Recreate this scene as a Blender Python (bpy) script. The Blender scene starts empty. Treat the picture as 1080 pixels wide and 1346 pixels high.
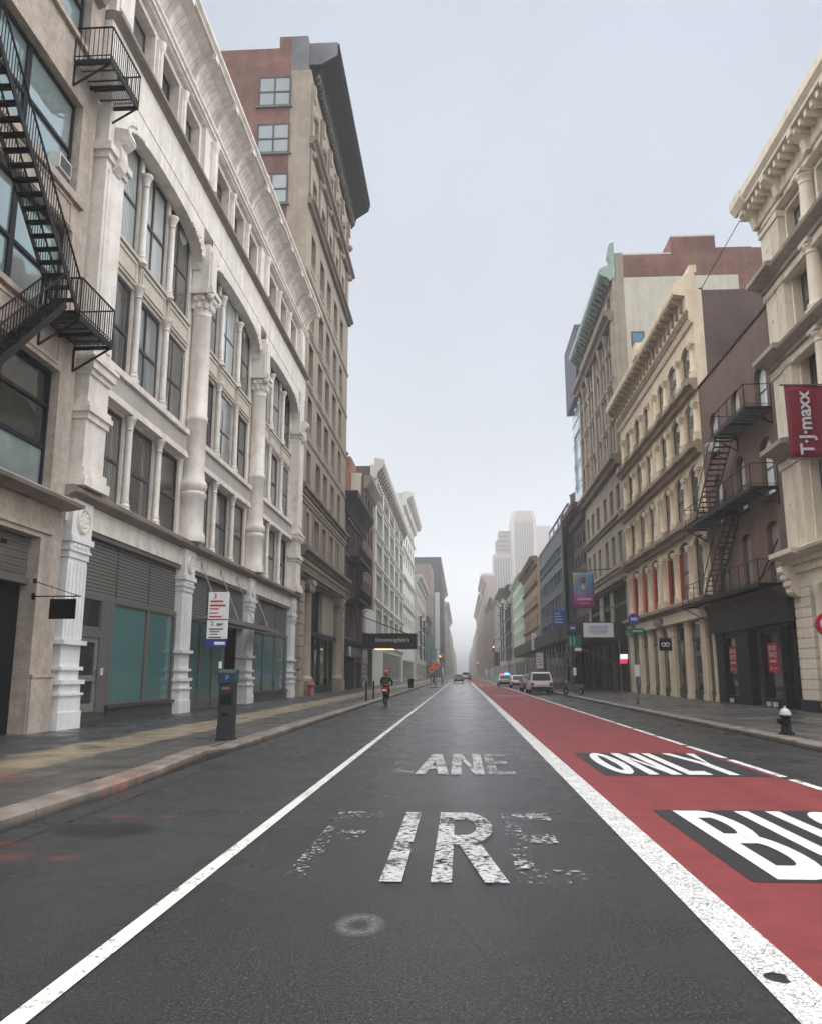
import bpy, bmesh, math, random
from mathutils import Vector, Matrix
random.seed(7)
R = math.radians
C = bpy.context.scene.collection
SC = bpy.context.scene
# ------------------------------------------------------------------ camera
cam = bpy.data.cameras.new('camera'); camo = bpy.data.objects.new('camera', cam); C.objects.link(camo)
cam.sensor_fit = 'HORIZONTAL'; cam.sensor_width = 36.0; cam.lens = 36.0
cam.clip_start = 0.05; cam.clip_end = 6000
camo.location = (0, 0, 1.65)
camo.rotation_euler = (R(90 + 11.134), 0, R(3.459))
SC.camera = camo
# ------------------------------------------------------------------ sky, sun, exposure
W = bpy.data.worlds.new("World"); SC.world = W; W.use_nodes = True
wt = W.node_tree; wt.nodes.clear()
SUN_EL, SUN_AZ = 62.0, 200.0
sky = wt.nodes.new('ShaderNodeTexSky'); sky.sky_type = 'NISHITA'; sky.sun_disc = False
sky.sun_elevation = R(SUN_EL); sky.sun_rotation = R(SUN_AZ); sky.dust_density = 4.0; sky.air_density = 1.2
hs = wt.nodes.new('ShaderNodeHueSaturation'); hs.inputs['Saturation'].default_value = 0.35
wt.links.new(sky.outputs[0], hs.inputs['Color'])
tc = wt.nodes.new('ShaderNodeTexCoord'); sx = wt.nodes.new('ShaderNodeVectorMath'); sx.operation = 'DOT_PRODUCT'
# dull sky ahead; extra brightness added overhead and sideways, unseen, to light facades
wt.links.new(tc.outputs['Generated'], sx.inputs[0]); sx.inputs[1].default_value = (-0.06, 0.98, 0.19)
mr = wt.nodes.new('ShaderNodeMapRange'); wt.links.new(sx.outputs['Value'], mr.inputs[0]); mr.inputs[1].default_value = -1.0
ramp = wt.nodes.new('ShaderNodeValToRGB'); wt.links.new(mr.outputs[0], ramp.inputs[0]); ramp.color_ramp.interpolation = 'EASE'
el = ramp.color_ramp.elements
el[0].position = 0.0; el[0].color = (0.16, 0.165, 0.175, 1)
el[1].position = 0.885; el[1].color = (0.178, 0.202, 0.240, 1)
for p_, c_ in ((0.22, (0.32, 0.32, 0.33, 1)), (0.42, (1.22, 1.22, 1.22, 1)), (0.60, (1.18, 1.18, 1.19, 1)), (0.95, (0.181, 0.203, 0.237, 1)), (1.0, (0.188, 0.207, 0.236, 1))):
    e_ = el.new(p_); e_.color = c_
sc_ = wt.nodes.new('ShaderNodeMix'); sc_.data_type = 'RGBA'; sc_.blend_type = 'MULTIPLY'
sc_.inputs[0].default_value = 1.0; wt.links.new(ramp.outputs[0], sc_.inputs[6]); sc_.inputs[7].default_value = (33, 33, 33, 1)
cn = wt.nodes.new('ShaderNodeTexNoise'); cn.inputs['Scale'].default_value = 2.8; cn.inputs['Detail'].default_value = 4.0
wt.links.new(tc.outputs['Generated'], cn.inputs['Vector'])
cr = wt.nodes.new('ShaderNodeMapRange'); cr.inputs[1].default_value = 0.25; cr.inputs[2].default_value = 0.75
cr.inputs[3].default_value = 0.89; cr.inputs[4].default_value = 1.08; wt.links.new(cn.outputs[0], cr.inputs[0])
cm = wt.nodes.new('ShaderNodeMix'); cm.data_type = 'RGBA'; cm.blend_type = 'MULTIPLY'; cm.inputs[0].default_value = 1.0
wt.links.new(sc_.outputs[2], cm.inputs[6]); wt.links.new(cr.outputs[0], cm.inputs[7])
mx = wt.nodes.new('ShaderNodeMix'); mx.data_type = 'RGBA'; mx.inputs[0].default_value = 0.90   # cloud deck over the blue
wt.links.new(hs.outputs[0], mx.inputs[6]); wt.links.new(cm.outputs[2], mx.inputs[7])
bg = wt.nodes.new('ShaderNodeBackground'); bg.inputs['Strength'].default_value = 0.10
wo = wt.nodes.new('ShaderNodeOutputWorld')
wt.links.new(mx.outputs[2], bg.inputs['Color']); wt.links.new(bg.outputs[0], wo.inputs[0])
sl = bpy.data.lights.new('sun', 'SUN'); sl.energy = 0.6; sl.angle = R(75); sl.color = (1.0, 0.97, 0.93)
so = bpy.data.objects.new('sun', sl); C.objects.link(so); so.location = (0, 0, 80)
# the sun stands behind the camera, veiled by cloud
so.rotation_euler = (R(90 - SUN_EL), 0, R(-10))
SC.view_settings.view_transform = 'Standard'; SC.view_settings.look = 'None'
SC.view_settings.gamma = 1.0; SC.view_settings.exposure = 0.0
cy = SC.cycles
cy.use_denoising = True; cy.max_bounces = 6; cy.diffuse_bounces = 3; cy.glossy_bounces = 3
cy.transmission_bounces = 2; cy.transparent_max_bounces = 6; cy.volume_bounces = 4
cy.use_adaptive_sampling = True; cy.adaptive_threshold = 0.02; cy.sample_clamp_indirect = 6
# ------------------------------------------------------------------ helpers
class MB:
    """collects shapes in (u along the street, d out of the facade, z) and links them as one mesh"""
    def __init__(s, sx=1): s.v = []; s.f = []; s.m = []; s.sx = sx; s.mi = 0
    def V(s, u, d, z): s.v.append((s.sx * d, u, z)); return len(s.v) - 1
    def F(s, *i): s.f.append(i); s.m.append(s.mi)
    def box(s, u0, u1, d0, d1, z0, z1):
        i = [s.V(u, d, z) for z in (z0, z1) for d in (d0, d1) for u in (u0, u1)]
        for q in ((0,1,3,2),(4,5,7,6),(0,1,5,4),(2,3,7,6),(0,2,6,4),(1,3,7,5)): s.F(*[i[k] for k in q])
    def prism(s, poly, a0, a1, ax):
        """poly is 2D; ax 'u': poly=(d,z) along u; 'd': poly=(u,z) along d; 'z': poly=(u,d) along z"""
        def P(p, a):
            return s.V(a, p[0], p[1]) if ax == 'u' else s.V(p[0], a, p[1]) if ax == 'd' else s.V(p[0], p[1], a)
        A = [P(p, a0) for p in poly]; B = [P(p, a1) for p in poly]; n = len(poly)
        s.F(*A); s.F(*B)
        for k in range(n): s.F(A[k], A[(k+1) % n], B[(k+1) % n], B[k])
    def frustum(s, poly0, z0, poly1, z1):
        A = [s.V(p[0], p[1], z0) for p in poly0]; B = [s.V(p[0], p[1], z1) for p in poly1]; n = len(A)
        s.F(*A); s.F(*B)
        for k in range(n): s.F(A[k], A[(k+1) % n], B[(k+1) % n], B[k])
    def lathe(s, u, d, prof, n=12, a0=0.0, a1=2*math.pi, flute=0):
        full = abs(a1 - a0 - 2*math.pi) < 1e-6; N = n if full else n + 1; rings = []
        for r, z in prof:
            rings.append([s.V(u + (r*(1 - (flute*(k % 2)))) * math.cos(a0 + (a1-a0)*k/n), d + (r*(1 - (flute*(k % 2)))) * math.sin(a0 + (a1-a0)*k/n), z) for k in range(N)])
        for a, b in zip(rings, rings[1:]):
            for k in range(n if full else n):
                j = (k+1) % N
                if not full and k == n: break
                s.F(a[k], a[j], b[j], b[k])
        if full: s.F(*rings[0]); s.F(*rings[-1])
    def tube(s, p0, p1, r, n=6, r1=None):
        p0 = Vector(p0); p1 = Vector(p1); r1 = r if r1 is None else r1; ax = (p1 - p0).normalized()
        a = ax.orthogonal().normalized(); b = ax.cross(a); A = []; B = []
        for k in range(n):
            t = 2*math.pi*k/n; o = a*math.cos(t) + b*math.sin(t)
            A.append(s.V(*(p0 + o*r))); B.append(s.V(*(p1 + o*r1)))
        s.F(*A); s.F(*B)
        for k in range(n): s.F(A[k], A[(k+1) % n], B[(k+1) % n], B[k])
    def bar(s, p0, p1, w, h):
        """rectangular bar; w sideways (horizontal), h upright-ish"""
        p0 = Vector(p0); p1 = Vector(p1); ax = (p1 - p0).normalized()
        up = Vector((0,0,1)) if abs(ax.z) < 0.98 else Vector((0,1,0))
        a = ax.cross(up).normalized() * (w/2); b = ax.cross(a.normalized()) * (h/2)
        A = [s.V(*(p0+x)) for x in (a+b, a-b, -a-b, -a+b)]; B = [s.V(*(p1+x)) for x in (a+b, a-b, -a-b, -a+b)]
        s.F(*A); s.F(*B)
        for k in range(4): s.F(A[k], A[(k+1) % 4], B[(k+1) % 4], B[k])
    def ball(s, u, d, z, r, n=8, sq=(1,1,1)):
        P = [(math.sin(math.pi*k/(n//2+1))*r, -math.cos(math.pi*k/(n//2+1))*r) for k in range(1, n//2+1)]
        rings = [[s.V(u + sq[0]*q*math.cos(2*math.pi*k/n), d + sq[1]*q*math.sin(2*math.pi*k/n), z + sq[2]*h) for k in range(n)] for q, h in P]
        for a, b in zip(rings, rings[1:]):
            for k in range(n): s.F(a[k], a[(k+1) % n], b[(k+1) % n], b[k])
        s.F(*rings[0]); s.F(*rings[-1])
    def torus(s, c, ax, R_, r, n=24, m=8, a0=0, a1=2*math.pi):
        c = Vector(c); ax = Vector(ax).normalized(); a = ax.orthogonal().normalized(); b = ax.cross(a); rings = []
        for k in range(n):
            t = 2*math.pi*k/n; o = a*math.cos(t) + b*math.sin(t)
            rings.append([s.V(*(c + o*(R_ + r*math.cos(2*math.pi*j/m)) + ax*(r*math.sin(2*math.pi*j/m)))) for j in range(m)])
        for k in range(n):
            A = rings[k]; B = rings[(k+1) % n]
            for j in range(m): s.F(A[j], A[(j+1) % m], B[(j+1) % m], B[j])
    def wall(s, u0, u1, z0, z1, holes, depth=0.4, d=0.0, caps=True):
        """front plate with openings and their reveals"""
        us = sorted(set([u0, u1] + [h[0] for h in holes] + [h[1] for h in holes]))
        zs = sorted(set([z0, z1] + [h[2] for h in holes] + [h[3] for h in holes]))
        idx = {}
        def P(u, z):
            if (u, z) not in idx: idx[(u, z)] = s.V(u, d, z)
            return idx[(u, z)]
        for a, b in zip(us, us[1:]):
            for p, q in zip(zs, zs[1:]):
                mu, mz = (a+b)/2, (p+q)/2
                if any(h[0] < mu < h[1] and h[2] < mz < h[3] for h in holes): continue
                s.F(P(a,p), P(b,p), P(b,q), P(a,q))
        rects = list(holes) + ([(u0, u1, z0, z1)] if caps else [])
        for (a, b, p, q) in rects:
            o = [s.V(*x) for x in ((a,d,p),(b,d,p),(b,d,q),(a,d,q))]; i = [s.V(*x) for x in ((a,d-depth,p),(b,d-depth,p),(b,d-depth,q),(a,d-depth,q))]
            for k in range(4): s.F(o[k], o[(k+1) % 4], i[(k+1) % 4], i[k])
    def arch(s, ua, ub, zs, zt, d0, d1, n=8, rise=None, pw=1.0):
        """fills the corners over an arch that springs at zs and crowns at zt"""
        mid = (ua+ub)/2; w = (ub-ua)/2; rise = (zt - zs) if rise is None else rise
        pts = [(mid - w*math.copysign(abs(math.cos(math.pi*k/n))**pw, math.cos(math.pi*k/n)), zs + rise*abs(math.sin(math.pi*k/n))**pw) for k in range(n+1)]
        for (a, b) in zip(pts, pts[1:]):
            za, zb = min(a[1], zt-0.004), min(b[1], zt-0.004)
            q = [s.V(a[0], d1, za), s.V(b[0], d1, zb), s.V(b[0], d1, zt), s.V(a[0], d1, zt)]; s.F(*q)
            r = [s.V(a[0], d0, za), s.V(b[0], d0, zb)]; s.F(q[0], q[1], r[1], r[0])
    def build(s, name, mat, parent=None, loc=(0,0,0), smooth=False, recalc=True):
        o = bpy.data.objects.new(name, s.mesh(name, mat, smooth, recalc)); C.objects.link(o); o.location = loc
        if parent: o.parent = parent
        return o
    def mesh(s, name, mat, smooth=False, recalc=True):
        me = bpy.data.meshes.new(name); me.from_pydata(s.v, [], s.f)
        mats = mat if isinstance(mat, (list, tuple)) else [mat]
        for m in mats: me.materials.append(m)
        if len(mats) > 1: me.polygons.foreach_set('material_index', s.m)
        if recalc:
            bm = bmesh.new(); bm.from_mesh(me); bmesh.ops.recalc_face_normals(bm, faces=bm.faces); bm.to_mesh(me); bm.free()
        if smooth:
            me.polygons.foreach_set('use_smooth', [True]*len(me.polygons))
            try: me.set_sharp_from_angle(angle=R(40))
            except Exception: pass
        me.update(); return me

def tag(o, label=None, cat=None, group=None, kind=None):
    if label: o['label'] = label
    if cat: o['category'] = cat
    if group: o['group'] = group
    if kind: o['kind'] = kind
    return o
def empty(name, loc, label=None, cat=None, group=None, rz=0):
    o = bpy.data.objects.new(name, None); C.objects.link(o); o.location = loc; o.rotation_euler = (0, 0, rz)
    o.empty_display_size = 0.3
    return tag(o, label, cat, group)
def link(name, me, parent=None, loc=(0,0,0), rot=(0,0,0)):
    o = bpy.data.objects.new(name, me); C.objects.link(o); o.location = loc; o.rotation_euler = rot
    if parent: o.parent = parent
    return o
def dup(root, loc, rz=None, label=None):
    r = root.copy(); C.objects.link(r); r.location = loc
    if rz is not None: r.rotation_euler = (0, 0, rz)
    if label: r['label'] = label
    for ch in list(root.children):
        c = ch.copy(); C.objects.link(c); c.parent = r
        for g in list(ch.children):
            k = g.copy(); C.objects.link(k); k.parent = c
    return r
def text_mesh(txt, size, mat, ext=0.004, align='CENTER', space=1.0, bold=0.0):
    cu = bpy.data.curves.new('lettering', 'FONT'); cu.body = txt; cu.size = size; cu.extrude = ext
    cu.align_x = align; cu.align_y = 'CENTER'; cu.space_character = space; cu.resolution_u = 3; cu.offset = bold
    o = bpy.data.objects.new('lettering', cu); C.objects.link(o)
    dg = bpy.context.evaluated_depsgraph_get(); me = bpy.data.meshes.new_from_object(o.evaluated_get(dg))
    C.objects.unlink(o); bpy.data.objects.remove(o)
    me.materials.clear(); me.materials.append(mat); return me

def text_fit(txt, length, mat, ext=0.004, space=1.0, bold=0.0):
    me = text_mesh(txt, 1.0, mat, ext, space=space, bold=bold); xs = [v.co.x for v in me.vertices]; ys = [v.co.y for v in me.vertices]
    k = length/(max(xs)-min(xs)); cx, cy_ = (max(xs)+min(xs))/2, (max(ys)+min(ys))/2
    for v in me.vertices: v.co.x = (v.co.x-cx)*k; v.co.y = (v.co.y-cy_)*k
    return me
# ------------------------------------------------------------------ materials
class NT:
    def __init__(s, name):
        s.mat = bpy.data.materials.new(name); s.mat.use_nodes = True; s.t = s.mat.node_tree
        s.b = s.t.nodes['Principled BSDF']; s.geo = None
    def n(s, typ, ins=(), **props):
        nd = s.t.nodes.new('ShaderNode' + typ)
        for k, v in props.items(): setattr(nd, k, v)
        for k, v in dict(ins).items(): s.set(nd, k, v)
        return nd
    def set(s, nd, k, v):
        if isinstance(v, bpy.types.NodeSocket): s.t.links.new(v, nd.inputs[k])
        else: nd.inputs[k].default_value = v
    def P(s, **kw):
        for k, v in kw.items(): s.set(s.b, k.replace('_', ' '), v)
    def pos(s):
        if not s.geo: s.geo = s.n('NewGeometry')
        return s.geo.outputs['Position']
    def mapped(s, scale):
        return s.n('Mapping', {'Vector': s.pos(), 'Scale': scale}).outputs[0]
    def noise(s, scale, detail=3.0, vec=None, rough=0.55):
        return s.n('TexNoise', {'Vector': vec or s.pos(), 'Scale': scale, 'Detail': detail, 'Roughness': rough}).outputs[0]
    def rng(s, v, a, b, c, d):
        return s.n('MapRange', {0: v, 1: a, 2: b, 3: c, 4: d}).outputs[0]
    def mix(s, f, a, b, blend='MIX'):
        nd = s.n('Mix', data_type='RGBA', blend_type=blend)
        s.set(nd, 0, f)
        for k, v in ((6, a), (7, b)): s.set(nd, k, v if isinstance(v, bpy.types.NodeSocket) else (*v[:3], 1))
        return nd.outputs[2]
    def math(s, op, a, b=0.0, c=0.0):
        nd = s.n('Math', operation=op); s.set(nd, 0, a); s.set(nd, 1, b); s.set(nd, 2, c); return nd.outputs[0]
    def bump(s, h, strength=0.3, dist=0.02):
        s.set(s.b, 'Normal', s.n('Bump', {'Height': h, 'Strength': strength, 'Distance': dist}).outputs[0])
_M = {}
def surf(name, col, rough=0.75, vary=0.18, streak=0.25, scale=0.7, bump=0.25, tint=None, metal=0.0, fine=18.0):
    """painted iron, stone or stucco: broad tone shifts, rain streaks, fine grain"""
    if name in _M: return _M[name]
    N = NT(name)
    a = N.rng(N.noise(scale, 4.0), 0.3, 0.7, 1 - vary, 1 + vary*0.7)
    base = N.mix(1.0, col, a, 'MULTIPLY')
    if tint: base = N.mix(N.rng(N.noise(scale*2.3, 3.0), 0.48, 0.72, 0.0, 0.75), base, tint)
    if streak > 0:
        st = N.rng(N.noise(1.0, 3.0, N.mapped((2.6, 2.6, 0.16))), 0.42, 0.72, 0.0, streak)
        base = N.mix(st, base, tuple(c*0.45 for c in col))
    fn = N.noise(fine, 3.0)
    base = N.mix(1.0, base, N.rng(fn, 0.3, 0.7, 0.9, 1.08), 'MULTIPLY')
    N.P(Base_Color=base, Roughness=N.rng(N.noise(scale*3, 2.0), 0.3, 0.7, rough-0.1, min(1, rough+0.1)), Metallic=metal)
    if bump: N.bump(fn, bump, 0.02)
    _M[name] = N.mat; return N.mat
def brick(name, c1, c2, mortar, bw=0.22, bh=0.075, vary=0.3, streak=0.2, stain=None):
    if name in _M: return _M[name]
    N = NT(name)
    sp = N.n('SeparateXYZ', {0: N.pos()})
    vec = N.n('CombineXYZ', {0: N.math('ADD', sp.outputs[0], sp.outputs[1]), 1: sp.outputs[2], 2: 0.0}).outputs[0]
    bt = N.n('TexBrick', {'Vector': vec, 'Color1': (*c1, 1), 'Color2': (*c2, 1), 'Mortar': (*mortar, 1), 'Scale': 1.0,
                          'Mortar Size': 0.008, 'Mortar Smooth': 0.2, 'Bias': 0.0, 'Brick Width': bw, 'Row Height': bh})
    base = N.mix(1.0, bt.outputs['Color'], N.rng(N.noise(0.55, 4.0), 0.3, 0.7, 1 - vary, 1 + vary), 'MULTIPLY')
    st = N.rng(N.noise(1.0, 3.0, N.mapped((1.6, 1.6, 0.13))), 0.5, 0.75, 0.0, streak)
    base = N.mix(st, base, stain or tuple(c*0.5 for c in c1))
    N.P(Base_Color=base, Roughness=0.88)
    N.bump(bt.outputs['Fac'], -0.4, 0.01)
    _M[name] = N.mat; return N.mat
def glass(name, dark, light, rough=0.05, curtain=0.0, spec=0.5, metal=0.0):
    """window pane: dark room, blind or painted-in sky tone behind a reflecting sheet, a different tone in each pane"""
    if name in _M: return _M[name]
    N = NT(name)
    rnd = N.n('ObjectInfo').outputs['Random']
    base = N.mix(N.math('MULTIPLY', rnd, rnd), dark, light)
    if curtain:
        wv = N.n('TexWave', {'Vector': N.mapped((1, 1, 0.05)), 'Scale': 2.6, 'Distortion': 2.5, 'Detail': 2.0}, bands_direction='Y').outputs[0]
        base = N.mix(N.math('MULTIPLY', N.rng(wv, 0.2, 0.9, 0.0, curtain), N.rng(rnd, 0.25, 0.6, 0.0, 1.0)), base, tuple(min(1, c*3.2) for c in light))
    N.P(Base_Color=base, Roughness=rough, Metallic=metal)
    N.b.inputs['Specular IOR Level'].default_value = spec
    N.bump(N.noise(0.9, 1.0), 0.06, 0.2)
    _M[name] = N.mat; return N.mat
def flat(name, col, rough=0.5, metal=0.0, emit=None, es=0.0, vary=0.08, coat=0.0):
    if name in _M: return _M[name]
    N = NT(name)
    N.P(Base_Color=N.mix(1.0, col, N.rng(N.noise(6.0, 3.0), 0.3, 0.7, 1-vary, 1+vary), 'MULTIPLY'), Roughness=rough, Metallic=metal)
    if max(col) < 0.03: N.b.inputs['Specular IOR Level'].default_value = 0.15
    if coat: N.b.inputs['Coat Weight'].default_value = coat
    if emit:
        N.b.inputs['Emission Color'].default_value = (*emit, 1); N.b.inputs['Emission Strength'].default_value = es
    _M[name] = N.mat; return N.mat

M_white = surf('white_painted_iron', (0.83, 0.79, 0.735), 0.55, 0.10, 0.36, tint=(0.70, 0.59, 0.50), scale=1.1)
M_white2 = surf('white_pier_paint', (0.80, 0.80, 0.80), 0.5, 0.07, 0.18)
M_grey = surf('grey_spandrel_paint', (0.46, 0.43, 0.40), 0.6, 0.10, 0.25)
M_beigepanel = surf('beige_panel_paint', (0.58, 0.53, 0.45), 0.6, 0.10, 0.2)
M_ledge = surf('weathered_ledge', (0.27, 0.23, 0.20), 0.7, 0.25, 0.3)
M_tanstone = surf('tan_limestone', (0.345, 0.295, 0.235), 0.85, 0.18, 0.35, tint=(0.27, 0.24, 0.21))
M_tandark = surf('soiled_limestone', (0.22, 0.18, 0.15), 0.85, 0.22, 0.4)
M_beige = surf('beige_granite', (0.46, 0.395, 0.335), 0.8, 0.22, 0.4, tint=(0.33, 0.27, 0.22), scale=2.6, bump=0.5)
M_cornice = surf('dark_metal_cornice', (0.016, 0.017, 0.021), 0.75, 0.2, 0.1)
M_slate = surf('grey_slate_patch', (0.17, 0.17, 0.19), 0.8, 0.25, 0.3)
M_brick = brick('red_brick', (0.185, 0.075, 0.058), (0.135, 0.052, 0.042), (0.20, 0.14, 0.12), stain=(0.30, 0.20, 0.18))
M_brickdk = brick('dark_brown_brick', (0.10, 0.065, 0.060), (0.075, 0.05, 0.048), (0.13, 0.10, 0.095), stain=(0.15, 0.11, 0.10))
M_brown = brick('brownstone_brick', (0.165, 0.104, 0.078), (0.125, 0.078, 0.060), (0.165, 0.115, 0.09), vary=0.18, stain=(0.20, 0.15, 0.12))
M_orange = brick('orange_brick', (0.34, 0.16, 0.09), (0.24, 0.10, 0.07), (0.2, 0.14, 0.11), vary=0.4)
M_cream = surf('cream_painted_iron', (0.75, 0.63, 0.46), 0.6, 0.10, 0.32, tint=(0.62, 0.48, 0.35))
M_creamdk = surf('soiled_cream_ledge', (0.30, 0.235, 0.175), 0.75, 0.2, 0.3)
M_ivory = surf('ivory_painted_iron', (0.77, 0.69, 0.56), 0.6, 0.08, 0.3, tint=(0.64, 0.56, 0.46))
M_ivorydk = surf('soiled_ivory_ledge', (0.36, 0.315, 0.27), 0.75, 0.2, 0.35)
M_stucco = surf('cream_stucco', (0.56, 0.53, 0.45), 0.9, 0.10, 0.25)
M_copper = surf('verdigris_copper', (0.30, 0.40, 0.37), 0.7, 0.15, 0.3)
M_copperdk = surf('shade_painted_copper', (0.14, 0.17, 0.16), 0.7, 0.15, 0.2)  # darker copy of the copper: shade under the cornice put into the colour
M_blue = surf('blue_grey_cladding', (0.042, 0.056, 0.072), 0.5, 0.12, 0.1)
M_iron = flat('black_wrought_iron', (0.014, 0.013, 0.014), 0.5)
M_irongrey = flat('worn_grey_iron', (0.09, 0.085, 0.085), 0.5)
M_black = flat('black_storefront_paint', (0.010, 0.010, 0.012), 0.4)
M_navy = flat('navy_frame_paint', (0.016, 0.016, 0.024), 0.4)
M_greyframe = flat('grey_storefront_paint', (0.11, 0.105, 0.10), 0.5)
M_darkriser = flat('dark_granite_base', (0.05, 0.046, 0.044), 0.45)
M_void = flat('unlit_interior', (0.006, 0.006, 0.007), 0.8)
M_frame = flat('dark_sash_paint', (0.05, 0.045, 0.042), 0.5)
M_framelt = flat('pale_sash_paint', (0.30, 0.27, 0.24), 0.55)
M_lou = None
def louver():
    N = NT('grey_louvre_grille')
    sp = N.n('SeparateXYZ', {0: N.pos()})
    h = N.math('FRACT', N.math('MULTIPLY', sp.outputs[2], 9.0))
    v = N.math('FRACT', N.math('MULTIPLY', sp.outputs[1], 6.0))
    k = N.math('MULTIPLY', N.math('GREATER_THAN', h, 0.38), N.rng(v, 0.0, 0.12, 0.72, 1.0))
    N.P(Base_Color=N.mix(k, (0.045, 0.047, 0.046), (0.17, 0.165, 0.155)), Roughness=0.55)
    N.bump(h, 0.5, 0.03); return N.mat
M_lou = louver()
G_dark = glass('dark_window_glass', (0.010, 0.011, 0.012), (0.13, 0.13, 0.12), curtain=0.45, spec=0.7)
G_sky = glass('painted_sky_window_glass', (0.10, 0.125, 0.125), (0.34, 0.38, 0.38), spec=1.0, rough=0.04, curtain=0.3)  # sky reflections and light curtains are both put into the pane colour
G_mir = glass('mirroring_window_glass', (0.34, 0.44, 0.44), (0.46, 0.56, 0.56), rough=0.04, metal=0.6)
G_bright = glass('painted_reflection_glass', (0.66, 0.71, 0.73), (0.84, 0.87, 0.88), rough=0.06, metal=0.15)  # sky reflection painted as a pale base colour, little real mirroring
G_flank = glass('flank_window_glass', (0.24, 0.28, 0.29), (0.36, 0.41, 0.42), rough=0.05, metal=0.45)
G_teal = glass('frosted_teal_glass', (0.055, 0.135, 0.135), (0.075, 0.165, 0.16), rough=0.12, spec=0.6)
G_blue = glass('pale_curtain_wall_glass', (0.42, 0.52, 0.58), (0.52, 0.62, 0.68), rough=0.08, metal=0.3)
G_shop = glass('shop_window_glass', (0.015, 0.018, 0.018), (0.035, 0.042, 0.04), spec=0.8)
G_pale = glass('blind_covered_glass', (0.25, 0.24, 0.22), (0.40, 0.39, 0.36), rough=0.2)

# ------------------------------------------------------------------ windows (a frame and its pane, shared meshes)
_W = {}
def win_mesh(w, h, style, fm, gm, fw=0.07):
    key = (round(w,3), round(h,3), style, fm.name, gm.name, fw)
    if key in _W: return _W[key]
    f = MB(); a = w/2; t = 0.035
    rise = {'arch': a*0.95, 'seg': 0.28*w}.get(style.split('_')[0], 0)
    zs = h - rise
    f.box(-a, -a+fw, -t, t, 0, zs); f.box(a-fw, a, -t, t, 0, zs); f.box(-a+fw, a-fw, -t, t, 0, fw)
    if rise:
        n = 10
        o = [(-a*math.cos(math.pi*k/n), zs + rise*math.sin(math.pi*k/n)) for k in range(n+1)]
        i = [(-(a-fw)*math.cos(math.pi*k/n), zs + (rise-fw)*math.sin(math.pi*k/n)) for k in range(n+1)]
        for k in range(n): f.prism([o[k], o[k+1], i[k+1], i[k]], -t, t, 'd')
    else: f.box(-a+fw, a-fw, -t, t, h-fw, h)
    m = fw*0.5
    if 'fixed' not in style: f.box(-a+fw, a-fw, -t*0.9, t*1.3, h*0.48-m, h*0.48+m)
    if 'cross' in style or 'pair' in style: f.box(-m, m, -t*0.8, t*1.1, fw, (h if not rise else h-0.05)-fw)
    p = MB()
    if rise:
        p.prism([(-a+fw/2, fw/2), (a-fw/2, fw/2), (a-fw/2, zs)] + [((a-fw/2)*math.cos(math.pi*k/10), zs + (rise-fw/2)*math.sin(math.pi*k/10)) for k in range(1,10)] + [(-a+fw/2, zs)], -0.012, 0.006, 'd')
    else: p.box(-a+fw/2, a-fw/2, -0.012, 0.006, fw/2, h-fw/2)
    _W[key] = (f.mesh('window', fm), p.mesh('pane', gm)); return _W[key]

class Bld:
    def __init__(s, name, side, X, Y0, Y1, label):
        s.sx = 1 if side == 'L' else -1; s.Y0 = Y0; s.L = Y1 - Y0; s.X = X
        s.root = empty(name, (X, Y0, 0), label, 'building')
    def mb(s): return MB(s.sx)
    def part(s, name, mb, mat, parent=None, smooth=False, loc=(0,0,0)):
        return mb.build(name, mat, parent or s.root, loc, smooth)
    def win(s, u, z, w, h, style='sash', d=-0.25, fm=None, gm=None, fw=0.07, name='window', tilt=0.5, sill=None):
        fme, pme = win_mesh(w, h, style, fm or M_frame, gm or G_dark, fw)
        o = link(name, fme, s.root, (s.sx*d, u, z))
        p = link('pane', pme, o, (0,0,0), (0, R(random.uniform(-tilt, tilt)), R(random.uniform(-tilt, tilt))))
        if sill:
            b = MB(s.sx); b.box(-w/2-0.08, w/2+0.08, 0, -d+0.10, -0.14, -0.003); b.build('sill', sill, o)
        return o
    def body(s, z1, mat, depth=14.0, front=-0.41, z0=0.0, name='side_wall', u0=0.0, u1=None):
        b = s.mb(); b.box(u0+0.003, (s.L if u1 is None else u1)-0.003, -depth, front, z0, z1); return s.part(name, b, mat)
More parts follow.
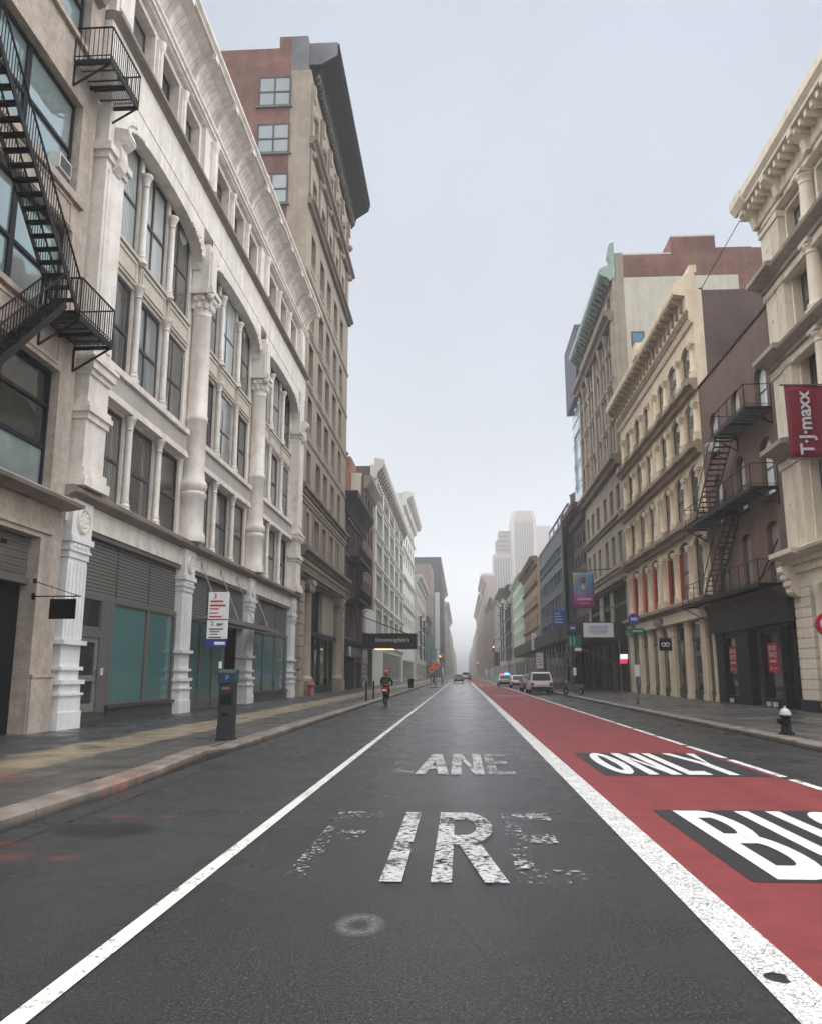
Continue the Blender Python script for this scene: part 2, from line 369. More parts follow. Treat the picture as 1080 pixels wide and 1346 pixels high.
# ------------------------------------------------------------------ ground, road, pavements
KL, KR = -4.88, 7.62           # kerb lines
FL, FR = -11.0, 14.0           # building lines
YN, YF = -25.0, 1900.0
def ellipse(N, sp, cx, cy, rx, ry, soft=0.35, wob=None):
    dx = N.math('DIVIDE', N.math('SUBTRACT', sp.outputs[0], cx), rx); dy = N.math('DIVIDE', N.math('SUBTRACT', sp.outputs[1], cy), ry)
    r = N.math('SQRT', N.math('ADD', N.math('MULTIPLY', dx, dx), N.math('MULTIPLY', dy, dy)))
    if wob is not None: r = N.math('ADD', r, wob)
    return r
def asphalt(name, base=0.030, red=False):
    N = NT(name); sp = N.n('SeparateXYZ', {0: N.pos()})
    big = N.rng(N.noise(0.35, 4.0), 0.3, 0.7, 0.75, 1.25)
    lanes = N.rng(N.noise(1.0, 3.0, N.mapped((0.9, 0.03, 1))), 0.35, 0.65, 0.82, 1.22)     # wheel tracks run along the road
    col = N.mix(1.0, (base, base*1.03, base*1.10), N.math('MULTIPLY', big, lanes), 'MULTIPLY')
    ag = N.noise(95.0, 2.0)
    col = N.mix(N.rng(ag, 0.52, 0.68, 0.0, 0.75), col, (0.10, 0.10, 0.10)); col = N.mix(N.rng(N.noise(14.0, 4.0, rough=0.7), 0.5, 0.7, 0.0, 0.45), col, (0.012, 0.012, 0.013)); col = N.mix(N.rng(N.noise(38.0, 3.0), 0.30, 0.44, 0.6, 0.0), col, (0.010, 0.010, 0.011))
    col = N.mix(1.0, col, N.rng(N.noise(42.0, 2.0, rough=0.7), 0.35, 0.65, 0.3, 1.75), 'MULTIPLY')
    vo = N.n('TexVoronoi', {'Vector': N.pos(), 'Scale': 4.2}, feature='F1').outputs['Distance']
    col = N.mix(N.rng(vo, 0.02, 0.05, 0.5, 0.0), col, (0.16, 0.15, 0.14))                  # pale specks of gum and grit
    wob = N.math('MULTIPLY', N.math('SUBTRACT', N.noise(2.3, 3.0), 0.5), 0.7)
    def spot(cx, cy, rx, ry, c, amt, lo=0.75, hi=1.05):
        nonlocal col
        col = N.mix(N.rng(ellipse(N, sp, cx, cy, rx, ry, wob=wob), lo, hi, amt, 0.0), col, c)
    spot(-3.84, 9.1, 0.62, 0.42, (0.0045, 0.0045, 0.005), 0.97)
    spot(-3.5, 16.3, 0.7, 1.0, (0.016, 0.016, 0.017), 0.6); spot(-2.9, 11.2, 0.4, 0.6, (0.018, 0.018, 0.019), 0.55)
    spot(-3.9, 27.0, 0.9, 3.0, (0.015, 0.015, 0.016), 0.5); spot(3.0, 3.0, 1.0, 1.5, (0.02, 0.02, 0.021), 0.4)
    for cx, cy, rx, ry in ((-4.15, 7.75, 0.22, 0.16), (-3.66, 7.75, 0.16, 0.12), (-4.0, 9.95, 0.35, 0.10), (-3.5, 10.0, 0.14, 0.1), (-4.5, 8.3, 0.3, 0.1)):
        spot(cx, cy, rx*1.3, ry*1.5, (0.22, 0.04, 0.022), 0.32, 0.1, 1.0)
    er = ellipse(N, sp, -0.70, 5.9, 0.155, 0.24, wob=N.math('MULTIPLY', wob, 0.35))
    col = N.mix(N.math('MULTIPLY', N.rng(N.math('ABSOLUTE', N.math('SUBTRACT', er, 0.75)), 0.0, 0.45, 0.42, 0.0), N.rng(N.noise(30.0, 3.0), 0.35, 0.6, 0.2, 1.0)), col, (0.30, 0.30, 0.30))
    cr = N.n('TexVoronoi', {'Vector': N.n('Mapping', {'Vector': N.pos(), 'Scale': (0.45, 0.16, 1)}).outputs[0], 'Scale': 1.0}, feature='DISTANCE_TO_EDGE').outputs[0]
    col = N.mix(N.rng(cr, 0.0, 0.006, 0.6, 0.0), col, (0.012, 0.012, 0.012))
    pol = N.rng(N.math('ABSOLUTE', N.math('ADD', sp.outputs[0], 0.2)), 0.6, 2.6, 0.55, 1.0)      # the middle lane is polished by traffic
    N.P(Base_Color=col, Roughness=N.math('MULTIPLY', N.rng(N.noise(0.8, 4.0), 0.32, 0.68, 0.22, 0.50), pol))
    N.b.inputs['Specular IOR Level'].default_value = 0.52
    N.bump(N.math('ADD', ag, N.math('MULTIPLY', N.noise(260.0, 2.0), 0.5)), 0.45, 0.014)
    return N.mat
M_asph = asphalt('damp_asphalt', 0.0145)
def paint(name, col, wear=0.5, under=(0.032, 0.032, 0.034), scale=16.0, soft=0.05, rough=0.5, crack=False, grime=False, spec=0.35):
    """road paint worn through to the asphalt in flakes"""
    N = NT(name)
    n1 = N.noise(scale, 5.0, rough=0.7); n2 = N.noise(1.6, 2.0)
    k = N.math('ADD', N.math('MULTIPLY', n1, 0.7), N.math('MULTIPLY', n2, 0.3))
    m = N.rng(k, wear - soft, wear + soft, 1.0, 0.0) if wear < 1 else N.math('ADD', 0.0, 1.0)
    c = N.mix(1.0, col, N.rng(N.noise(3.0, 3.0), 0.3, 0.7, 0.85, 1.08), 'MULTIPLY')
    c = N.mix(N.rng(N.noise(90.0, 2.0), 0.55, 0.75, 0.0, 0.25), c, tuple(x*0.5 for x in col))
    if grime:                                                 # tyre tracks, dirt and tar crumbs along the lane
        c = N.mix(N.rng(N.noise(1.0, 4.0, N.mapped((1.3, 0.05, 1))), 0.45, 0.7, 0.0, 0.45), c, tuple(x*0.5 for x in col)); c = N.mix(N.rng(N.noise(2.6, 5.0), 0.55, 0.75, 0.0, 0.4), c, (0.10, 0.03, 0.03))
        c = N.mix(N.rng(N.n('TexVoronoi', {'Vector': N.pos(), 'Scale': 3.5}, feature='F1').outputs['Distance'], 0.02, 0.06, 0.8, 0.0), c, (0.03, 0.02, 0.02))
    if crack:
        v = N.n('TexVoronoi', {'Vector': N.pos(), 'Scale': 19.0, 'Randomness': 1.0}, feature='DISTANCE_TO_EDGE').outputs[0]
        m = N.math('MULTIPLY', m, N.math('MAXIMUM', N.rng(v, 0.01, 0.06, 0.2, 1.0), N.rng(N.noise(3.2, 4.0), 0.46, 0.58, 0.0, 1.0))); m = N.math('MULTIPLY', m, N.rng(N.noise(60.0, 3.0), 0.36, 0.5, 0.35, 1.0))
        sp = N.n('SeparateXYZ', {0: N.pos()})
        wob = N.math('MULTIPLY', N.math('SUBTRACT', N.noise(9.0, 2.0), 0.5), 0.9)
        m = N.math('MULTIPLY', m, N.rng(ellipse(N, sp, 1.71, 5.04, 0.07, 0.10, wob=wob), 0.8, 0.95, 0.0, 1.0))
    N.P(Base_Color=c, Roughness=rough)
    N.b.inputs['Specular IOR Level'].default_value = spec
    N.bump(N.noise(140.0, 2.0), 0.15, 0.01)
    if wear < 1:                                              # worn flakes let the road below show
        tr = N.n('BsdfTransparent'); ms = N.n('MixShader', {0: m, 1: tr.outputs[0], 2: N.b.outputs[0]})
        N.t.links.new(ms.outputs[0], [n for n in N.t.nodes if n.type == 'OUTPUT_MATERIAL'][0].inputs['Surface'])
    return N.mat
P_line = paint('white_lane_paint', (0.62, 0.62, 0.58), 0.60)
P_thick = paint('cracked_white_paint', (0.72, 0.72, 0.70), 0.63, crack=True)
P_new = paint('fresh_white_paint', (0.68, 0.67, 0.66), 0.69)
P_mid = paint('worn_white_paint', (0.45, 0.45, 0.45), 0.52)
P_old = paint('old_white_paint', (0.36, 0.36, 0.36), 0.485)
P_gone = paint('nearly_gone_paint', (0.42, 0.42, 0.42), 0.44, soft=0.03)
P_red = paint('red_bus_lane_paint', (0.205, 0.040, 0.042), 0.66, rough=0.6, soft=0.04, grime=True, spec=0.2)
P_box = paint('black_lettering_patch', (0.020, 0.020, 0.022), 1.5, rough=0.55)
P_edge = paint('broken_white_paint', (0.74, 0.73, 0.71), 0.56)

def sheet(name, x0, x1, y0, y1, z, mat, ny=1):
    b = MB(); 
    for k in range(ny):
        a, c = y0 + (y1-y0)*k/ny, y0 + (y1-y0)*(k+1)/ny
        b.F(*[b.V(y, x, z) for x, y in ((x0,a),(x1,a),(x1,c),(x0,c))])
    return tag(b.build(name, mat), kind='structure')
sheet('ground', -300, 300, -50, 2000, -0.30, surf('bare_ground', (0.12, 0.11, 0.10), 0.9, streak=0))
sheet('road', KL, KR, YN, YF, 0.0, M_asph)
sheet('bus_lane', 1.90, 5.10, YN, 420, 0.004, P_red)
sheet('lane_line', -2.23, -2.10, YN, 300, 0.008, P_line)
sheet('lane_line', 1.60, 1.895, YN, 420, 0.008, P_thick)
b = MB()
for k in range(70):
    y = 2.0 + k*3.05
    b.F(*[b.V(yy, x, 0.008) for x, yy in ((5.11, y), (5.25, y), (5.25, y+2.72), (5.11, y+2.72))])
tag(b.build('lane_line', P_edge), kind='structure')
for a, c in ((113.0, 115.6), (124.0, 127.0)):               # crosswalk bars far off
    b = MB()
    for k in range(12):
        x = -4.4 + k*0.98; b.F(*[b.V(yy, xx, 0.013) for xx, yy in ((x, a), (x+0.5, a), (x+0.5, c), (x, c))])
    tag(b.build('crosswalk', P_line), kind='structure')
sheet('stop_line', -2.1, 1.6, 108.5, 109.2, 0.009, P_line)
for (x0, x1, y0, y1, m) in ((-0.30, 0.95, 47.5, 48.3, P_gone), (2.3, 4.7, 62.5, 64.0, P_mid)):
    sheet('road_marking', x0, x1, y0, y1, 0.011, m)

# letters: strokes in a unit box, x right, y up
def ringpts(cx, cy, rx, ry, a0, a1, n=10): return [(cx + rx*math.cos(R(a0+(a1-a0)*k/n)), cy + ry*math.sin(R(a0+(a1-a0)*k/n))) for k in range(n+1)]
def sector(cx, cy, rx, ry, tx, ty, a0, a1, n=10):
    o = ringpts(cx, cy, rx, ry, a0, a1, n); i = ringpts(cx, cy, rx-tx, ry-ty, a0, a1, n)
    return [[o[k], o[k+1], i[k+1], i[k]] for k in range(n)]
def rect(a, b, c, d): return [[(a, c), (b, c), (b, d), (a, d)]]
def glyph(ch, tx, ty):
    if ch == 'F': return rect(0, tx, 0, 1) + rect(tx, 1, 1-ty, 1) + rect(tx, 0.8, 0.5, 0.5+ty)
    if ch == 'I': return rect(0, 1, 0, 1)
    if ch == 'E': return rect(0, tx, 0, 1) + rect(tx, 1, 1-ty, 1) + rect(tx, 0.88, 0.47, 0.47+ty) + rect(tx, 1, 0, ty)
    if ch == 'L': return rect(0, tx, 0, 1) + rect(tx, 1, 0, ty)
    if ch == 'R': return rect(0, tx, 0, 1) + rect(tx, 0.45, 1-ty, 1) + rect(tx, 0.45, 0.44, 0.44+ty) + sector(0.45, 0.72, 0.47, 0.28, tx, ty, -90, 90) + [[(0.36, 0.44), (0.36+tx*1.25, 0.44), (1, 0), (1-tx*1.15, 0)]]
    if ch == 'B':
        return rect(0, tx, 0, 1) + rect(tx, 0.5, 1-ty, 1) + rect(tx, 0.70, 0.5-ty/2, 0.5+ty/2) + rect(tx, 0.55, 0, ty) + sector(0.5, 0.75-ty/4, 0.42, 0.25+ty/4, tx, ty, -90, 90) + sector(0.55, 0.25+ty/4, 0.45, 0.25+ty/4, tx, ty, -90, 90)
    if ch == 'U': return rect(0, tx, 0.3, 1) + rect(1-tx, 1, 0.3, 1) + sector(0.5, 0.3, 0.5, 0.3, tx, ty, 180, 360, 14)
    if ch == 'S': return sector(0.5, 0.73, 0.5, 0.27, tx, ty, 20, 270, 14) + sector(0.5, 0.27+ty*0, 0.5, 0.27, tx, ty, -160, 90, 14)
    if ch == 'O': return sector(0.5, 0.5, 0.5, 0.5, tx, ty, 0, 360, 28)
    if ch == 'N': return rect(0, tx, 0, 1) + rect(1-tx, 1, 0, 1) + [[(tx, 1), (tx, 1-ty*2.0), (1-tx, 0), (1-tx, ty*2.0)]]
    if ch == 'A': return [[(0, 0), (tx, 0), (0.5+tx*0.4, 1), (0.5-tx*0.55, 1)]] + [[(1-tx, 0), (1, 0), (0.5+tx*0.55, 1), (0.5+tx*0.4-tx*0.85, 1)]] + rect(0.27, 0.73, 0.22, 0.22+ty)
    if ch == 'Y': return rect(0.5-tx/2, 0.5+tx/2, 0, 0.46) + [[(0, 1), (tx, 1), (0.5+tx/2, 0.46), (0.5-tx/2, 0.46)]] + [[(1-tx, 1), (1, 1), (0.5+tx/2, 0.46), (0.5-tx/2+tx*0.9, 0.46)]]
def road_word(letters, mats, y0, y1, z=0.012):
    for ch, x0, x1, mi in letters:
        b = MB(); w = x1 - x0; tx = 0.17/w; ty = 0.145
        for i, q in enumerate(glyph(ch, min(tx, 0.42), ty)): b.F(*[b.V(y0 + p[1]*(y1-y0), x0 + p[0]*w, z + 0.0002*i) for p in q])
        tag(b.build('road_lettering', mats[mi], recalc=False), kind='structure')
PM = [P_new, P_mid, P_old, P_gone, paint('vanished_white_paint', (0.40, 0.40, 0.40), 0.42, soft=0.03)]
road_word([('F', -1.48, -0.92, 4), ('I', -0.68, -0.50, 1), ('R', -0.27, 0.36, 1), ('E', 0.44, 1.00, 3)], PM, 7.02, 10.4)
road_word([('L', -1.24, -0.82, 4), ('A', -0.80, -0.24, 1), ('N', -0.20, 0.36, 1), ('E', 0.42, 0.88, 2)], PM, 14.2, 17.75)
sheet('lettering_patch', 2.31, 4.74, 7.2, 10.78, 0.008, P_box)
road_word([('B', 2.54, 3.12, 0), ('U', 3.27, 3.81, 0), ('S', 3.96, 4.50, 0)], PM, 7.28, 10.7)
sheet('lettering_patch', 2.33, 5.0, 14.22, 18.2, 0.008, P_box)
road_word([('O', 2.50, 3.0, 0), ('N', 3.08, 3.62, 0), ('L', 3.72, 4.12, 0), ('Y', 4.14, 4.80, 0)], PM, 14.4, 18.1)
# arrow far down the lane
b = MB()
for q in ([(-0.12, 68), (0.12, 68), (0.12, 71.5), (-0.12, 71.5)], [(-0.5, 71.5), (0.5, 71.5), (0, 74.5)]): b.F(*[b.V(y, x, 0.011) for x, y in q])
tag(b.build('road_marking', P_mid), kind='structure')

# pavements and kerbs
def paving(name, base, side):
    N = NT(name); sp = N.n('SeparateXYZ', {0: N.pos()})
    bt = N.n('TexBrick', {'Vector': N.pos(), 'Color1': (1, 1, 1, 1), 'Color2': (0.80, 0.80, 0.80, 1), 'Mortar': (0.28, 0.28, 0.28, 1), 'Scale': 1.0,
                          'Mortar Size': 0.028, 'Brick Width': 1.52, 'Row Height': 1.52, 'Mortar Smooth': 0.3}, offset=0.0)
    c = N.mix(1.0, base, bt.outputs['Color'], 'MULTIPLY')
    c = N.mix(1.0, c, N.rng(N.noise(0.5, 4.0), 0.3, 0.7, 0.6, 1.35), 'MULTIPLY')
    wob = N.math('MULTIPLY', N.math('SUBTRACT', N.noise(0.8, 4.0), 0.5), 0.8)
    if side == 'L':
        X = N.math('ADD', sp.outputs[0], wob)
        tan = N.math('MULTIPLY', N.rng(N.math('ABSOLUTE', N.math('ADD', X, 7.55)), 0.62, 0.80, 1.0, 0.0), N.rng(sp.outputs[1], 9.0, 13.0, 0.35, 1.0))
        c = N.mix(N.math('MULTIPLY', tan, N.rng(N.noise(1.4, 4.0), 0.34, 0.58, 0.35, 1.0)), c, (0.27, 0.215, 0.14))
        c = N.mix(N.rng(X, -8.6, -8.35, 0.8, 0.0), c, (0.030, 0.034, 0.040))                    # wet slate flags by the buildings
        pk = ellipse(N, sp, -7.2, 12.0, 1.0, 1.4, wob=wob)
        c = N.mix(N.rng(pk, 0.3, 1.0, 0.40, 0.0), c, (0.30, 0.10, 0.06))
    else:
        c = N.mix(N.rng(N.noise(0.7, 3.0, N.mapped((1, 0.35, 1))), 0.5, 0.62, 0.0, 0.75), c, (0.035, 0.034, 0.034))
    vo = N.n('TexVoronoi', {'Vector': N.pos(), 'Scale': 3.0}, feature='F1').outputs['Distance']
    c = N.mix(N.rng(vo, 0.03, 0.06, 0.6, 0.0), c, (0.02, 0.02, 0.02))
    N.P(Base_Color=c, Roughness=N.rng(N.noise(0.9, 3.0), 0.35, 0.65, 0.25, 0.65))
    N.bump(N.noise(60.0, 3.0), 0.2, 0.01); return N.mat
M_pavL = paving('damp_flagstones', (0.078, 0.072, 0.066), 'L'); M_pavR = paving('concrete_flags', (0.092, 0.088, 0.082), 'R')
def kerbmat():
    N = NT('granite_kerb'); sp = N.n('SeparateXYZ', {0: N.pos()})
    c = N.mix(1.0, (0.19, 0.160, 0.135), N.rng(N.noise(2.1, 5.0), 0.3, 0.7, 0.45, 1.4), 'MULTIPLY')
    j = N.math('FRACT', N.math('DIVIDE', sp.outputs[1], 2.4))
    c = N.mix(N.rng(j, 0.0, 0.018, 0.95, 0.0), c, (0.03, 0.028, 0.026))
    c = N.mix(N.rng(N.noise(55.0, 2.0), 0.5, 0.7, 0.0, 0.4), c, (0.09, 0.08, 0.075))
    c = N.mix(N.rng(sp.outputs[2], 0.02, 0.10, 0.85, 0.0), c, (0.035, 0.03, 0.027))            # darker towards the bottom of the kerb face
    c = N.mix(N.math('MULTIPLY', N.rng(N.math('ABSOLUTE', N.math('SUBTRACT', sp.outputs[1], 12.2)), 0.4, 1.2, 0.5, 0.0), N.rng(N.noise(5.0, 3.0), 0.45, 0.6, 0.0, 1.0)), c, (0.36, 0.12, 0.08))
    N.P(Base_Color=c, Roughness=0.6); N.bump(N.noise(30.0, 3.0), 0.3, 0.02); return N.mat
M_kerb = kerbmat()
def kerbrun(name, xs, inner, y0, y1):
    """kerb stones with slightly worn, uneven lips; xs gives the road-side x at each y"""
    b = MB(); sgn = 1 if inner < xs(y0) else -1
    ys = []; y = y0
    while y < y1: ys.append(y); y += 1.2 if y < 60 else 12.0
    ys.append(y1); ring = []
    for i, y in enumerate(ys):
        x = xs(y) + (random.uniform(-0.012, 0.012) if y < 60 else 0); zt = 0.15 + (random.uniform(-0.012, 0.006) if y < 60 else 0)
        if 17.2 < y < 18.9 and sgn > 0: zt -= 0.06
        ring.append([b.V(y, x, -0.2), b.V(y, x, zt-0.03), b.V(y, x - sgn*0.035, zt), b.V(y, x - sgn*0.36, 0.155), b.V(y, x - sgn*0.36, -0.2)])
    for A, B in zip(ring, ring[1:]):
        for k in range(4): b.F(A[k], A[k+1], B[k+1], B[k])
    return tag(b.build(name, M_kerb), kind='structure')
def xl(y):
    if y < 13: return KL
    if y < 17.2: return KL - 0.30*(y-13)/4.2
    if y < 19: return KL - 0.30 + 0.30*(y-17.2)/1.8
    return KL
kerbrun('kerb', xl, -12, YN, 900); kerbrun('kerb', lambda y: KR, 20, YN, 900)
b = MB(); b.box(YN, YF, -40, KL-0.35, -0.25, 0.148); tag(b.build('pavement', M_pavL), kind='structure')
b = MB(); b.box(YN, YF, KR+0.35, 60, -0.25, 0.148); tag(b.build('pavement', M_pavR), kind='structure')
# gutters of darker, smoother asphalt sit along both kerbs
sheet('gutter', KL+0.001, KL+0.42, YN, 300, 0.005, asphalt('wet_gutter', 0.017)); sheet('gutter', KR-0.40, KR-0.001, YN, 300, 0.005, bpy.data.materials['wet_gutter'])
# ------------------------------------------------------------------ left side of the street
# ---- beige building with the fire escape (nearest, cut by the frame)
B0 = Bld('corner_loft_building', 'L', FL, 8.0, 21.84, 'beige stone loft building with dark steel windows at the left edge of the photo')
o0 = 8.0; U = lambda y: y - o0
b = B0.mb(); holes = []
for (z0, z1) in ((6.42, 9.87), (11.15, 14.1), (15.35, 18.15), (20.0, 23.2)):
    for (a, c) in ((9.6, 14.6), (15.9, 20.98)): holes.append((U(a), U(c), z0, z1))
holes += [(U(15.9), U(20.72), 0.0, 5.17), (U(9.6), U(14.9), 0.0, 5.17)]
b.wall(0, B0.L, 0, 26.0, holes, depth=0.45); B0.part('wall', b, M_beige)
B0.body(26.0, M_brick, front=-0.46)
b = B0.mb()                                                   # mouldings and pier mask flush trims
b.box(U(15.0), U(21.25), 0.003, 0.07, 5.30, 5.42)
for z in (10.95, 14.95, 19.8): b.box(0.02, U(21.3), 0.003, 0.13, z, z+0.16)
for z0, z1 in ((14.15, 14.9), (10.0, 10.85)):
    for (a, c) in ((9.8, 14.4), (16.1, 20.8)):
        b.box(U(a), U(c), 0.003, 0.035, z0, z0+0.08); b.box(U(a), U(c), 0.003, 0.035, z1-0.08, z1)
        b.box(U(a), U(a)+0.08, 0.003, 0.035, z0+0.08, z1-0.08); b.box(U(c)-0.08, U(c), 0.003, 0.035, z0+0.08, z1-0.08)
b.box(U(20.75), U(21.9), 0.003, 0.06, 0.0, 1.55); b.box(U(20.72), U(21.92), 0.003, 0.09, 1.55, 1.63)
B0.part('moulding', b, M_beige)
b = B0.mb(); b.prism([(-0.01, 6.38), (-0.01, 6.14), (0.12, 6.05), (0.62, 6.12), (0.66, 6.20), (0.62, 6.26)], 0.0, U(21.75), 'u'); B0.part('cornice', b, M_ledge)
b = B0.mb(); b.prism([(-0.01, 23.9), (-0.01, 22.6), (0.25, 22.7), (0.62, 23.1), (0.66, 23.7)], 0.0, U(21.6), 'u')
for y in (12.0, 15.3, 21.2): b.prism([(0.0, 23.0), (0.0, 21.9), (0.22, 22.0), (0.55, 22.7), (0.55, 23.0)], U(y)-0.22, U(y)+0.22, 'u')
B0.part('upper_cornice', b, M_ledge)
for (z0, z1) in ((6.42, 9.87), (11.15, 14.1), (15.35, 18.15), (20.0, 23.2)):
    for (a, c) in ((9.6, 14.6), (15.9, 20.98)):
        n = 2; w = (c-a)/n
        for k in range(n):
            h = z1 - z0
            f = B0.mb(); W_ = w; t = 0.11
            cx = U(a) + w*(k+0.5)
            f.box(-w/2+0.004, -w/2+t, -0.06, 0.06, 0, h); f.box(w/2-t, w/2-0.004, -0.06, 0.06, 0, h)
            f.box(-w/2+t, w/2-t, -0.06, 0.06, 0, t); f.box(-w/2+t, w/2-t, -0.06, 0.06, h-t, h)
            lv = (h*0.36, h*0.70) if z0 < 7 else (h*0.45,)
            for q in lv: f.box(-w/2+t, w/2-t, -0.05, 0.07, q-0.05, q+0.05)
            fo = B0.part('window', f, M_navy, loc=(-0.30, cx, z0))
            rows = [t] + list(lv) + [h-t]
            for i, (p, q) in enumerate(zip(rows, rows[1:])):
                g = B0.mb(); g.box(-w/2+0.03, w/2-0.03, -0.015, 0.0, p-(0.02 if i == 0 else 0), q)
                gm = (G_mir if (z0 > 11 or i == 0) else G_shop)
                po = g.build('pane', gm, fo, (0, 0, 0)); po.rotation_euler = (0, R(random.uniform(-0.3, 0.3)), R(random.uniform(-0.3, 0.3)))
b = B0.mb()                                                   # roller shutter half down, dark entrance behind
for k in range(11): b.box(U(15.95), U(20.68), -0.34, -0.30 + 0.012*(k % 2), 4.08 + k*0.095, 4.08 + k*0.095 + 0.085)
b.box(U(15.92), U(20.70), -0.40, -0.22, 3.93, 4.08); B0.part('roller_shutter', b, M_greyframe)
b = B0.mb(); b.box(U(15.92), U(20.70), -0.455, -0.44, 0.0, 3.93); b.box(U(9.62), U(14.88), -0.455, -0.44, 0.0, 5.15); B0.part('doorway', b, M_void)
b = B0.mb(); b.box(U(19.35), U(19.55), -0.29, -0.24, 4.83, 4.93); B0.part('vent', b, M_black)

# ---- black iron fire escape on it
FE = empty('fire_escape', (FL, 20.0, 6.0), 'black iron fire escape zigzagging across the beige building at upper left', 'fire escape')
def fe_part(name, m, mat=M_iron): return m.build(name, mat, FE, (-FL + FL, -20.0, -6.0))
def platform(y0, y1, z, d1=1.1, d0=0.02, rail=1.05, holes=None, sx=1, near=True, pick=0.135):
    """slatted floor, edge beams, railing with pickets, brackets to the wall"""
    m = MB(sx); n = int((d1-d0)/0.07)
    for k in range(n): m.box(y0, y1, d0 + 0.07*k, d0 + 0.07*k + 0.032, z, z+0.03)
    k = y0
    while k < y1: m.box(k, k+0.04, d0, d1, z-0.035, z-0.002); k += 0.42
    m.box(y0, y1, d1-0.03, d1+0.02, z-0.14, z+0.04)
    for y in (y0, (y0+y1)/2, y1-0.07): m.box(y, y+0.07, d0, d1-0.031, z-0.14, z-0.037)
    r = MB(sx)
    segs = [((y0, d1), (y1, d1)), ((y1, d1), (y1, d0))] + ([((y0, d0), (y0, d1))] if near else [])
    for (a, b2) in segs:
        p, q = Vector((a[0], a[1], z+rail)), Vector((b2[0], b2[1], z+rail)); r.bar(p, q, 0.045, 0.03)
        r.bar(p - Vector((0,0,rail-0.12)), q - Vector((0,0,rail-0.12)), 0.03, 0.02)
        L = (q-p).length; c = max(1, int(L/pick))
        for k in range(c+1):
            x = p.lerp(q, k/max(c,1)); r.bar(x - Vector((0,0,rail)), x, 0.018 if k % 8 and pick < 1 else 0.03, 0.018 if k % 8 and pick < 1 else 0.03)
    g = MB(sx)
    for y in (y0+0.05, y1-0.05):
        g.bar((y, d0, z-0.12), (y, d0, z-0.80), 0.05, 0.05); g.bar((y, d0, z-0.78), (y, d1-0.05, z-0.14), 0.045, 0.05)
    return m, r, g
def flight(p0, p1, width, sx=1, n=None, rail=True, flip=1, pk=2, solid=False):
    """open-tread stair between two points on its outer stringer; the tread runs inwards"""
    m = MB(sx); r = MB(sx); p0 = Vector(p0); p1 = Vector(p1); w = Vector((0, -width*flip, 0))
    m.bar(p0, p1, 0.03, 0.17); m.bar(p0+w, p1+w, 0.03, 0.17)
    n = n or max(4, int(abs(p1.z-p0.z)/0.225))
    for k in range(n+1):
        c = p0.lerp(p1, k/n); 
        if solid: m.box(c.x-0.12, c.x+0.12, min(c.y, c.y+w.y)+0.016, max(c.y, c.y+w.y)-0.016, c.z-0.03, c.z+0.012); continue
        m.box(c.x-0.105, c.x-0.015, min(c.y, c.y+w.y)+0.016, max(c.y, c.y+w.y)-0.016, c.z-0.015, c.z+0.012)
        m.box(c.x+0.015, c.x+0.105, min(c.y, c.y+w.y)+0.016, max(c.y, c.y+w.y)-0.016, c.z-0.015, c.z+0.012)
    if rail:
        for off in ((Vector((0,0,0)), w)):
            a, b2 = p0+off+Vector((0,0,0.92)), p1+off+Vector((0,0,0.92)); r.bar(a, b2, 0.04, 0.035)
            for k in range(0, int(n*pk)+1):
                c = p0.lerp(p1, k/int(n*pk))+off; r.bar(c, c+Vector((0,0,0.92)), 0.017, 0.017)
    return m, r
for nm, (y0, y1, z) in {'a': (20.2, 22.25, 19.1), 'b': (19.6, 21.65, 10.9), 'c': (11.4, 14.95, 15.25)}.items():
    m, r, g = platform(y0, y1, z); fe_part('platform', m); fe_part('railing', r); fe_part('bracket', g)
m, r = flight((19.55, 1.08, 10.95), (15.0, 1.08, 15.3), 0.62); fe_part('stair', m); fe_part('handrail', r)
m, r = flight((18.9, 1.08, 10.85), (14.0, 1.08, 6.05), 0.50); fe_part('stair', m); fe_part('handrail', r)
AC0 = empty('air_conditioner', (FL-0.30, 20.2, 15.46), 'white window air conditioner in a steel window above the fire escape stair', 'air conditioner')
b = MB(); b.box(-0.34, 0.34, -0.1, 0.34, 0, 0.46); b.build('casing', flat('white_enamel', (0.55, 0.55, 0.53), 0.5), AC0)
b = MB()
for k in range(8): b.box(-0.29, 0.29, 0.342, 0.352, 0.05 + k*0.046, 0.075 + k*0.046)
b.build('grille', M_irongrey, AC0)
HS = empty('hanging_sign', (FL, 20.55, 3.0), 'black blank sign board hanging from an iron bracket by the white corner pier', 'sign')
b = MB(); b.box(-0.02, 0.02, 0.48, 1.16, 0.02, 0.53); b.build('sign_board', flat('matt_black_board', (0.006, 0.006, 0.007), 0.45), HS)
b = MB(); b.bar((0, 0.0, 0.60), (0, 1.28, 0.60), 0.03, 0.03); b.bar((0, 0.0, 1.0), (0, 1.2, 0.615), 0.02, 0.02)
for d in (0.55, 1.09): b.bar((0, d, 0.52), (0, d, 0.59), 0.015, 0.015)
b.box(-0.06, 0.06, 0.003, 0.04, 0.52, 0.68); b.box(-0.06, 0.06, 0.003, 0.05, 0.94, 1.06); b.build('bracket', M_iron, HS)

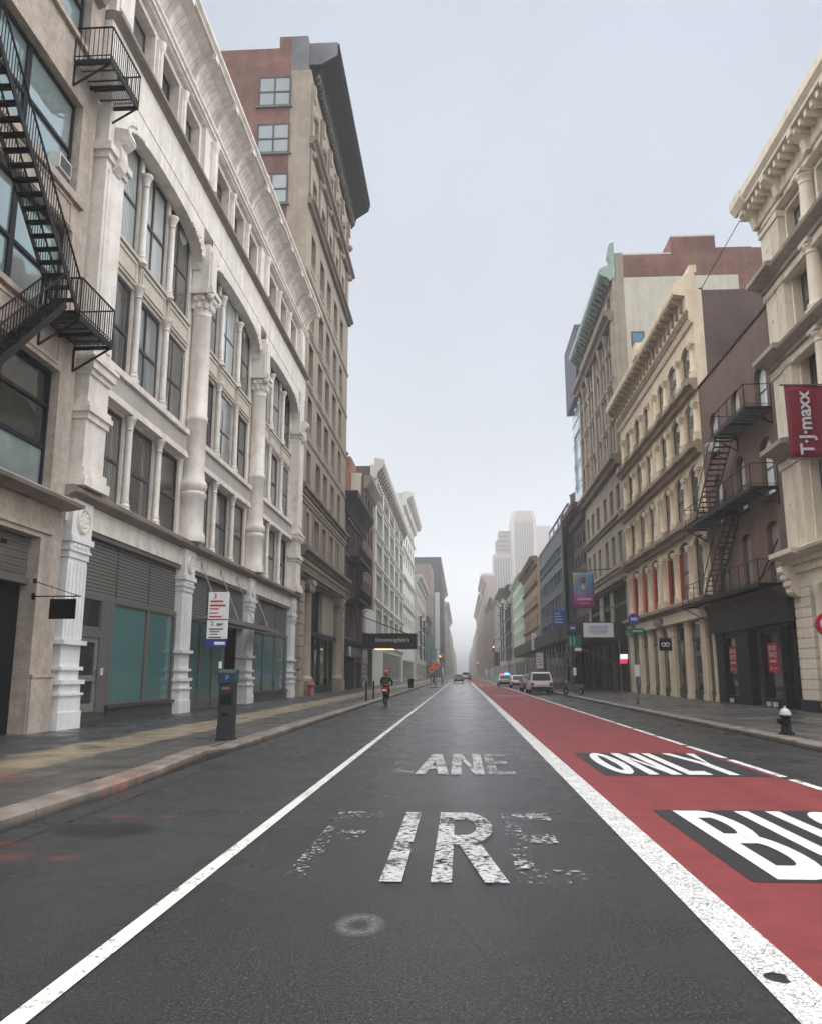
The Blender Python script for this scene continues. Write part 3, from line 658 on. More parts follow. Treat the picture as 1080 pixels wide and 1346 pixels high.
# ---- white cast-iron building
o1 = 21.88; B1 = Bld('cast_iron_building', 'L', FL, o1, 54.86, 'white cast-iron building with tall columns and arches, teal shop windows at street level')
U = lambda y: y - o1
B1.body(26.6, M_brick, front=-0.62)
PC = [22.68, 32.3, 42.5, 53.4]                                # pier and column centres
HW = [0.72, 0.62, 0.62, 0.80]
bays = [(PC[i]+HW[i], PC[i+1]-HW[i+1]) for i in range(3)]
b = B1.mb(); holes = []
for (a, c) in bays:
    w3 = (c-a)/3
    for k in range(3):
        x0, x1 = U(a)+w3*k+0.13, U(a)+w3*(k+1)-0.13
        for (z0, z1) in ((6.98, 10.12), (11.45, 14.78), (16.02, 19.95)): holes.append((x0, x1, z0, z1))
b.wall(U(PC[0])-0.75, U(PC[3])+0.8, 6.55, 20.4, holes, depth=0.2, d=-0.26); B1.part('wall', b, M_white)
for bi, (a, c) in enumerate(bays):
    w3 = (c-a)/3
    for k in range(3):
        x0, x1 = U(a)+w3*k+0.13, U(a)+w3*(k+1)-0.13; w = x1-x0
        for fl, (z0, z1) in enumerate(((6.98, 10.12), (11.45, 14.78), (16.02, 19.95))):
            B1.win((x0+x1)/2, z0+0.003, w-0.008, z1-z0-0.006, 'sash_pair' if fl else 'sash', d=-0.39, fm=M_frame, gm=(G_sky if (fl == 2 and k < 2) or (fl == 1 and k == 1) else G_dark), fw=0.10, tilt=0.8)
def turned(m, u, d, z0, z1, r):
    """slender turned colonnette with base, bulb and cap"""
    h = z1-z0
    m.lathe(u, d, [(r*1.7, z0), (r*1.7, z0+0.12), (r*1.25, z0+0.16), (r*1.5, z0+0.24), (r*1.05, z0+0.32), (r*1.25, z0+0.38), (r, z0+0.48), (r*0.92, z1-0.5), (r*1.3, z1-0.46), (r*1.0, z1-0.42), (r*1.1, z1-0.3), (r*1.75, z1-0.12), (r*1.9, z1-0.1), (r*1.9, z1)], 10)
for bi, (a, c) in enumerate(bays):
    w3 = (c-a)/3
    for k in (1, 2):
        for (z0, z1) in ((6.88, 10.2), (11.42, 15.0), (15.85, 19.3)):
            m = B1.mb(); turned(m, U(a)+w3*k, -0.12, z0, z1, 0.115); B1.part('colonnette', m, M_white, smooth=True)
for (a, c) in bays:                                            # spandrels, sills and lintels of each bay
    x0, x1 = U(a)+0.003, U(c)-0.003; w3 = (c-a)/3
    m = B1.mb(); m.box(x0, x1, -0.25, -0.06, 10.50, 11.18); B1.part('spandrel', m, M_grey)
    m = B1.mb(); m.box(x0, x1, -0.25, 0.06, 11.19, 11.40); m.box(x0, x1, -0.25, 0.00, 10.36, 10.49); m.box(x0, x1, -0.25, 0.05, 10.22, 10.36); m.box(x0, x1, -0.25, -0.02, 6.87, 6.96); B1.part('sill', m, M_white)
    for k in range(3):
        p0, p1 = x0 + w3*k + 0.14, x0 + w3*(k+1) - 0.14
        m = B1.mb(); m.box(p0, p1, -0.255, -0.17, 14.90, 15.86)
        for (q0, q1, r0, r1) in ((p0+0.12, p1-0.12, 15.02, 15.09), (p0+0.12, p1-0.12, 15.66, 15.73), (p0+0.12, p0+0.19, 15.09, 15.66), (p1-0.19, p1-0.12, 15.09, 15.66)): m.box(q0, q1, -0.168, -0.13, r0, r1)
        m.box(p0-0.02, p1+0.02, -0.253, -0.10, 15.88, 15.99); B1.part('spandrel', m, M_beigepanel)
    # the arch over the bay, its soffit and leaf ornament along the edge
    m = B1.mb(); m.arch(x0, x1, 18.55, 20.5, -0.245, 0.22, n=24, rise=1.35, pw=0.72); B1.part('arch', m, M_white)
    m = B1.mb(); mid, hw = (x0+x1)/2, (x1-x0)/2
    for k in range(2, 37):
        t = math.pi*k/38; e = 0.18 + 0.14*(abs(math.cos(t)))
        cc, ss_ = math.copysign(abs(math.cos(t))**0.72, math.cos(t)), math.sin(t)**0.72
        if abs(math.cos(t)) > 0.5: m.ball(mid - (hw-0.06)*cc, 0.24, 18.62 + 1.35*ss_, 0.07 + 0.045*(k % 2), 6, (1, 0.55, 1))
        if abs(math.cos(t)) > 0.72: m.ball(mid - (hw+0.10)*cc, 0.24, 18.84 + 1.35*ss_, 0.13, 6, (1, 0.5, 1.3))
    B1.part('ornament', m, M_white, smooth=True)
m = B1.mb(); m.box(0.02, B1.L-0.02, -0.24, 0.24, 20.51, 22.0); B1.part('frieze', m, M_white)
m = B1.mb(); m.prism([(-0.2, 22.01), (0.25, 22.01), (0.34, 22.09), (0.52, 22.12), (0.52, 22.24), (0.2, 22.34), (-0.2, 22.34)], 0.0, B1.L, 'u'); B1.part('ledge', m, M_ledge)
# columns
def big_column(m, u, d, r):
    m.lathe(u, d, [(r*1.35, 6.86), (r*1.35, 7.15), (r*1.15, 7.35), (r*1.12, 8.6), (r*1.32, 8.72), (r*1.32, 8.86), (r*1.12, 8.95), (r*1.3, 9.05), (r*1.36, 9.2), (r*1.3, 9.34), (r*1.08, 9.45), (r*1.05, 9.7), (r*1.0, 9.8), (r, 11.9), (r*1.1, 11.95), (r*1.1, 12.12), (r, 12.17), (r*0.9, 16.5), (r*1.0, 16.56), (r*0.92, 16.66), (r*0.98, 16.9), (r*1.3, 17.42), (r*1.2, 17.45)], 20)
def capital(m, u, d, r):
    for k in range(10):
        t = 2*math.pi*k/10
        m.ball(u + r*1.05*math.cos(t), d + r*1.05*math.sin(t), 16.98, 0.12, 6, (1, 1, 1.5)); m.ball(u + r*1.25*math.cos(t+0.3), d + r*1.25*math.sin(t+0.3), 17.25, 0.11, 6)
    for du in (-1, 1):
        for dd in (-1, 1): m.ball(u + du*r*1.12, d + dd*r*1.12, 17.36, 0.17, 8)
    m.box(u-r*1.5, u+r*1.5, d-r*1.2, d+r*1.5, 17.46, 17.66)
for i in (1, 2):
    m = B1.mb(); big_column(m, U(PC[i]), 0.10, 0.42); col = B1.part('column', m, M_white, smooth=True)
    k = B1.mb(); capital(k, U(PC[i]), 0.10, 0.42); B1.part('capital', k, M_white, parent=col, smooth=True)
    k = B1.mb(); k.box(U(PC[i])-0.5, U(PC[i])+0.5, -0.24, 0.48, 17.67, 19.75); k.box(U(PC[i])-0.36, U(PC[i])+0.36, 0.482, 0.55, 17.9, 19.5); B1.part('pier_block', k, M_white)
for i in (0, 3):
    c, h = U(PC[i]), HW[i]-0.06
    m = B1.mb(); m.box(c-h, c+h, -0.25, 0.34, 7.15, 17.2)
    for (z0, z1, e) in ((6.86, 7.15, 0.16), (7.15, 7.4, 0.08), (8.85, 9.05, 0.05), (9.05, 9.2, 0.13), (9.2, 9.34, 0.08), (10.2, 10.36, 0.05), (10.36, 10.6, 0.14), (10.6, 10.72, 0.2), (10.72, 10.9, 0.08), (17.2, 17.42, 0.06), (17.42, 17.66, 0.16)): m.box(c-h-e, c+h+e, 0.342, 0.36+e, z0, z1); m.box(c-h-e, c-h-0.002, -0.2, 0.341, z0, z1); m.box(c+h+0.002, c+h+e, -0.2, 0.341, z0, z1)
    m.box(c-h+0.14, c+h-0.14, 0.342, 0.385, 11.2, 16.9)
    m.box(c-h+0.02, c+h-0.02, -0.25, 0.33, 17.66, 20.48); B1.part('pilaster', m, M_white)
    m = B1.mb()                                                # scroll bracket on the pier head
    m.prism([(0.34, 18.55), (0.75, 18.45), (0.85, 18.2), (0.70, 18.0), (0.55, 17.9), (0.62, 17.5), (0.55, 17.2), (0.36, 17.0)], c-0.24, c+0.24, 'u')
    m.tube((c-0.27, 0.66, 18.2), (c+0.27, 0.66, 18.2), 0.17, 10); B1.part('scroll_bracket', m, M_white)
    m = B1.mb(); m.box(c-h, c+h, -0.25, 0.26, 22.36, 25.1); m.box(c-h+0.2, c+h-0.2, 0.262, 0.32, 22.7, 24.7); B1.part('attic_pier', m, M_white)
for i in (1, 2):
    c = U(PC[i]); m = B1.mb(); m.box(c-0.95, c+0.95, -0.25, 0.16, 22.36, 25.1); m.box(c-0.18, c+0.18, 0.162, 0.30, 22.4, 24.9); m.lathe(c, 0.30, [(0.17, 22.5), (0.15, 22.7), (0.13, 24.4), (0.2, 24.6), (0.22, 24.9)], 10); B1.part('attic_pier', m, M_white, smooth=False)
# attic windows
m = B1.mb(); holes = []; att = []
for i, (a, c) in enumerate(bays):
    a2 = a + (0.30 if i else 0.1); c2 = c - (0.30 if i < 2 else 0.1); w3 = (c2-a2)/3
    for k in range(3): holes.append((U(a2)+w3*k+0.28, U(a2)+w3*(k+1)-0.28, 22.55, 24.85)); att.append((U(a2)+w3*k, U(a2)+w3*(k+1)))
m.wall(0.03, B1.L-0.03, 22.345, 25.1, holes, depth=0.5, d=-0.02); B1.part('attic_wall', m, M_white)
for h in holes: B1.win((h[0]+h[1])/2, h[2]+0.003, h[1]-h[0]-0.008, h[3]-h[2]-0.006, 'sash', d=-0.44, gm=G_dark, fw=0.09)
for i, (p, q) in enumerate(att):
    if i % 3 == 0: continue
    m = B1.mb(); m.box(p-0.17, p+0.17, -0.015, 0.10, 22.36, 24.8); m.lathe(p, 0.12, [(0.15, 22.4), (0.15, 22.6), (0.10, 22.7), (0.09, 24.3), (0.15, 24.5), (0.18, 24.75)], 10); B1.part('attic_colonnette', m, M_white)
# cornice: moulding, coved frieze, brackets, crown
m = B1.mb(); m.prism([(-0.2, 25.11), (0.16, 25.11), (0.24, 25.2), (0.30, 25.2), (0.30, 25.34), (0.38, 25.40), (0.38, 25.54), (0.1, 25.62), (-0.2, 25.62)], 0.0, B1.L+0.25, 'u')
cov = [(0.08, 25.63), (0.12, 26.0), (0.30, 26.4), (0.62, 26.72), (0.98, 26.86), (0.98, 26.9), (-0.2, 26.9), (-0.2, 25.63)]
m.prism(cov, 0.0, B1.L+0.12, 'u')
m.prism([(-0.2, 26.91), (1.12, 26.91), (1.12, 27.0), (1.24, 27.10), (1.24, 27.22), (-0.2, 27.3)], 0.0, B1.L+0.35, 'u')
y = 0.35
while y < B1.L:                                                # flutes of the coved frieze
    for (p, q) in ((cov[0], cov[1]), (cov[1], cov[2]), (cov[2], cov[3])): m.bar((y, p[0]+0.01, p[1]), (y, q[0]+0.01, q[1]), 0.10, 0.035)
    y += 0.34
B1.part('cornice', m, M_white)
for k in range(11):
    u = 1.25 + k*3.12
    m = B1.mb(); m.prism([(0.32, 25.6), (0.42, 26.05), (0.70, 26.45), (1.10, 26.62), (1.10, 26.9), (0.2, 26.9), (0.1, 25.63)], u-0.13, u+0.13, 'u'); m.box(u-0.2, u+0.2, 1.0, 1.17, 26.60, 26.905); B1.part('bracket', m, M_white)
# ground floor
m = B1.mb(); m.box(0.03, B1.L-0.03, -0.40, 0.02, 5.86, 6.54); B1.part('fascia', m, M_white)
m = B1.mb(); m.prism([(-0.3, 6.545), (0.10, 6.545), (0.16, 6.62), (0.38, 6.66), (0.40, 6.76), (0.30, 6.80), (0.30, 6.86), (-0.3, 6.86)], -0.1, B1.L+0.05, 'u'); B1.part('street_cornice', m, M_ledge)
for i in range(4):
    c = U(PC[i]); h = 0.58
    m = B1.mb(); m.box(c-h, c+h, -0.5, 0.10, 0.14, 4.85)
    for k in range(5): m.box(c-h+0.10+k*0.225, c-h+0.10+k*0.225+0.10, 0.102, 0.14, 2.62, 4.72)
    for (z0, z1, e) in ((0.14, 0.62, 0.10), (0.62, 1.05, 0.07), (1.05, 1.12, 0.12), (1.12, 1.36, 0.05), (1.36, 1.48, 0.13), (1.74, 1.84, 0.08), (2.44, 2.56, 0.12), (4.86, 5.05, 0.03), (5.05, 5.12, 0.08), (5.12, 5.30, 0.04), (5.30, 5.46, 0.12), (5.46, 6.52, 0.05)): m.box(c-h-e, c+h+e, -0.45, 0.11+e, z0, z1)
    for k in range(4): m.ball(c-0.36+k*0.24, 0.165, 5.20, 0.10, 6, (1, 0.5, 0.9))
    pier = B1.part('street_pier', m, M_white2)
    m = B1.mb(); m.torus((c, 0.18, 5.98), (0, 1, 0), 0.33, 0.07, 20, 6); m.ball(c, 0.17, 5.98, 0.22, 10, (1, 0.3, 1))
    for k in range(8): m.ball(c+0.2*math.cos(k*0.785), 0.21, 5.98+0.2*math.sin(k*0.785), 0.075, 6, (1, 0.5, 1))
    B1.part('medallion', m, M_white, parent=pier, smooth=True)
for i, (a, c) in enumerate(bays):
    x0, x1 = U(a)-0.06, U(c)+0.06
    m = B1.mb(); m.box(x0, x1, -0.55, -0.02, 5.70, 5.855); m.box(x0, x1, -0.55, -0.10, 3.86, 4.02); B1.part('beam', m, M_greyframe)
    m = B1.mb(); m.box(x0, x1, -0.52, -0.20, 4.025, 5.695); 
    for k in (1, 2): m.box(x0+(x1-x0)*k/3-0.05, x0+(x1-x0)*k/3+0.05, -0.198, -0.15, 4.03, 5.69)
    B1.part('louvre_grille', m, M_lou)
    if i == 0: cuts = [(2.55, 5.35), (5.62, 8.15)]; s0 = 2.3
    elif i == 1: cuts = [(0.4, 2.0), (2.15, 3.9), (4.05, 5.6)]; s0 = None
    else: cuts = [(0.5, 3.2), (3.4, 6.2), (6.4, 9.0)]; s0 = 0.0
    if s0 is not None:
        m = B1.mb(); m.box(x0+s0, x1, -0.55, -0.05, 0.14, 0.58); m.box(x0+s0-0.05, x1+0.0, -0.55, 0.04, 0.585, 0.68); B1.part('stall_riser', m, M_darkriser)
    fr = B1.mb(); zb = 0.69 if s0 is not None else 0.16
    prev = 0.0 if i else 2.3
    for (p, q) in cuts:
        fr.box(x0+prev, x0+p, -0.45, -0.10, zb, 3.855); prev = q
    fr.box(x0+prev, x1 if i != 1 else x0+prev+0.15, -0.45, -0.10, zb, 3.855)
    for (p, q) in cuts:
        fr.box(x0+p+0.001, x0+q-0.001, -0.28, -0.13, zb, zb+0.058); fr.box(x0+p+0.001, x0+q-0.001, -0.28, -0.14, 3.802, 3.853)
        if i == 1: fr.box(x0+p+0.001, x0+q-0.001, -0.26, -0.15, 0.22, 0.62)
    fr = B1.part('shop_front', fr, M_greyframe)
    for (p, q) in cuts:
        g = B1.mb(); g.box(x0+p+0.001, x0+q-0.001, -0.20, -0.17, zb+0.06, 3.80); B1.part('shop_pane', g, G_teal, parent=fr)
    m = B1.mb(); m.box(x0, x1, -0.61, -0.56, 0.0, 5.7); B1.part('shop_interior', m, M_void)
    if i == 0:                                                 # the entrance beside the corner pier
        m = B1.mb(); m.box(x0+0.12, x0+1.62, -0.30, -0.10, 2.72, 2.95); m.box(x0+1.62, x0+2.28, -0.30, -0.10, 0.14, 3.855); m.box(x0+0.02, x0+0.12, -0.30, -0.10, 0.5, 3.855); m.box(x0+0.12, x0+1.62, -0.3, -0.14, 2.951, 3.05); B1.part('door_frame', m, M_greyframe)
        d = B1.mb(); z0 = 0.52; xa, xb = x0+0.13, x0+1.61
        d.box(xa, xa+0.19, -0.22, -0.14, z0, 2.71); d.box(xb-0.19, xb, -0.22, -0.14, z0, 2.71)
        for (p, q) in ((z0, z0+0.25), (1.42, 1.60), (2.58, 2.71)): d.box(xa+0.19, xb-0.19, -0.22, -0.14, p, q)
        door = B1.part('door', d, flat('grey_door_paint', (0.17, 0.17, 0.155), 0.5))
        g = B1.mb(); g.box(xa+0.18, xb-0.18, -0.19, -0.18, z0+0.2, 2.6); B1.part('door_pane', g, G_shop, parent=door)
        g = B1.mb(); g.bar((xb-0.08, -0.08, 1.35), (xb-0.08, -0.08, 1.75), 0.03, 0.03); g.box(xb-0.10, xb-0.06, -0.138, -0.08, 1.37, 1.41); g.box(xb-0.10, xb-0.06, -0.138, -0.08, 1.69, 1.73); B1.part('handle', g, M_irongrey, parent=door)
        g = B1.mb(); g.box(x0+0.12, x0+1.62, -0.20, -0.18, 3.05, 3.85); B1.part('transom_pane', g, G_shop)
        g = B1.mb(); g.box(x0+1.80, x0+1.92, -0.098, -0.06, 1.6, 1.82); B1.part('intercom', g, flat('pale_plastic', (0.6, 0.6, 0.58), 0.4))
        m = B1.mb(); m.box(x0-0.02, x0+2.2, -0.5, 0.12, 0.14, 0.32); m.box(x0, x0+2.15, -0.5, -0.06, 0.325, 0.5); B1.part('doorstep', m, M_darkriser)
# thin entrance canopy on rods over the middle bay
a, c = bays[1]; m = B1.mb(); m.box(U(a)+0.2, U(c)+2.9, 0.2, 1.05, 3.86, 3.96); m.box(U(a)+0.2, U(c)+2.9, 1.052, 1.10, 3.80, 4.0); can = B1.part('canopy', m, flat('grey_canopy_metal', (0.16, 0.155, 0.15), 0.5))
m = B1.mb()
for y in (1.2, 4.0, 6.8, 9.8): m.bar((U(a)+y, 0.04, 6.2), (U(a)+y, 0.98, 3.98), 0.04, 0.04); m.box(U(a)+y-0.08, U(a)+y+0.08, 0.022, 0.07, 6.1, 6.3)
B1.part('support_rod', m, flat('pale_steel_rod', (0.45, 0.44, 0.42), 0.4, 0.5), parent=can)

# ---- tall tan loft building with the dark overhanging cornice
o2 = 54.88; B2 = Bld('loft_tower', 'L', FL, o2, 77.2, 'tall tan stone loft building with a deep dark cornice and a red brick flank')
U = lambda y: y - o2
B2.body(49.3, M_brick, front=-1.55, depth=20)
m = B2.mb(); m.box(0.004, B2.L-0.01, -1.54, -0.6, 0, 47.3); m.box(0.004, 0.5, -0.599, -0.41, 0, 47.3); B2.part('return_wall', m, M_tanstone)
m = B2.mb(); m.box(0.005, 0.9, -1.545, -0.3, 47.31, 50.3); B2.part('parapet_block', m, M_slate)
m = B2.mb(); m.box(0.0045, 1.2, -2.5, -1.552, 49.31, 50.3); B2.part('parapet_pier', m, M_brick)
cols = [(57.0, 58.75), (60.9, 62.95), (64.4, 66.4), (68.2, 70.2), (72.0, 73.9)]
rows = [(10.75, 13.15), (15.1, 17.65), (19.2, 21.75), (23.3, 25.85), (27.5, 30.0), (32.3, 34.7), (37.3, 39.4), (41.9, 45.4)]
m = B2.mb(); holes = [(U(a), U(c), z0, z1) for (z0, z1) in rows for (a, c) in cols] + [(U(57.4), U(74.6), 0.0, 8.2)]
m.wall(0, B2.L, 0, 47.3, holes, depth=0.58); B2.part('wall', m, M_tanstone)
for (z0, z1) in rows:
    for (a, c) in cols: B2.win((U(a)+U(c))/2, z0+0.002, c-a-0.006, z1-z0-0.005, 'sash', d=-0.42, gm=G_dark, fw=0.09)
for zi, (z0, z1) in enumerate(rows):
    if zi in (1, 2, 3, 4, 5):
        m = B2.mb()
        for (a, c) in cols: m.box(U(a)+0.05, U(c)-0.05, 0.003, 0.05, z0-0.72, z0-0.60); m.box(U(a)+0.05, U(c)-0.05, 0.003, 0.05, z0-0.22, z0-0.10)
        B2.part('sill_panel', m, M_tanstone)
for y in (55.6, 59.8, 63.65, 67.3, 71.1, 75.4):               # pilasters of the upper storeys
    m = B2.mb(); m.box(U(y)-0.38, U(y)+0.38, 0.003, 0.16, 37.0, 40.9); m.box(U(y)-0.42, U(y)+0.42, 0.003, 0.22, 41.8, 46.3)
    m.box(U(y)-0.30, U(y)+0.30, 0.162, 0.34, 44.9, 46.2); m.ball(U(y), 0.3, 43.6, 0.34, 8); m.ball(U(y), 0.2, 40.4, 0.3, 8); B2.part('pilaster', m, M_tanstone)
for y in (56.9, 60.2, 63.9, 67.6, 71.4, 74.9): 
    m = B2.mb(); m.box(U(y)-0.12, U(y)+0.12, 0.003, 0.10, 10.6, 13.3); B2.part('pilaster', m, M_tanstone)
def course(bl, z, h, d, mat, name='string_course', u0=None, u1=None):
    m = bl.mb(); m.prism([(0.003, z), (d*0.5, z), (d*0.6, z+h*0.35), (d, z+h*0.5), (d, z+h*0.85), (d*0.7, z+h), (0.003, z+h)], 0.0 if u0 is None else u0, bl.L+0.05 if u1 is None else u1, 'u'); return bl.part(name, m, mat)
course(B2, 36.0, 0.55, 0.55, M_tandark); course(B2, 40.95, 0.65, 0.65, M_tandark); course(B2, 14.15, 0.6, 0.45, M_tandark); course(B2, 13.55, 0.5, 0.2, M_tanstone)
course(B2, 9.6, 0.75, 0.75, M_tandark); course(B2, 8.9, 0.65, 0.35, M_tanstone); course(B2, 8.22, 0.5, 0.5, M_tandark, u1=B2.L); course(B2, 30.6, 0.25, 0.12, M_tanstone); course(B2, 18.2, 0.2, 0.1, M_tanstone); course(B2, 22.2, 0.2, 0.1, M_tanstone); course(B2, 26.3, 0.2, 0.1, M_tanstone)
m = B2.mb(); m.prism([(-0.3, 47.31), (0.16, 47.2), (0.40, 47.6), (0.62, 48.3), (1.70, 49.0), (1.92, 49.2), (1.92, 50.2), (-0.3, 50.2)], 0.92, B2.L+0.7, 'u')
m.prism([(1.922, 49.6), (2.02, 49.6), (2.02, 50.25), (1.922, 50.25)], 0.9, B2.L+0.8, 'u'); B2.part('cornice', m, flat('blackened_cornice_metal', (0.006, 0.0065, 0.009), 0.85))
m = B2.mb(); m.prism([(-0.28, 48.4), (0.62, 48.4), (1.70, 49.05), (1.90, 49.25), (1.90, 50.3), (-0.28, 50.3)], 0.80, 0.899, 'u'); B2.part('cornice_end', m, M_slate)
m = B2.mb(); m.box(0.95, B2.L+0.5, 0.17, 0.2, 47.3, 47.5)
for k in range(40): m.box(1.0+k*0.55, 1.28+k*0.55, 0.17, 0.52, 47.32, 47.62)
B2.part('dentil_band', m, M_tandark)
# flank windows over the white roof
for (z0, z1) in ((44.2, 46.75), (40.2, 42.7), (36.0, 38.5), (31.9, 34.4)):
    fr, pn = win_mesh(2.5, z1-z0, 'sash_cross', M_frame, G_flank, 0.13)
    o = link('flank_window', fr, B2.root, (-2.75, -0.03, z0), (0, 0, R(-90))); link('pane', pn, o, (0, 0, 0), (0, 0, R(random.uniform(-1, 1))))
    m = MB(); m.box(-1.40, 1.40, -0.03, 0.115, -0.12, -0.005); m.build('sill', M_slate, o)
# ground storey: engaged columns, dark recessed shop
for y in (56.0, 76.0):
    m = B2.mb()
    m.box(U(y)-0.9, U(y)+0.9, 0.003, 0.25, 0.14, 1.15)
    for k in range(9): m.box(U(y)-0.8, U(y)+0.8, 0.003, 0.18, 1.2+k*0.76, 1.2+k*0.76+0.68)
    B2.part('rusticated_pier', m, M_tanstone)
for y in (58.3, 73.4):
    m = B2.mb(); m.lathe(U(y), -0.12, [(0.72, 1.15), (0.72, 1.3), (0.58, 1.45), (0.55, 1.6), (0.50, 7.2), (0.58, 7.3)], 16)
    m.box(U(y)-0.75, U(y)+0.75, -0.6, 0.55, 0.14, 1.14); col = B2.part('column', m, M_tanstone, smooth=True)
    k = B2.mb(); k.box(U(y)-0.75, U(y)+0.75, -0.7, 0.62, 7.85, 8.21)
    for dd in (-0.4, 0.42):
        for du in (-0.55, 0.55): k.torus((U(y)+du, dd, 7.6), (0, 1, 0), 0.18, 0.12, 12, 6)
    k.box(U(y)-0.6, U(y)+0.6, -0.5, 0.5, 7.55, 7.84); B2.part('capital', k, M_tanstone, parent=col)
m = B2.mb(); m.box(U(57.4), U(74.6), -0.595, -0.585, 0.14, 8.2); B2.part('shop_interior', m, M_void)
m = B2.mb()
m.box(U(59.2), U(72.4), -0.50, 0.05, 4.35, 4.75); m.box(U(59.2), U(72.4), -0.5, -0.2, 0.14, 0.75)
for y in (59.2, 63.2, 66.0, 69.6, 72.2): m.box(U(y), U(y)+0.22, -0.5, -0.25, 0.75, 4.35)
B2.part('shop_front', m, M_navy)
m = B2.mb(); m.box(U(66.4), U(72.4), -0.52, -0.2, 4.75, 8.2); B2.part('shop_panel', m, M_tanstone)
m = B2.mb(); m.box(U(59.3), U(72.3), -0.42, -0.40, 0.76, 4.34); B2.part('shop_pane', m, G_shop)
m = B2.mb(); m.box(U(59.45), U(63.15), -0.39, -0.36, 0.8, 2.9); B2.part('shop_poster', m, flat('teal_window_film', (0.02, 0.10, 0.12), 0.3))
sg = empty('projecting_sign', (FL, 60.0, 3.0), 'small pale plaque in the shop window of the tall tan building', 'sign')
m = MB(); m.box(-0.3, 0.3, -0.33, -0.30, 0.0, 0.75); m.build('plaque', flat('cream_plaque', (0.42, 0.44, 0.38), 0.5), sg)
m = MB(); m.bar((-0.22, -0.315, 0.75), (-0.22, -0.315, 1.2), 0.02, 0.02); m.bar((0.22, -0.315, 0.75), (0.22, -0.315, 1.2), 0.02, 0.02); m.build('chain', M_iron, sg)
sp = empty('standpipe', (FL+0.62, 57.0, 0.15), 'red fire department standpipe by the base of the tan stone column', 'standpipe')
m = MB(); m.lathe(0, 0, [(0.18, 0), (0.18, 0.06), (0.13, 0.08), (0.13, 0.55), (0.19, 0.6), (0.19, 0.75), (0.05, 0.82)], 12); m.build('pipe', flat('standpipe_red', (0.33, 0.03, 0.03), 0.4), sp, smooth=True)
m = MB(); m.tube((0.08, 0.08, 0.66), (0.22, 0.28, 0.66), 0.08, 10); m.tube((-0.08, 0.08, 0.66), (-0.22, 0.28, 0.66), 0.08, 10); m.build('inlet', flat('standpipe_red', (0.33, 0.03, 0.03), 0.4), sp)

# ---- narrow red-painted building with balconies
o3 = 77.25; B3 = Bld('tenement_building', 'L', FL, o3, 92.4, 'narrow dark red tenement with black cornice and iron balconies beside the tall tan building')
M_redpaint = surf('maroon_paint', (0.10, 0.032, 0.036), 0.7, 0.2, 0.2); M_tenement = surf('grimy_brownstone', (0.125, 0.10, 0.09), 0.85, 0.3, 0.4)
cols = [(1.0, 3.4), (4.0, 6.2), (6.8, 8.4), (9.4, 11.4), (12.4, 14.2)]; rows = [(5.1, 8.6), (9.2, 12.6), (13.3, 16.4)]
m = B3.mb(); m.wall(0, B3.L, 0, 18.6, [(a, c, z0, z1) for (z0, z1) in rows for (a, c) in cols] + [(0.8, 9.0, 0.14, 4.3), (10.2, 14.0, 0.14, 3.4)], depth=0.4); B3.part('wall', m, M_tenement)
B3.body(18.6, M_brickdk)
for zi, (z0, z1) in enumerate(rows):
    for ci, (a, c) in enumerate(cols): B3.win((a+c)/2, z0+0.002, c-a-0.006, z1-z0-0.005, 'seg', d=-0.3, fm=M_redpaint, gm=G_dark, fw=0.16)
    m = B3.mb()
    for (a, c) in cols: m.box(a-0.3, a-0.02, 0.003, 0.10, z0, z1); m.ball((a+c)/2, 0.1, z1+0.25, 0.3, 8, (1, 0.5, 0.8)); m.box(a-0.35, c+0.2, 0.003, 0.2, z1+0.05, z1+0.3)
    B3.part('window_surround', m, M_redpaint)
m = B3.mb(); m.prism([(0.003, 16.9), (0.2, 16.9), (0.4, 17.4), (1.1, 18.5), (1.2, 18.6), (1.2, 19.1), (0.003, 19.1)], -0.05, B3.L, 'u'); B3.part('cornice', m, M_cornice)
m = B3.mb(); m.prism([(0.003, 4.4), (0.4, 4.5), (0.5, 4.8), (0.003, 4.95)], 0, B3.L, 'u'); B3.part('string_course', m, M_cornice)
m = B3.mb(); m.box(0.82, 8.98, -0.3, -0.25, 0.15, 4.28); m.box(10.22, 13.98, -0.3, -0.25, 0.15, 3.38); B3.part('shop_pane', m, G_shop)
m = B3.mb()
for u in (0.82, 2.6, 4.6, 6.6, 8.8, 10.22, 12.0, 13.8): m.box(u, u+0.16, -0.25, -0.1, 0.15, 3.3)
m.box(0.82, 8.98, -0.25, 0.3, 3.3, 4.29); B3.part('shop_front', m, M_navy)
m = B3.mb(); m.prism([(-0.1, 3.0), (1.0, 2.6), (1.0, 2.5), (-0.1, 2.9)], 9.4, 14.4, 'u'); B3.part('awning', m, flat('grey_awning_cloth', (0.06, 0.055, 0.06), 0.8))
BA = empty('iron_balcony', (FL, o3, 8.8), 'stacked black iron balconies hanging on the dark red tenement', 'fire escape')
for z in (8.8, 12.9):
    mm, r, g = platform(2.0, 13.2, z, d1=1.2)
    for nm, q in (('platform', mm), ('railing', r), ('bracket', g)): q.build(nm, M_iron, BA, (0, 0, -8.8))
mm, r = flight((9.8, 0.8, 8.85), (6.2, 0.8, 12.9), 0.5); mm.build('stair', M_iron, BA, (0, 0, -8.8)); r.build('handrail', M_iron, BA, (0, 0, -8.8))
rs = empty('round_sign', (FL, o3+2.2, 3.35), 'round white sign on a black fascia of the dark red tenement', 'sign')
m = MB(); m.tube((0, 0.31, 0.35), (0, 0.42, 0.35), 0.5, 20); m.build('disc', flat('white_sign_face', (0.6, 0.6, 0.64), 0.4), rs)
m = MB(); m.box(-0.3, 0.3, 0.425, 0.44, 0.28, 0.36); m.box(-0.2, 0.2, 0.425, 0.44, 0.42, 0.48); m.build('emblem', M_navy, rs)

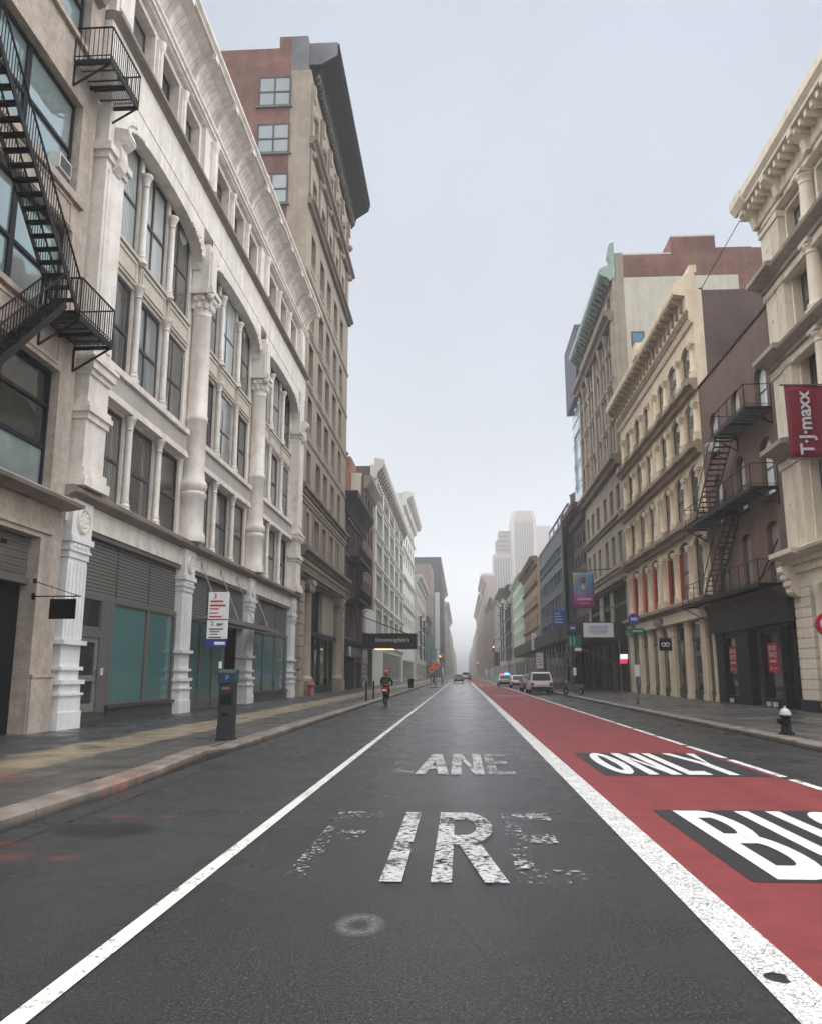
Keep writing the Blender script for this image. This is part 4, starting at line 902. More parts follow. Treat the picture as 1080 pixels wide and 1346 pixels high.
# ---- brown building behind it with a painted flank
o4 = 92.45; B4 = Bld('brick_loft_building', 'L', FL, o4, 103.2, 'brown brick loft with an orange brick flank rising over the dark red tenement')
m = B4.mb(); rows = [(9.9, 12.2), (13.4, 15.7), (16.9, 19.2), (20.3, 22.4)]; cols = [(1.5, 3.2), (4.5, 6.2), (7.4, 9.1)]
m.wall(0, B4.L, 0, 24.2, [(a, c, z0, z1) for (z0, z1) in rows for (a, c) in cols] + [(0.5, 10.2, 0.14, 4.5)], depth=0.35); B4.part('wall', m, surf('brown_facade', (0.14, 0.09, 0.08), 0.85, 0.25, 0.3))
m = B4.mb(); m.box(0.002, 0.6, -1.5, -0.36, 0, 24.6); B4.part('corner_return', m, M_stucco)
m = B4.mb(); m.box(0.003, B4.L, -14, -1.505, 0, 24.8); m.box(0.01, 5, -4.2, -1.6, 24.81, 26.6); m.box(0.6, B4.L, -1.504, -0.36, 0, 24.2); B4.part('side_wall', m, M_orange)
for (z0, z1) in rows:
    for (a, c) in cols: B4.win((a+c)/2, z0+0.002, c-a-0.006, z1-z0-0.005, 'sash', d=-0.22)
m = B4.mb(); m.prism([(0.003, 22.7), (0.3, 22.9), (0.9, 23.9), (0.9, 24.3), (0.003, 24.3)], 0, B4.L, 'u'); B4.part('cornice', m, M_ledge)
m = B4.mb(); m.lathe(5.0, -3.0, [(0.35, 26.6), (0.35, 28.2), (0.5, 28.3), (0.05, 28.8)], 10); B4.part('roof_vent', m, M_slate)
m = B4.mb(); m.box(0.2, 10.5, 0.003, 0.30, 6.2, 9.2); B4.part('sign_panel', m, flat('blank_white_panel', (0.62, 0.62, 0.60), 0.6))
m = B4.mb(); m.prism([(0.003, 6.15), (0.003, 5.0), (0.9, 4.6), (0.9, 5.1)], 0.2, 10.5, 'u'); B4.part('awning', m, M_navy)
m = B4.mb(); m.box(0.52, 10.18, -0.30, -0.26, 0.15, 4.48); B4.part('shop_pane', m, G_shop)

# ---- department-store marquee across the pavement
MQ = empty('marquee', (FL, 89.5, 0), 'long black entrance marquee reaching over the left pavement, lettered in white', 'marquee')
m = MB(); m.box(0, 3.4, 0.35, 6.1, 4.40, 5.85); m.build('canopy', flat('black_marquee_metal', (0.012, 0.015, 0.016), 0.5), MQ)
m = MB(); m.box(-0.06, 3.46, 0.30, 6.16, 4.30, 4.396); m.box(-0.06, 3.46, 0.30, 6.16, 5.854, 5.92); m.build('trim', M_black, MQ)
lt = link('lettering', text_mesh("bloomingdale's", 0.62, flat('white_lettering', (0.72, 0.72, 0.72), 0.5)), MQ, (3.6, -0.02, 5.22), (R(90), 0, 0))
m = MB(); m.box(0.4, 3.0, 1.6, 3.6, 4.24, 4.295); m.build('downlight', flat('warm_lamp_diffuser', (0.8, 0.7, 0.5), 0.5, emit=(1.0, 0.78, 0.45), es=2.2), MQ)
m = MB(); m.box(0.6, 2.8, 6.162, 6.18, 4.6, 5.6); m.build('end_panel', flat('pale_end_panel', (0.4, 0.38, 0.34), 0.5), MQ)
m = MB()
for u in (0.3, 3.0): m.bar((u, 0.02, 7.9), (u, 5.2, 5.9), 0.05, 0.05)
m.build('tie_rod', M_iron, MQ)
# ------------------------------------------------------------------ right side of the street
# ---- ivory cast-iron building at the right edge
q0 = 22.0; A0 = Bld('ivory_building', 'R', FR, q0, 35.38, 'ivory cast-iron building with tiers of round columns at the right edge of the photo')
U = lambda y: y - q0
A0.body(21.6, M_brickdk, front=-0.62)
colY = [30.55, 27.45, 24.35]
bay = [(31.15, 33.0), (28.05, 29.95), (24.95, 26.85), (22.05, 23.8)]
tiers = [(6.75, 10.4), (11.35, 14.55), (15.45, 18.2), (19.15, 21.2)]
m = A0.mb(); holes = [(U(a), U(c), z0+0.15, z1-0.1) for (z0, z1) in tiers for (a, c) in bay]
m.wall(0, B0.L*0+A0.L, 4.95, 21.6, holes, depth=0.42, d=-0.18); A0.part('wall', m, M_ivory)
for (z0, z1) in tiers:
    for (a, c) in bay:
        A0.win((U(a)+U(c))/2, z0+0.153, c-a-0.006, z1-z0-0.256, 'sash', d=-0.48, gm=G_pale if z0 < 7 else G_dark, fw=0.10)
        m = A0.mb(); e = 0.16; m.box(U(a)-e, U(a)-0.002, -0.178, -0.09, z0+0.15, z1-0.1); m.box(U(c)+0.002, U(c)+e, -0.178, -0.09, z0+0.15, z1-0.1); m.box(U(a)-e, U(c)+e, -0.178, -0.09, z1-0.098, z1+0.05); A0.part('window_surround', m, M_ivory)
    for y in colY:
        m = A0.mb(); r = 0.30; m.box(U(y)-0.42, U(y)+0.42, -0.17, 0.42, z0-0.10, z0+0.12)
        m.lathe(U(y), 0.06, [(r*1.3, z0+0.12), (r*1.3, z0+0.22), (r*1.05, z0+0.3), (r, z0+0.4), (r*0.88, z1-0.42), (r*1.02, z1-0.38), (r*0.92, z1-0.32), (r*0.95, z1-0.2), (r*1.25, z1-0.1), (r*1.25, z1)], 16)
        col = A0.part('column', m, M_ivory, smooth=True)
        k = A0.mb(); k.box(U(y)-0.42, U(y)+0.42, -0.17, 0.44, z1+0.003, z1+0.16); A0.part('capital', k, M_ivory, parent=col)
    m = A0.mb()                                                # corner pilaster: plain strip and fluted half
    m.box(U(34.15), U(35.30), -0.178, 0.16, z0-0.1, z1); m.box(U(33.2), U(34.0), -0.178, 0.20, z0-0.1, z1)
    for k in range(4): m.box(U(33.27)+k*0.18, U(33.27)+k*0.18+0.09, 0.202, 0.23, z0+0.3, z1-0.35)
    m.box(U(33.1), U(34.1), -0.178, 0.28, z1-0.22, z1+0.06); m.box(U(34.1), U(35.34), -0.178, 0.262, z1-0.14, z1+0.05); m.ball(U(34.7), 0.165, (z0+z1)/2+0.1, 0.10, 8, (1, 0.5, 1.4))
    A0.part('pilaster', m, M_ivory)
for z in (18.35, 14.65, 10.55, 6.05):
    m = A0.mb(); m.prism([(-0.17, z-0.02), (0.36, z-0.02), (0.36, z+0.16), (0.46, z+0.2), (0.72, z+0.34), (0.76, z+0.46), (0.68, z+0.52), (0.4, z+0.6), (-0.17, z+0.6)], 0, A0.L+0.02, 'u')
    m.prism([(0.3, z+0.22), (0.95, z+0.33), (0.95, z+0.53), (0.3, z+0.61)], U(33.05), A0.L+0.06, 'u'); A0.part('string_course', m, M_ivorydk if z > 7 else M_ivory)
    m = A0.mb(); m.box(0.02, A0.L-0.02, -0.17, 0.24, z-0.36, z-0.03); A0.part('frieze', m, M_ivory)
m = A0.mb(); m.box(0, A0.L, -0.17, 0.26, 21.36, 21.6)
m.prism([(-0.3, 21.61), (0.34, 21.61), (0.40, 21.72), (0.34, 21.9), (0.34, 22.35), (1.05, 22.42), (1.05, 22.55), (1.22, 22.72), (1.22, 23.1), (-0.3, 23.3)], -0.0, A0.L+0.1, 'u')
m.prism([(1.0, 22.40), (1.12, 22.40), (1.32, 22.68), (1.34, 23.05), (1.0, 23.05)], U(34.3), A0.L+0.25, 'u')
u = 0.3
while u < A0.L: m.box(u, u+0.2, 0.342, 0.95, 22.12, 22.37); u += 0.52
A0.part('cornice', m, M_ivory)
for y in (35.05, 32.4, 29.4, 26.4):
    m = A0.mb(); m.prism([(0.342, 21.5), (0.5, 21.5), (0.62, 21.95), (1.06, 22.2), (1.06, 22.41), (0.342, 22.41)], U(y)-0.2, U(y)+0.2, 'u'); A0.part('bracket', m, M_ivory)
# ground storey: quoined pier, ornate bracket, round column
m = A0.mb(); m.box(0.02, A0.L-0.02, -0.6, 0.12, 5.1, 6.0); A0.part('fascia', m, M_ivory)
m = A0.mb()
for k in range(11): m.box(U(33.7), U(35.3), -0.55, 0.10, 0.62+k*0.41, 0.62+k*0.41+0.375)
m.box(U(33.7)+0.03, U(35.27), -0.55, 0.07, 0.14, 5.1); A0.part('quoined_pier', m, M_ivory)
m = A0.mb(); m.box(U(33.6), U(35.34), -0.5, 0.16, 0.14, 0.58); A0.part('plinth', m, M_navy)
m = A0.mb(); m.prism([(0.12, 6.0), (0.75, 6.0), (0.7, 5.7), (0.42, 5.45), (0.45, 5.1), (0.25, 4.8), (0.12, 4.75)], U(34.6), U(35.25), 'u')
for k in range(4): m.ball(U(34.9), 0.35+0.1*k, 5.0+0.28*k, 0.2, 8, (1.5, 1, 1))
A0.part('bracket', m, M_ivory)
for y in (33.0, 29.9, 26.8):
    m = A0.mb(); m.lathe(U(y), -0.05, [(0.36, 0.14), (0.36, 0.5), (0.30, 0.6), (0.27, 0.8), (0.25, 4.6), (0.36, 4.9), (0.4, 5.09)], 16); A0.part('column', m, M_ivory, smooth=True)
m = A0.mb(); m.box(0.05, U(33.65), -0.5, -0.46, 0.14, 5.08); A0.part('shop_pane', m, G_shop)
TJ = empty('shop_banner', (FR, 28.8, 9.1), 'dark red shop banner with white sideways lettering hung from the ivory building', 'banner')
m = MB(-1); nU = 12; nZ = 10
ids = [[m.V(0.02*math.sin(i*0.9+j*0.25), 0.25 + 2.1*i/nU, 2.68*j/nZ - 0.02*math.sin(i*0.5)) for i in range(nU+1)] for j in range(nZ+1)]
for j in range(nZ):
    for i in range(nU): m.F(ids[j][i], ids[j][i+1], ids[j+1][i+1], ids[j+1][i])
bo = m.build('cloth', flat('crimson_banner_cloth', (0.16, 0.004, 0.018), 0.7), TJ, smooth=True); sm = bo.modifiers.new('thickness', 'SOLIDIFY'); sm.thickness = 0.008
m = MB(-1); m.tube((0, 0.0, 2.69), (0, 2.5, 2.72), 0.03, 8); m.build('pole', M_irongrey, TJ); m = MB(-1); m.tube((0, 0.0, -0.02), (0, 2.4, -0.02), 0.025, 8); m.build('pole', M_irongrey, TJ)
link('lettering', text_fit('T\u00b7J\u00b7maxx', 2.36, flat('white_banner_print', (0.52, 0.52, 0.55), 0.6), 0.006, bold=0.022), TJ, (-1.68, -0.045, 1.30), (R(90), R(-90), 0))
RS = empty('round_sign', (FR, 29.0, 3.0), 'round red sign by the entrance of the ivory building at the right edge', 'sign')
m = MB(-1); m.tube((-0.06, 1.55, 0.3), (0.06, 1.55, 0.3), 0.40, 28); m.build('disc', flat('sign_red', (0.42, 0.012, 0.025), 0.4), RS)
m = MB(-1); m.torus((-0.065, 1.55, 0.3), (1, 0, 0), 0.22, 0.04, 24, 6); m.box(-0.075, -0.063, 1.5, 1.6, 0.12, 0.7); m.build('emblem', flat('white_sign_face', (0.6, 0.6, 0.64), 0.4), RS)
m = MB(-1); m.bar((0, 0.0, 0.3), (0, 1.16, 0.3), 0.05, 0.05); m.build('bracket', M_iron, RS)

# ---- brown brick building with the second fire escape
q1 = 35.42; A1 = Bld('brownstone_building', 'R', FR, q1, 46.72, 'brown brick building with arched windows over a black shop front')
U = lambda y: y - q1
wins = [(36.55, 38.0), (40.15, 41.4), (43.75, 45.1)]; rws = [(13.5, 15.8), (9.55, 12.35), (5.6, 8.4)]
m = A1.mb(); holes = [(U(a), U(c), z0, z1) for (z0, z1) in rws for (a, c) in wins] + [(U(35.62), U(46.5), 0.14, 3.75)]
m.wall(0, A1.L, 0, 18.0, holes, depth=0.42); A1.part('wall', m, M_brown); A1.body(17.95, M_brickdk, front=-0.43)
for (z0, z1) in rws:
    for (a, c) in wins: m = A1.mb(); m.arch(U(a)-0.001, U(c)+0.001, z1-0.62 if z0 > 6 else z1-0.3, z1+0.001, -0.40, 0.002, n=12, rise=0.60 if z0 > 6 else 0.28); A1.part('window_arch', m, M_brown)
M_hood = surf('dark_hood_brick', (0.085, 0.055, 0.048), 0.85, 0.2, 0.2)
for (z0, z1) in rws:
    for (a, c) in wins:
        m = A1.mb(); n = 14; zs, ri, mid, hw = (z1-0.62, 0.62, (U(a)+U(c))/2, (c-a)/2) if z0 > 6 else (z1-0.3, 0.30, (U(a)+U(c))/2, (c-a)/2)
        o = [(mid-(hw+0.22)*math.cos(math.pi*k/n), zs+(ri+0.20)*math.sin(math.pi*k/n)) for k in range(n+1)]; i_ = [(mid-(hw+0.02)*math.cos(math.pi*k/n), zs+(ri+0.01)*math.sin(math.pi*k/n)) for k in range(n+1)]
        m.box(U(a)-0.12, U(c)+0.12, 0.003, 0.10, z0-0.16, z0-0.002); A1.part('window_hood', m, M_hood)
for zi, (z0, z1) in enumerate(rws):
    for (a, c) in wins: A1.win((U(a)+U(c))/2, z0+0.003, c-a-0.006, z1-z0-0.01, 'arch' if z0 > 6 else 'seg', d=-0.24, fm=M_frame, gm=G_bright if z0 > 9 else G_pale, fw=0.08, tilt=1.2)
m = A1.mb(); m.box(-0.0, A1.L, -0.5, 0.06, 18.01, 18.12); A1.part('coping', m, M_cornice)
m = A1.mb(); m.box(0.02, A1.L-0.02, 0.003, 0.35, 3.80, 4.80); A1.part('fascia', m, flat('black_fascia', (0.013, 0.013, 0.015), 0.45))
m = A1.mb(); m.prism([(0.003, 4.81), (0.36, 4.81), (0.55, 5.2), (0.55, 5.32), (0.003, 5.40)], 0.0, A1.L, 'u'); A1.part('cornice', m, surf('rusty_cornice', (0.075, 0.045, 0.034), 0.7, 0.3, 0.3))
m = A1.mb(); m.box(U(35.65), U(46.45), -0.425, -0.41, 0.14, 3.74); A1.part('shop_interior', m, M_void)
m = A1.mb()
for (a, c) in ((35.63, 35.8), (37.1, 37.36), (39.5, 39.75), (41.35, 43.25), (45.2, 46.48)): m.box(U(a), U(c), -0.35, 0.08, 0.14, 3.79)
for (a, c) in ((37.36, 39.5), (43.25, 45.2)): m.box(U(a), U(c), -0.35, 0.05, 0.14, 0.56); m.box(U(a), U(c), -0.35, 0.05, 3.45, 3.79)
m.box(U(35.8), U(37.1), -0.3, -0.2, 0.15, 3.79); A1.part('shop_front', m, M_black)
for (a, c) in ((37.36, 39.5), (43.25, 45.2)):
    m = A1.mb(); m.box(U(a)+0.002, U(c)-0.002, -0.16, -0.14, 0.565, 3.445); A1.part('shop_pane', m, G_shop)
    m = A1.mb(); m.box(U(a)+0.05, U(a)+1.1, -0.3, -0.28, 0.6, 1.6); m.box(U(a)+0.2, U(c)-0.2, -0.32, -0.30, 2.9, 3.4); A1.part('window_blind', m, G_pale)
m = A1.mb(); m.box(U(39.76), U(41.34), -0.36, -0.32, 0.15, 3.79); d_ = A1.part('door', m, flat('timber_door', (0.075, 0.055, 0.035), 0.5))
m = A1.mb(); m.box(U(40.05), U(41.05), -0.318, -0.30, 1.0, 3.0); A1.part('door_pane', m, G_shop, parent=d_)
m = A1.mb(); m.bar((U(40.0), -0.27, 1.0), (U(40.0), -0.27, 1.5), 0.04, 0.04); A1.part('handle', m, M_irongrey, parent=d_)
for nm, a, c, lab in (('retail_poster', 37.9, 39.55, 'red RETAIL SPACE poster in the black shop window beside the ivory building'), ('retail_poster', 43.6, 45.05, 'red RETAIL SPACE poster in the black shop window beside the cream building')):
    P = empty(nm, (FR, (a+c)/2, 1.7), lab, 'poster', 'red posters in the black shop front')
    w = c - a; m = MB(-1); m.box(-w/2+0.25, w/2-0.05, -0.135, -0.12, 0, 1.32); m.build('sheet', flat('poster_red', (0.36, 0.02, 0.035), 0.5), P)
    wm = flat('white_poster_print', (0.62, 0.58, 0.56), 0.6)
    for t, z, s in (('RETAIL', 1.08, 0.30), ('SPACE', 0.78, 0.32), ('AVAILABLE', 0.50, 0.17)):
        link('lettering', text_mesh(t, s, wm, 0.003), P, (0.117, 0.1, z), (R(90), 0, R(-90)))
    m = MB(-1); m.box(-0.3, 0.15, -0.119, -0.115, 0.16, 0.19); m.box(0.35, 0.47, -0.119, -0.115, 0.12, 0.27); m.build('small_print', wm, P)
for i, (y, zc) in enumerate(((39.0, 0), (38.2, 0), (44.2, 0))):
    tag(link('floodlight', (lambda m: (m.box(-0.10, 0.10, -0.07, 0.07, 0, 0.2), m.mesh('floodlight', flat('white_enamel', (0.55, 0.55, 0.53), 0.5)))[1])(MB()), None, (FR-0.16, y, 0.2)), ('small white box low on the black shop front under the nearer poster', 'small white lamp box on the black stall riser left of its twin', 'small white lamp box below the farther red poster')[i], 'lamp')
FE2 = empty('fire_escape', (FR, 40.0, 5.0), 'dark iron fire escape with long open stairs on the brown brick building', 'fire escape')
M_stair = flat('rusty_stair_iron', (0.045, 0.028, 0.024), 0.7, vary=0.4)
def fe2(name, m, mat=M_iron): return m.build(name, mat, FE2, (0, -40.0, -5.0))
for (y0, y1, z) in ((36.1, 40.9, 13.42), (36.1, 46.9, 9.75), (36.1, 48.6, 5.48)):
    m, r, g = platform(y0, y1, z, d1=1.2, sx=-1, pick=1.15); fe2('platform', m); fe2('railing', r); fe2('bracket', g)
m, r = flight((40.6, 1.1, 13.4), (45.3, 1.1, 9.8), 0.80, sx=-1, n=16, pk=0.25, solid=True); fe2('stair', m, M_stair); fe2('handrail', r, M_irongrey)
m, r = flight((40.9, 0.75, 9.75), (46.0, 0.75, 5.55), 0.72, sx=-1, n=17, pk=0.25, solid=True); fe2('stair', m, M_stair); fe2('handrail', r)
m = MB(-1); m.bar((36.2, 0.05, 6.9), (36.2, 1.15, 5.6), 0.05, 0.05); m.bar((36.2, 1.18, 5.5), (36.2, 0.2, 7.4), 0.06, 0.06); fe2('brace', m)
AC1 = empty('air_conditioner', (FR+0.1, 44.5, 13.55), 'small window air conditioner under the far arched window of the brown brick building', 'air conditioner')
m = MB(-1); m.box(-0.33, 0.33, -0.1, 0.55, 0, 0.5); m.build('casing', flat('white_enamel', (0.55, 0.55, 0.53), 0.5), AC1)
m = MB(-1)
for k in range(7): m.box(-0.28, 0.28, 0.552, 0.562, 0.06+k*0.055, 0.09+k*0.055)
m.build('grille', M_irongrey, AC1)

# ---- cream cast-iron building with arcaded floors
q2 = 46.76; A2 = Bld('arcaded_building', 'R', FR, q2, 69.9, 'cream cast-iron building with arched window rows and a heavy bracketed cornice')
U = lambda y: y - q2
opn = [(47.65, 49.9), (50.75, 53.3), (54.2, 56.3), (58.85, 60.95), (61.8, 64.4), (65.3, 67.9)]
lv = [(6.15, 9.75), (10.95, 13.95), (15.25, 17.85), (18.98, 21.5)]
m = A2.mb(); m.wall(0, A2.L, 4.8, 25.4, [(U(a), U(c), z0, z1) for (z0, z1) in lv for (a, c) in opn], depth=0.26); A2.part('wall', m, M_cream)
A2.body(24.25, M_brickdk, front=-0.28); m = A2.mb(); m.box(-0.003, 0.5, -0.60, -0.262, 0, 24.3); A2.part('corner_return', m, M_cream)
M_redleaf = flat('scarlet_shutter_paint', (0.52, 0.035, 0.03), 0.5); M_salmon = flat('salmon_paint', (0.50, 0.24, 0.16), 0.6)
for (z0, z1) in lv:
    for (a, c) in opn: m = A2.mb(); m.arch(U(a)-0.001, U(c)+0.001, z1-0.55, z1+0.001, -0.25, 0.002, n=10, rise=0.53); A2.part('arch', m, M_cream)
    for j, (a, c) in enumerate(opn):
        A2.win((U(a)+U(c))/2, z0+0.003, c-a-0.006, z1-z0-0.01, 'seg', d=-0.19, fm=M_frame, gm=G_dark, fw=0.12)
        if z0 < 7 and j > 0:                                   # red-lined jambs of the first floor
            m = A2.mb(); mt = M_redleaf if j in (1, 2) else M_salmon
            m.box(U(c)-0.05, U(c)-0.002, -0.15, -0.005, z0+0.02, z1-0.6); A2.part('shutter', m, mt)
            if j > 2: m = A2.mb(); m.box(U(c)-0.42, U(c)-0.052, -0.15, -0.12, z0+0.02, z1-0.6); A2.part('shutter', m, M_redleaf)
    piers = [47.2, 50.3, 53.75, 56.75, 58.4, 61.35, 64.85, 68.3]
    for y in piers:
        m = A2.mb(); r = 0.21; m.box(U(y)-0.30, U(y)+0.30, 0.004, 0.26, z0-0.2, z0+0.25)
        m.lathe(U(y), 0.05, [(r*1.25, z0+0.25), (r*1.2, z0+0.4), (r, z0+0.5), (r*0.9, z1-0.95), (r*1.1, z1-0.9), (r*1.1, z1-0.82), (r*1.35, z1-0.6)], 12); col = A2.part('column', m, M_cream, smooth=True)
        k = A2.mb(); k.box(U(y)-0.34, U(y)+0.34, 0.004, 0.34, z1-0.60, z1-0.46)
        for du in (-0.22, 0.0, 0.22): k.ball(U(y)+du, 0.25, z1-0.70, 0.11, 6)
        A2.part('capital', k, M_cream, parent=col)
    m = A2.mb(); m.box(U(57.25), U(57.95), 0.004, 0.20, z0-0.2, z1-0.1); A2.part('pilaster', m, M_cream)
for z, h in ((9.98, 0.75), (14.2, 0.72), (18.02, 0.72)):
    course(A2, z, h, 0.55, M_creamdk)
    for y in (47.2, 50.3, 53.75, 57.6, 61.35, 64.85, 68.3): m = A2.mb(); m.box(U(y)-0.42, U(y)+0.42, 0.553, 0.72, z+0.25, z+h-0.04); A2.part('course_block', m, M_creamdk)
course(A2, 5.45, 0.55, 0.6, M_creamdk)
m = A2.mb(); m.prism([(0.004, 22.2), (0.14, 22.2), (0.25, 22.5), (0.25, 22.9), (0.4, 23.0), (0.4, 23.9), (1.05, 24.0), (1.12, 24.15), (1.12, 24.5), (1.0, 24.7), (0.004, 25.45)], -0.02, A2.L+0.05, 'u')
m.box(0.0, A2.L, -0.4, 0.02, 25.41, 25.9); m.box(U(56.9), U(58.3), 0.1, 1.2, 24.2, 25.2); A2.part('cornice', m, M_cream)
for k in range(22):
    u = 0.7 + k*1.05
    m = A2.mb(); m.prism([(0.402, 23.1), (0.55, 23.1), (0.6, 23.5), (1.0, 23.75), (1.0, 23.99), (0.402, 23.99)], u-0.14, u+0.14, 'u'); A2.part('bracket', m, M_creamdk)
m = A2.mb()
m.box(0.1, A2.L-0.1, 0.252, 0.27, 22.52, 22.88)
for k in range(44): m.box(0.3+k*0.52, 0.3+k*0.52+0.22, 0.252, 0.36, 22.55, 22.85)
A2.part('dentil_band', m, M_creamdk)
m = A2.mb(); m.box(0.02, A2.L-0.02, -0.3, 0.30, 4.82, 5.44); A2.part('fascia', m, M_cream)
m = A2.mb(); m.box(U(57.2), U(59.2), 0.302, 0.50, 4.95, 5.35); fas = A2.part('sign_panel', m, flat('bronze_sign_panel', (0.16, 0.14, 0.12), 0.5))
m = A2.mb(); m.box(U(57.5), U(58.9), 0.502, 0.51, 5.08, 5.22); A2.part('print', m, flat('dim_print', (0.30, 0.27, 0.22), 0.5), parent=fas)
for (a, c) in ((46.85, 47.15), (48.45, 49.45), (51.9, 52.95), (55.5, 57.1), (59.2, 60.2), (62.2, 63.3), (65.4, 66.5), (68.6, 69.85)):
    m = A2.mb(); m.box(U(a), U(c), -0.45, 0.06, 0.14, 4.81); m.box(U(a)-0.04, U(c)+0.04, -0.44, 0.10, 0.14, 0.45); m.box(U(a)-0.05, U(c)+0.05, -0.44, 0.12, 4.5, 4.62); A2.part('street_pier', m, M_cream)
m = A2.mb(); m.box(U(46.9), U(69.8), -0.16, -0.14, 0.14, 4.8); A2.part('shop_pane', m, G_shop)
m = A2.mb(); m.box(U(46.9), U(69.8), -0.138, -0.10, 0.14, 0.7); m.box(U(46.9), U(69.8), -0.138, -0.10, 3.6, 3.75); A2.part('shop_rail', m, M_frame)
m = A2.mb(); m.box(U(53.1), U(54.0), -0.138, -0.11, 0.8, 3.5); A2.part('shop_display', m, flat('russet_panel', (0.22, 0.07, 0.025), 0.5))
BS = empty('blade_sign', (FR, 55.0, 3.1), 'square black blade sign with white letters on a cream pier', 'sign')
m = MB(-1); m.box(-0.03, 0.03, 0.35, 1.15, 0.0, 0.8); m.build('sign_board', M_black, BS)
m = MB(-1); m.torus((-0.035, 0.88, 0.4), (1, 0, 0), 0.11, 0.035, 16, 6); m.torus((-0.035, 0.62, 0.4), (1, 0, 0), 0.11, 0.035, 16, 6); m.build('emblem', flat('white_lettering', (0.72, 0.72, 0.72), 0.5), BS)
m = MB(-1); m.bar((0, 0.1, 0.86), (0, 1.2, 0.86), 0.03, 0.03); m.build('bracket', M_iron, BS)
fw = empty('roof_cable', (FR+0.6, 46.9, 24.3), 'thin black cable slanting up from the brick roof corner of the cream building', 'cable')
m = MB(); m.tube((0, 0, 0), (-9.0, 2.0, 3.8), 0.022, 6); m.build('wire', M_iron, fw)
m = MB(); m.box(-0.1, 0.1, -0.1, 0.1, -0.06, 0.12); m.build('anchor', M_iron, fw)

# ---- tall tan building with verdigris cornice
q3 = 70.0; A3 = Bld('office_block', 'R', FR, q3, 91.3, 'tall tan block with verdigris cornice, cream flank and red brick penthouse')
U = lambda y: y - q3
A3.body(36.9, M_stucco, front=-1.05, depth=11.2)
m = A3.mb(); m.box(0.002, A3.L, -5.4, -1.0, 36.91, 39.1); m.box(0.003, A3.L, -9.4, -5.41, 36.91, 40.75); m.box(0.004, 14, -12.6, -9.42, 36.91, 39.6); m.box(0.0035, 16, -13.5, -11.21, 30.0, 39.5); m.box(2.0, A3.L, -24, -9.5, 28, 40.0); B_ = A3.part('penthouse', m, M_brick)
m = A3.mb(); m.box(0.001, A3.L, -5.42, -1.0, 39.101, 39.25); m.box(0.001, A3.L, -9.45, -5.42, 40.751, 40.9); A3.part('coping', m, M_stucco)
m = A3.mb(); m.box(0.0, 0.8, -1.045, -0.36, 0, 39.35); A3.part('corner_return', m, M_tanstone)
cols = [(71.4, 73.0), (74.6, 76.3), (78.0, 79.7), (82.2, 83.9), (85.6, 87.2), (88.8, 90.3)]
rows = [(11.25, 13.95), (15.95, 18.2), (21.3, 23.5), (24.6, 26.9), (28.0, 30.2), (31.2, 32.7), (34.5, 36.0)]
m = A3.mb(); m.wall(0, A3.L, 0, 37.1, [(U(a), U(c), z0, z1) for (z0, z1) in rows for (a, c) in cols] + [(U(70.9), U(77.0), 0.14, 9.15), (U(78.6), U(82.5), 0.14, 9.15), (U(84.5), U(90.5), 0.14, 9.15)], depth=0.35); A3.part('wall', m, M_tanstone)
for (z0, z1) in rows:
    for (a, c) in cols: A3.win((U(a)+U(c))/2, z0+0.003, c-a-0.006, z1-z0-0.006, 'sash', d=-0.24, gm=G_dark if z0 > 20 else G_sky)
for z, h, d, mt in ((9.25, 0.5, 0.5, M_tandark), (10.4, 0.65, 0.35, M_tanstone), (14.9, 0.6, 0.4, M_tandark), (19.6, 0.9, 0.9, M_tandark), (27.3, 0.45, 0.3, M_tanstone), (32.85, 0.9, 0.95, M_tandark)): course(A3, z, h, d, mt)
for y in (70.55, 80.95, 90.9):
    m = A3.mb(); m.box(U(y)-0.5, U(y)+0.38, 0.004, 0.26, 20.6, 32.8); A3.part('pilaster', m, M_tanstone)
for a in (73.8, 77.15, 84.75, 88.0):
    m = A3.mb(); m.lathe(U(a), 0.12, [(0.3, 20.6), (0.22, 21.0), (0.18, 31.6), (0.34, 32.2), (0.38, 32.8)], 8)
    for z in (23.95, 27.4, 30.6): m.ball(U(a), 0.2, z, 0.34, 6, (1, 0.7, 1))
    A3.part('colonnette', m, M_tanstone)
m = A3.mb()
for (z0, z1) in rows[2:6]:
    for (a, c) in cols: m.box(U(a), U(c), 0.004, 0.16, z1+0.15, z1+0.75); m.ball((U(a)+U(c))/2, 0.18, z1+0.45, 0.26, 6, (1.6, 0.6, 0.8))
A3.part('carved_panel', m, M_tandark)
m = A3.mb(); m.prism([(-0.3, 37.11), (0.2, 36.6), (0.35, 36.9), (1.05, 37.2), (1.15, 37.35), (1.15, 37.75), (0.9, 37.9), (-0.3, 38.4)], -0.05, A3.L+0.1, 'u'); A3.part('cornice', m, M_copper)
m = A3.mb(); m.prism([(-0.3, 38.41), (0.0, 38.35), (0.30, 39.2), (0.1, 40.3), (-0.3, 40.4)], -0.04, 0.9, 'u'); A3.part('acroterion', m, M_copper)
for k in range(20):
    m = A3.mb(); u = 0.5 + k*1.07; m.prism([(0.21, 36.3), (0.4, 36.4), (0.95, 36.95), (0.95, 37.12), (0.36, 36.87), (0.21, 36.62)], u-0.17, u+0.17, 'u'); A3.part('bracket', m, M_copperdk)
m = A3.mb()
for (a, c) in ((70.9, 77.0), (78.6, 82.5), (84.5, 90.5)): m.box(U(a), U(c), -0.345, -0.30, 0.15, 9.14)
A3.part('shop_pane', m, G_shop)
m = A3.mb()
for (a, c) in ((70.9, 77.0), (78.6, 82.5), (84.5, 90.5)):
    n = int((c-a)/1.5)
    for k in range(n+1): m.box(U(a)+(c-a-0.14)*k/n, U(a)+(c-a-0.14)*k/n+0.14, -0.29, -0.12, 0.15, 9.14)
    m.box(U(a), U(c), -0.29, -0.15, 7.6, 7.9)
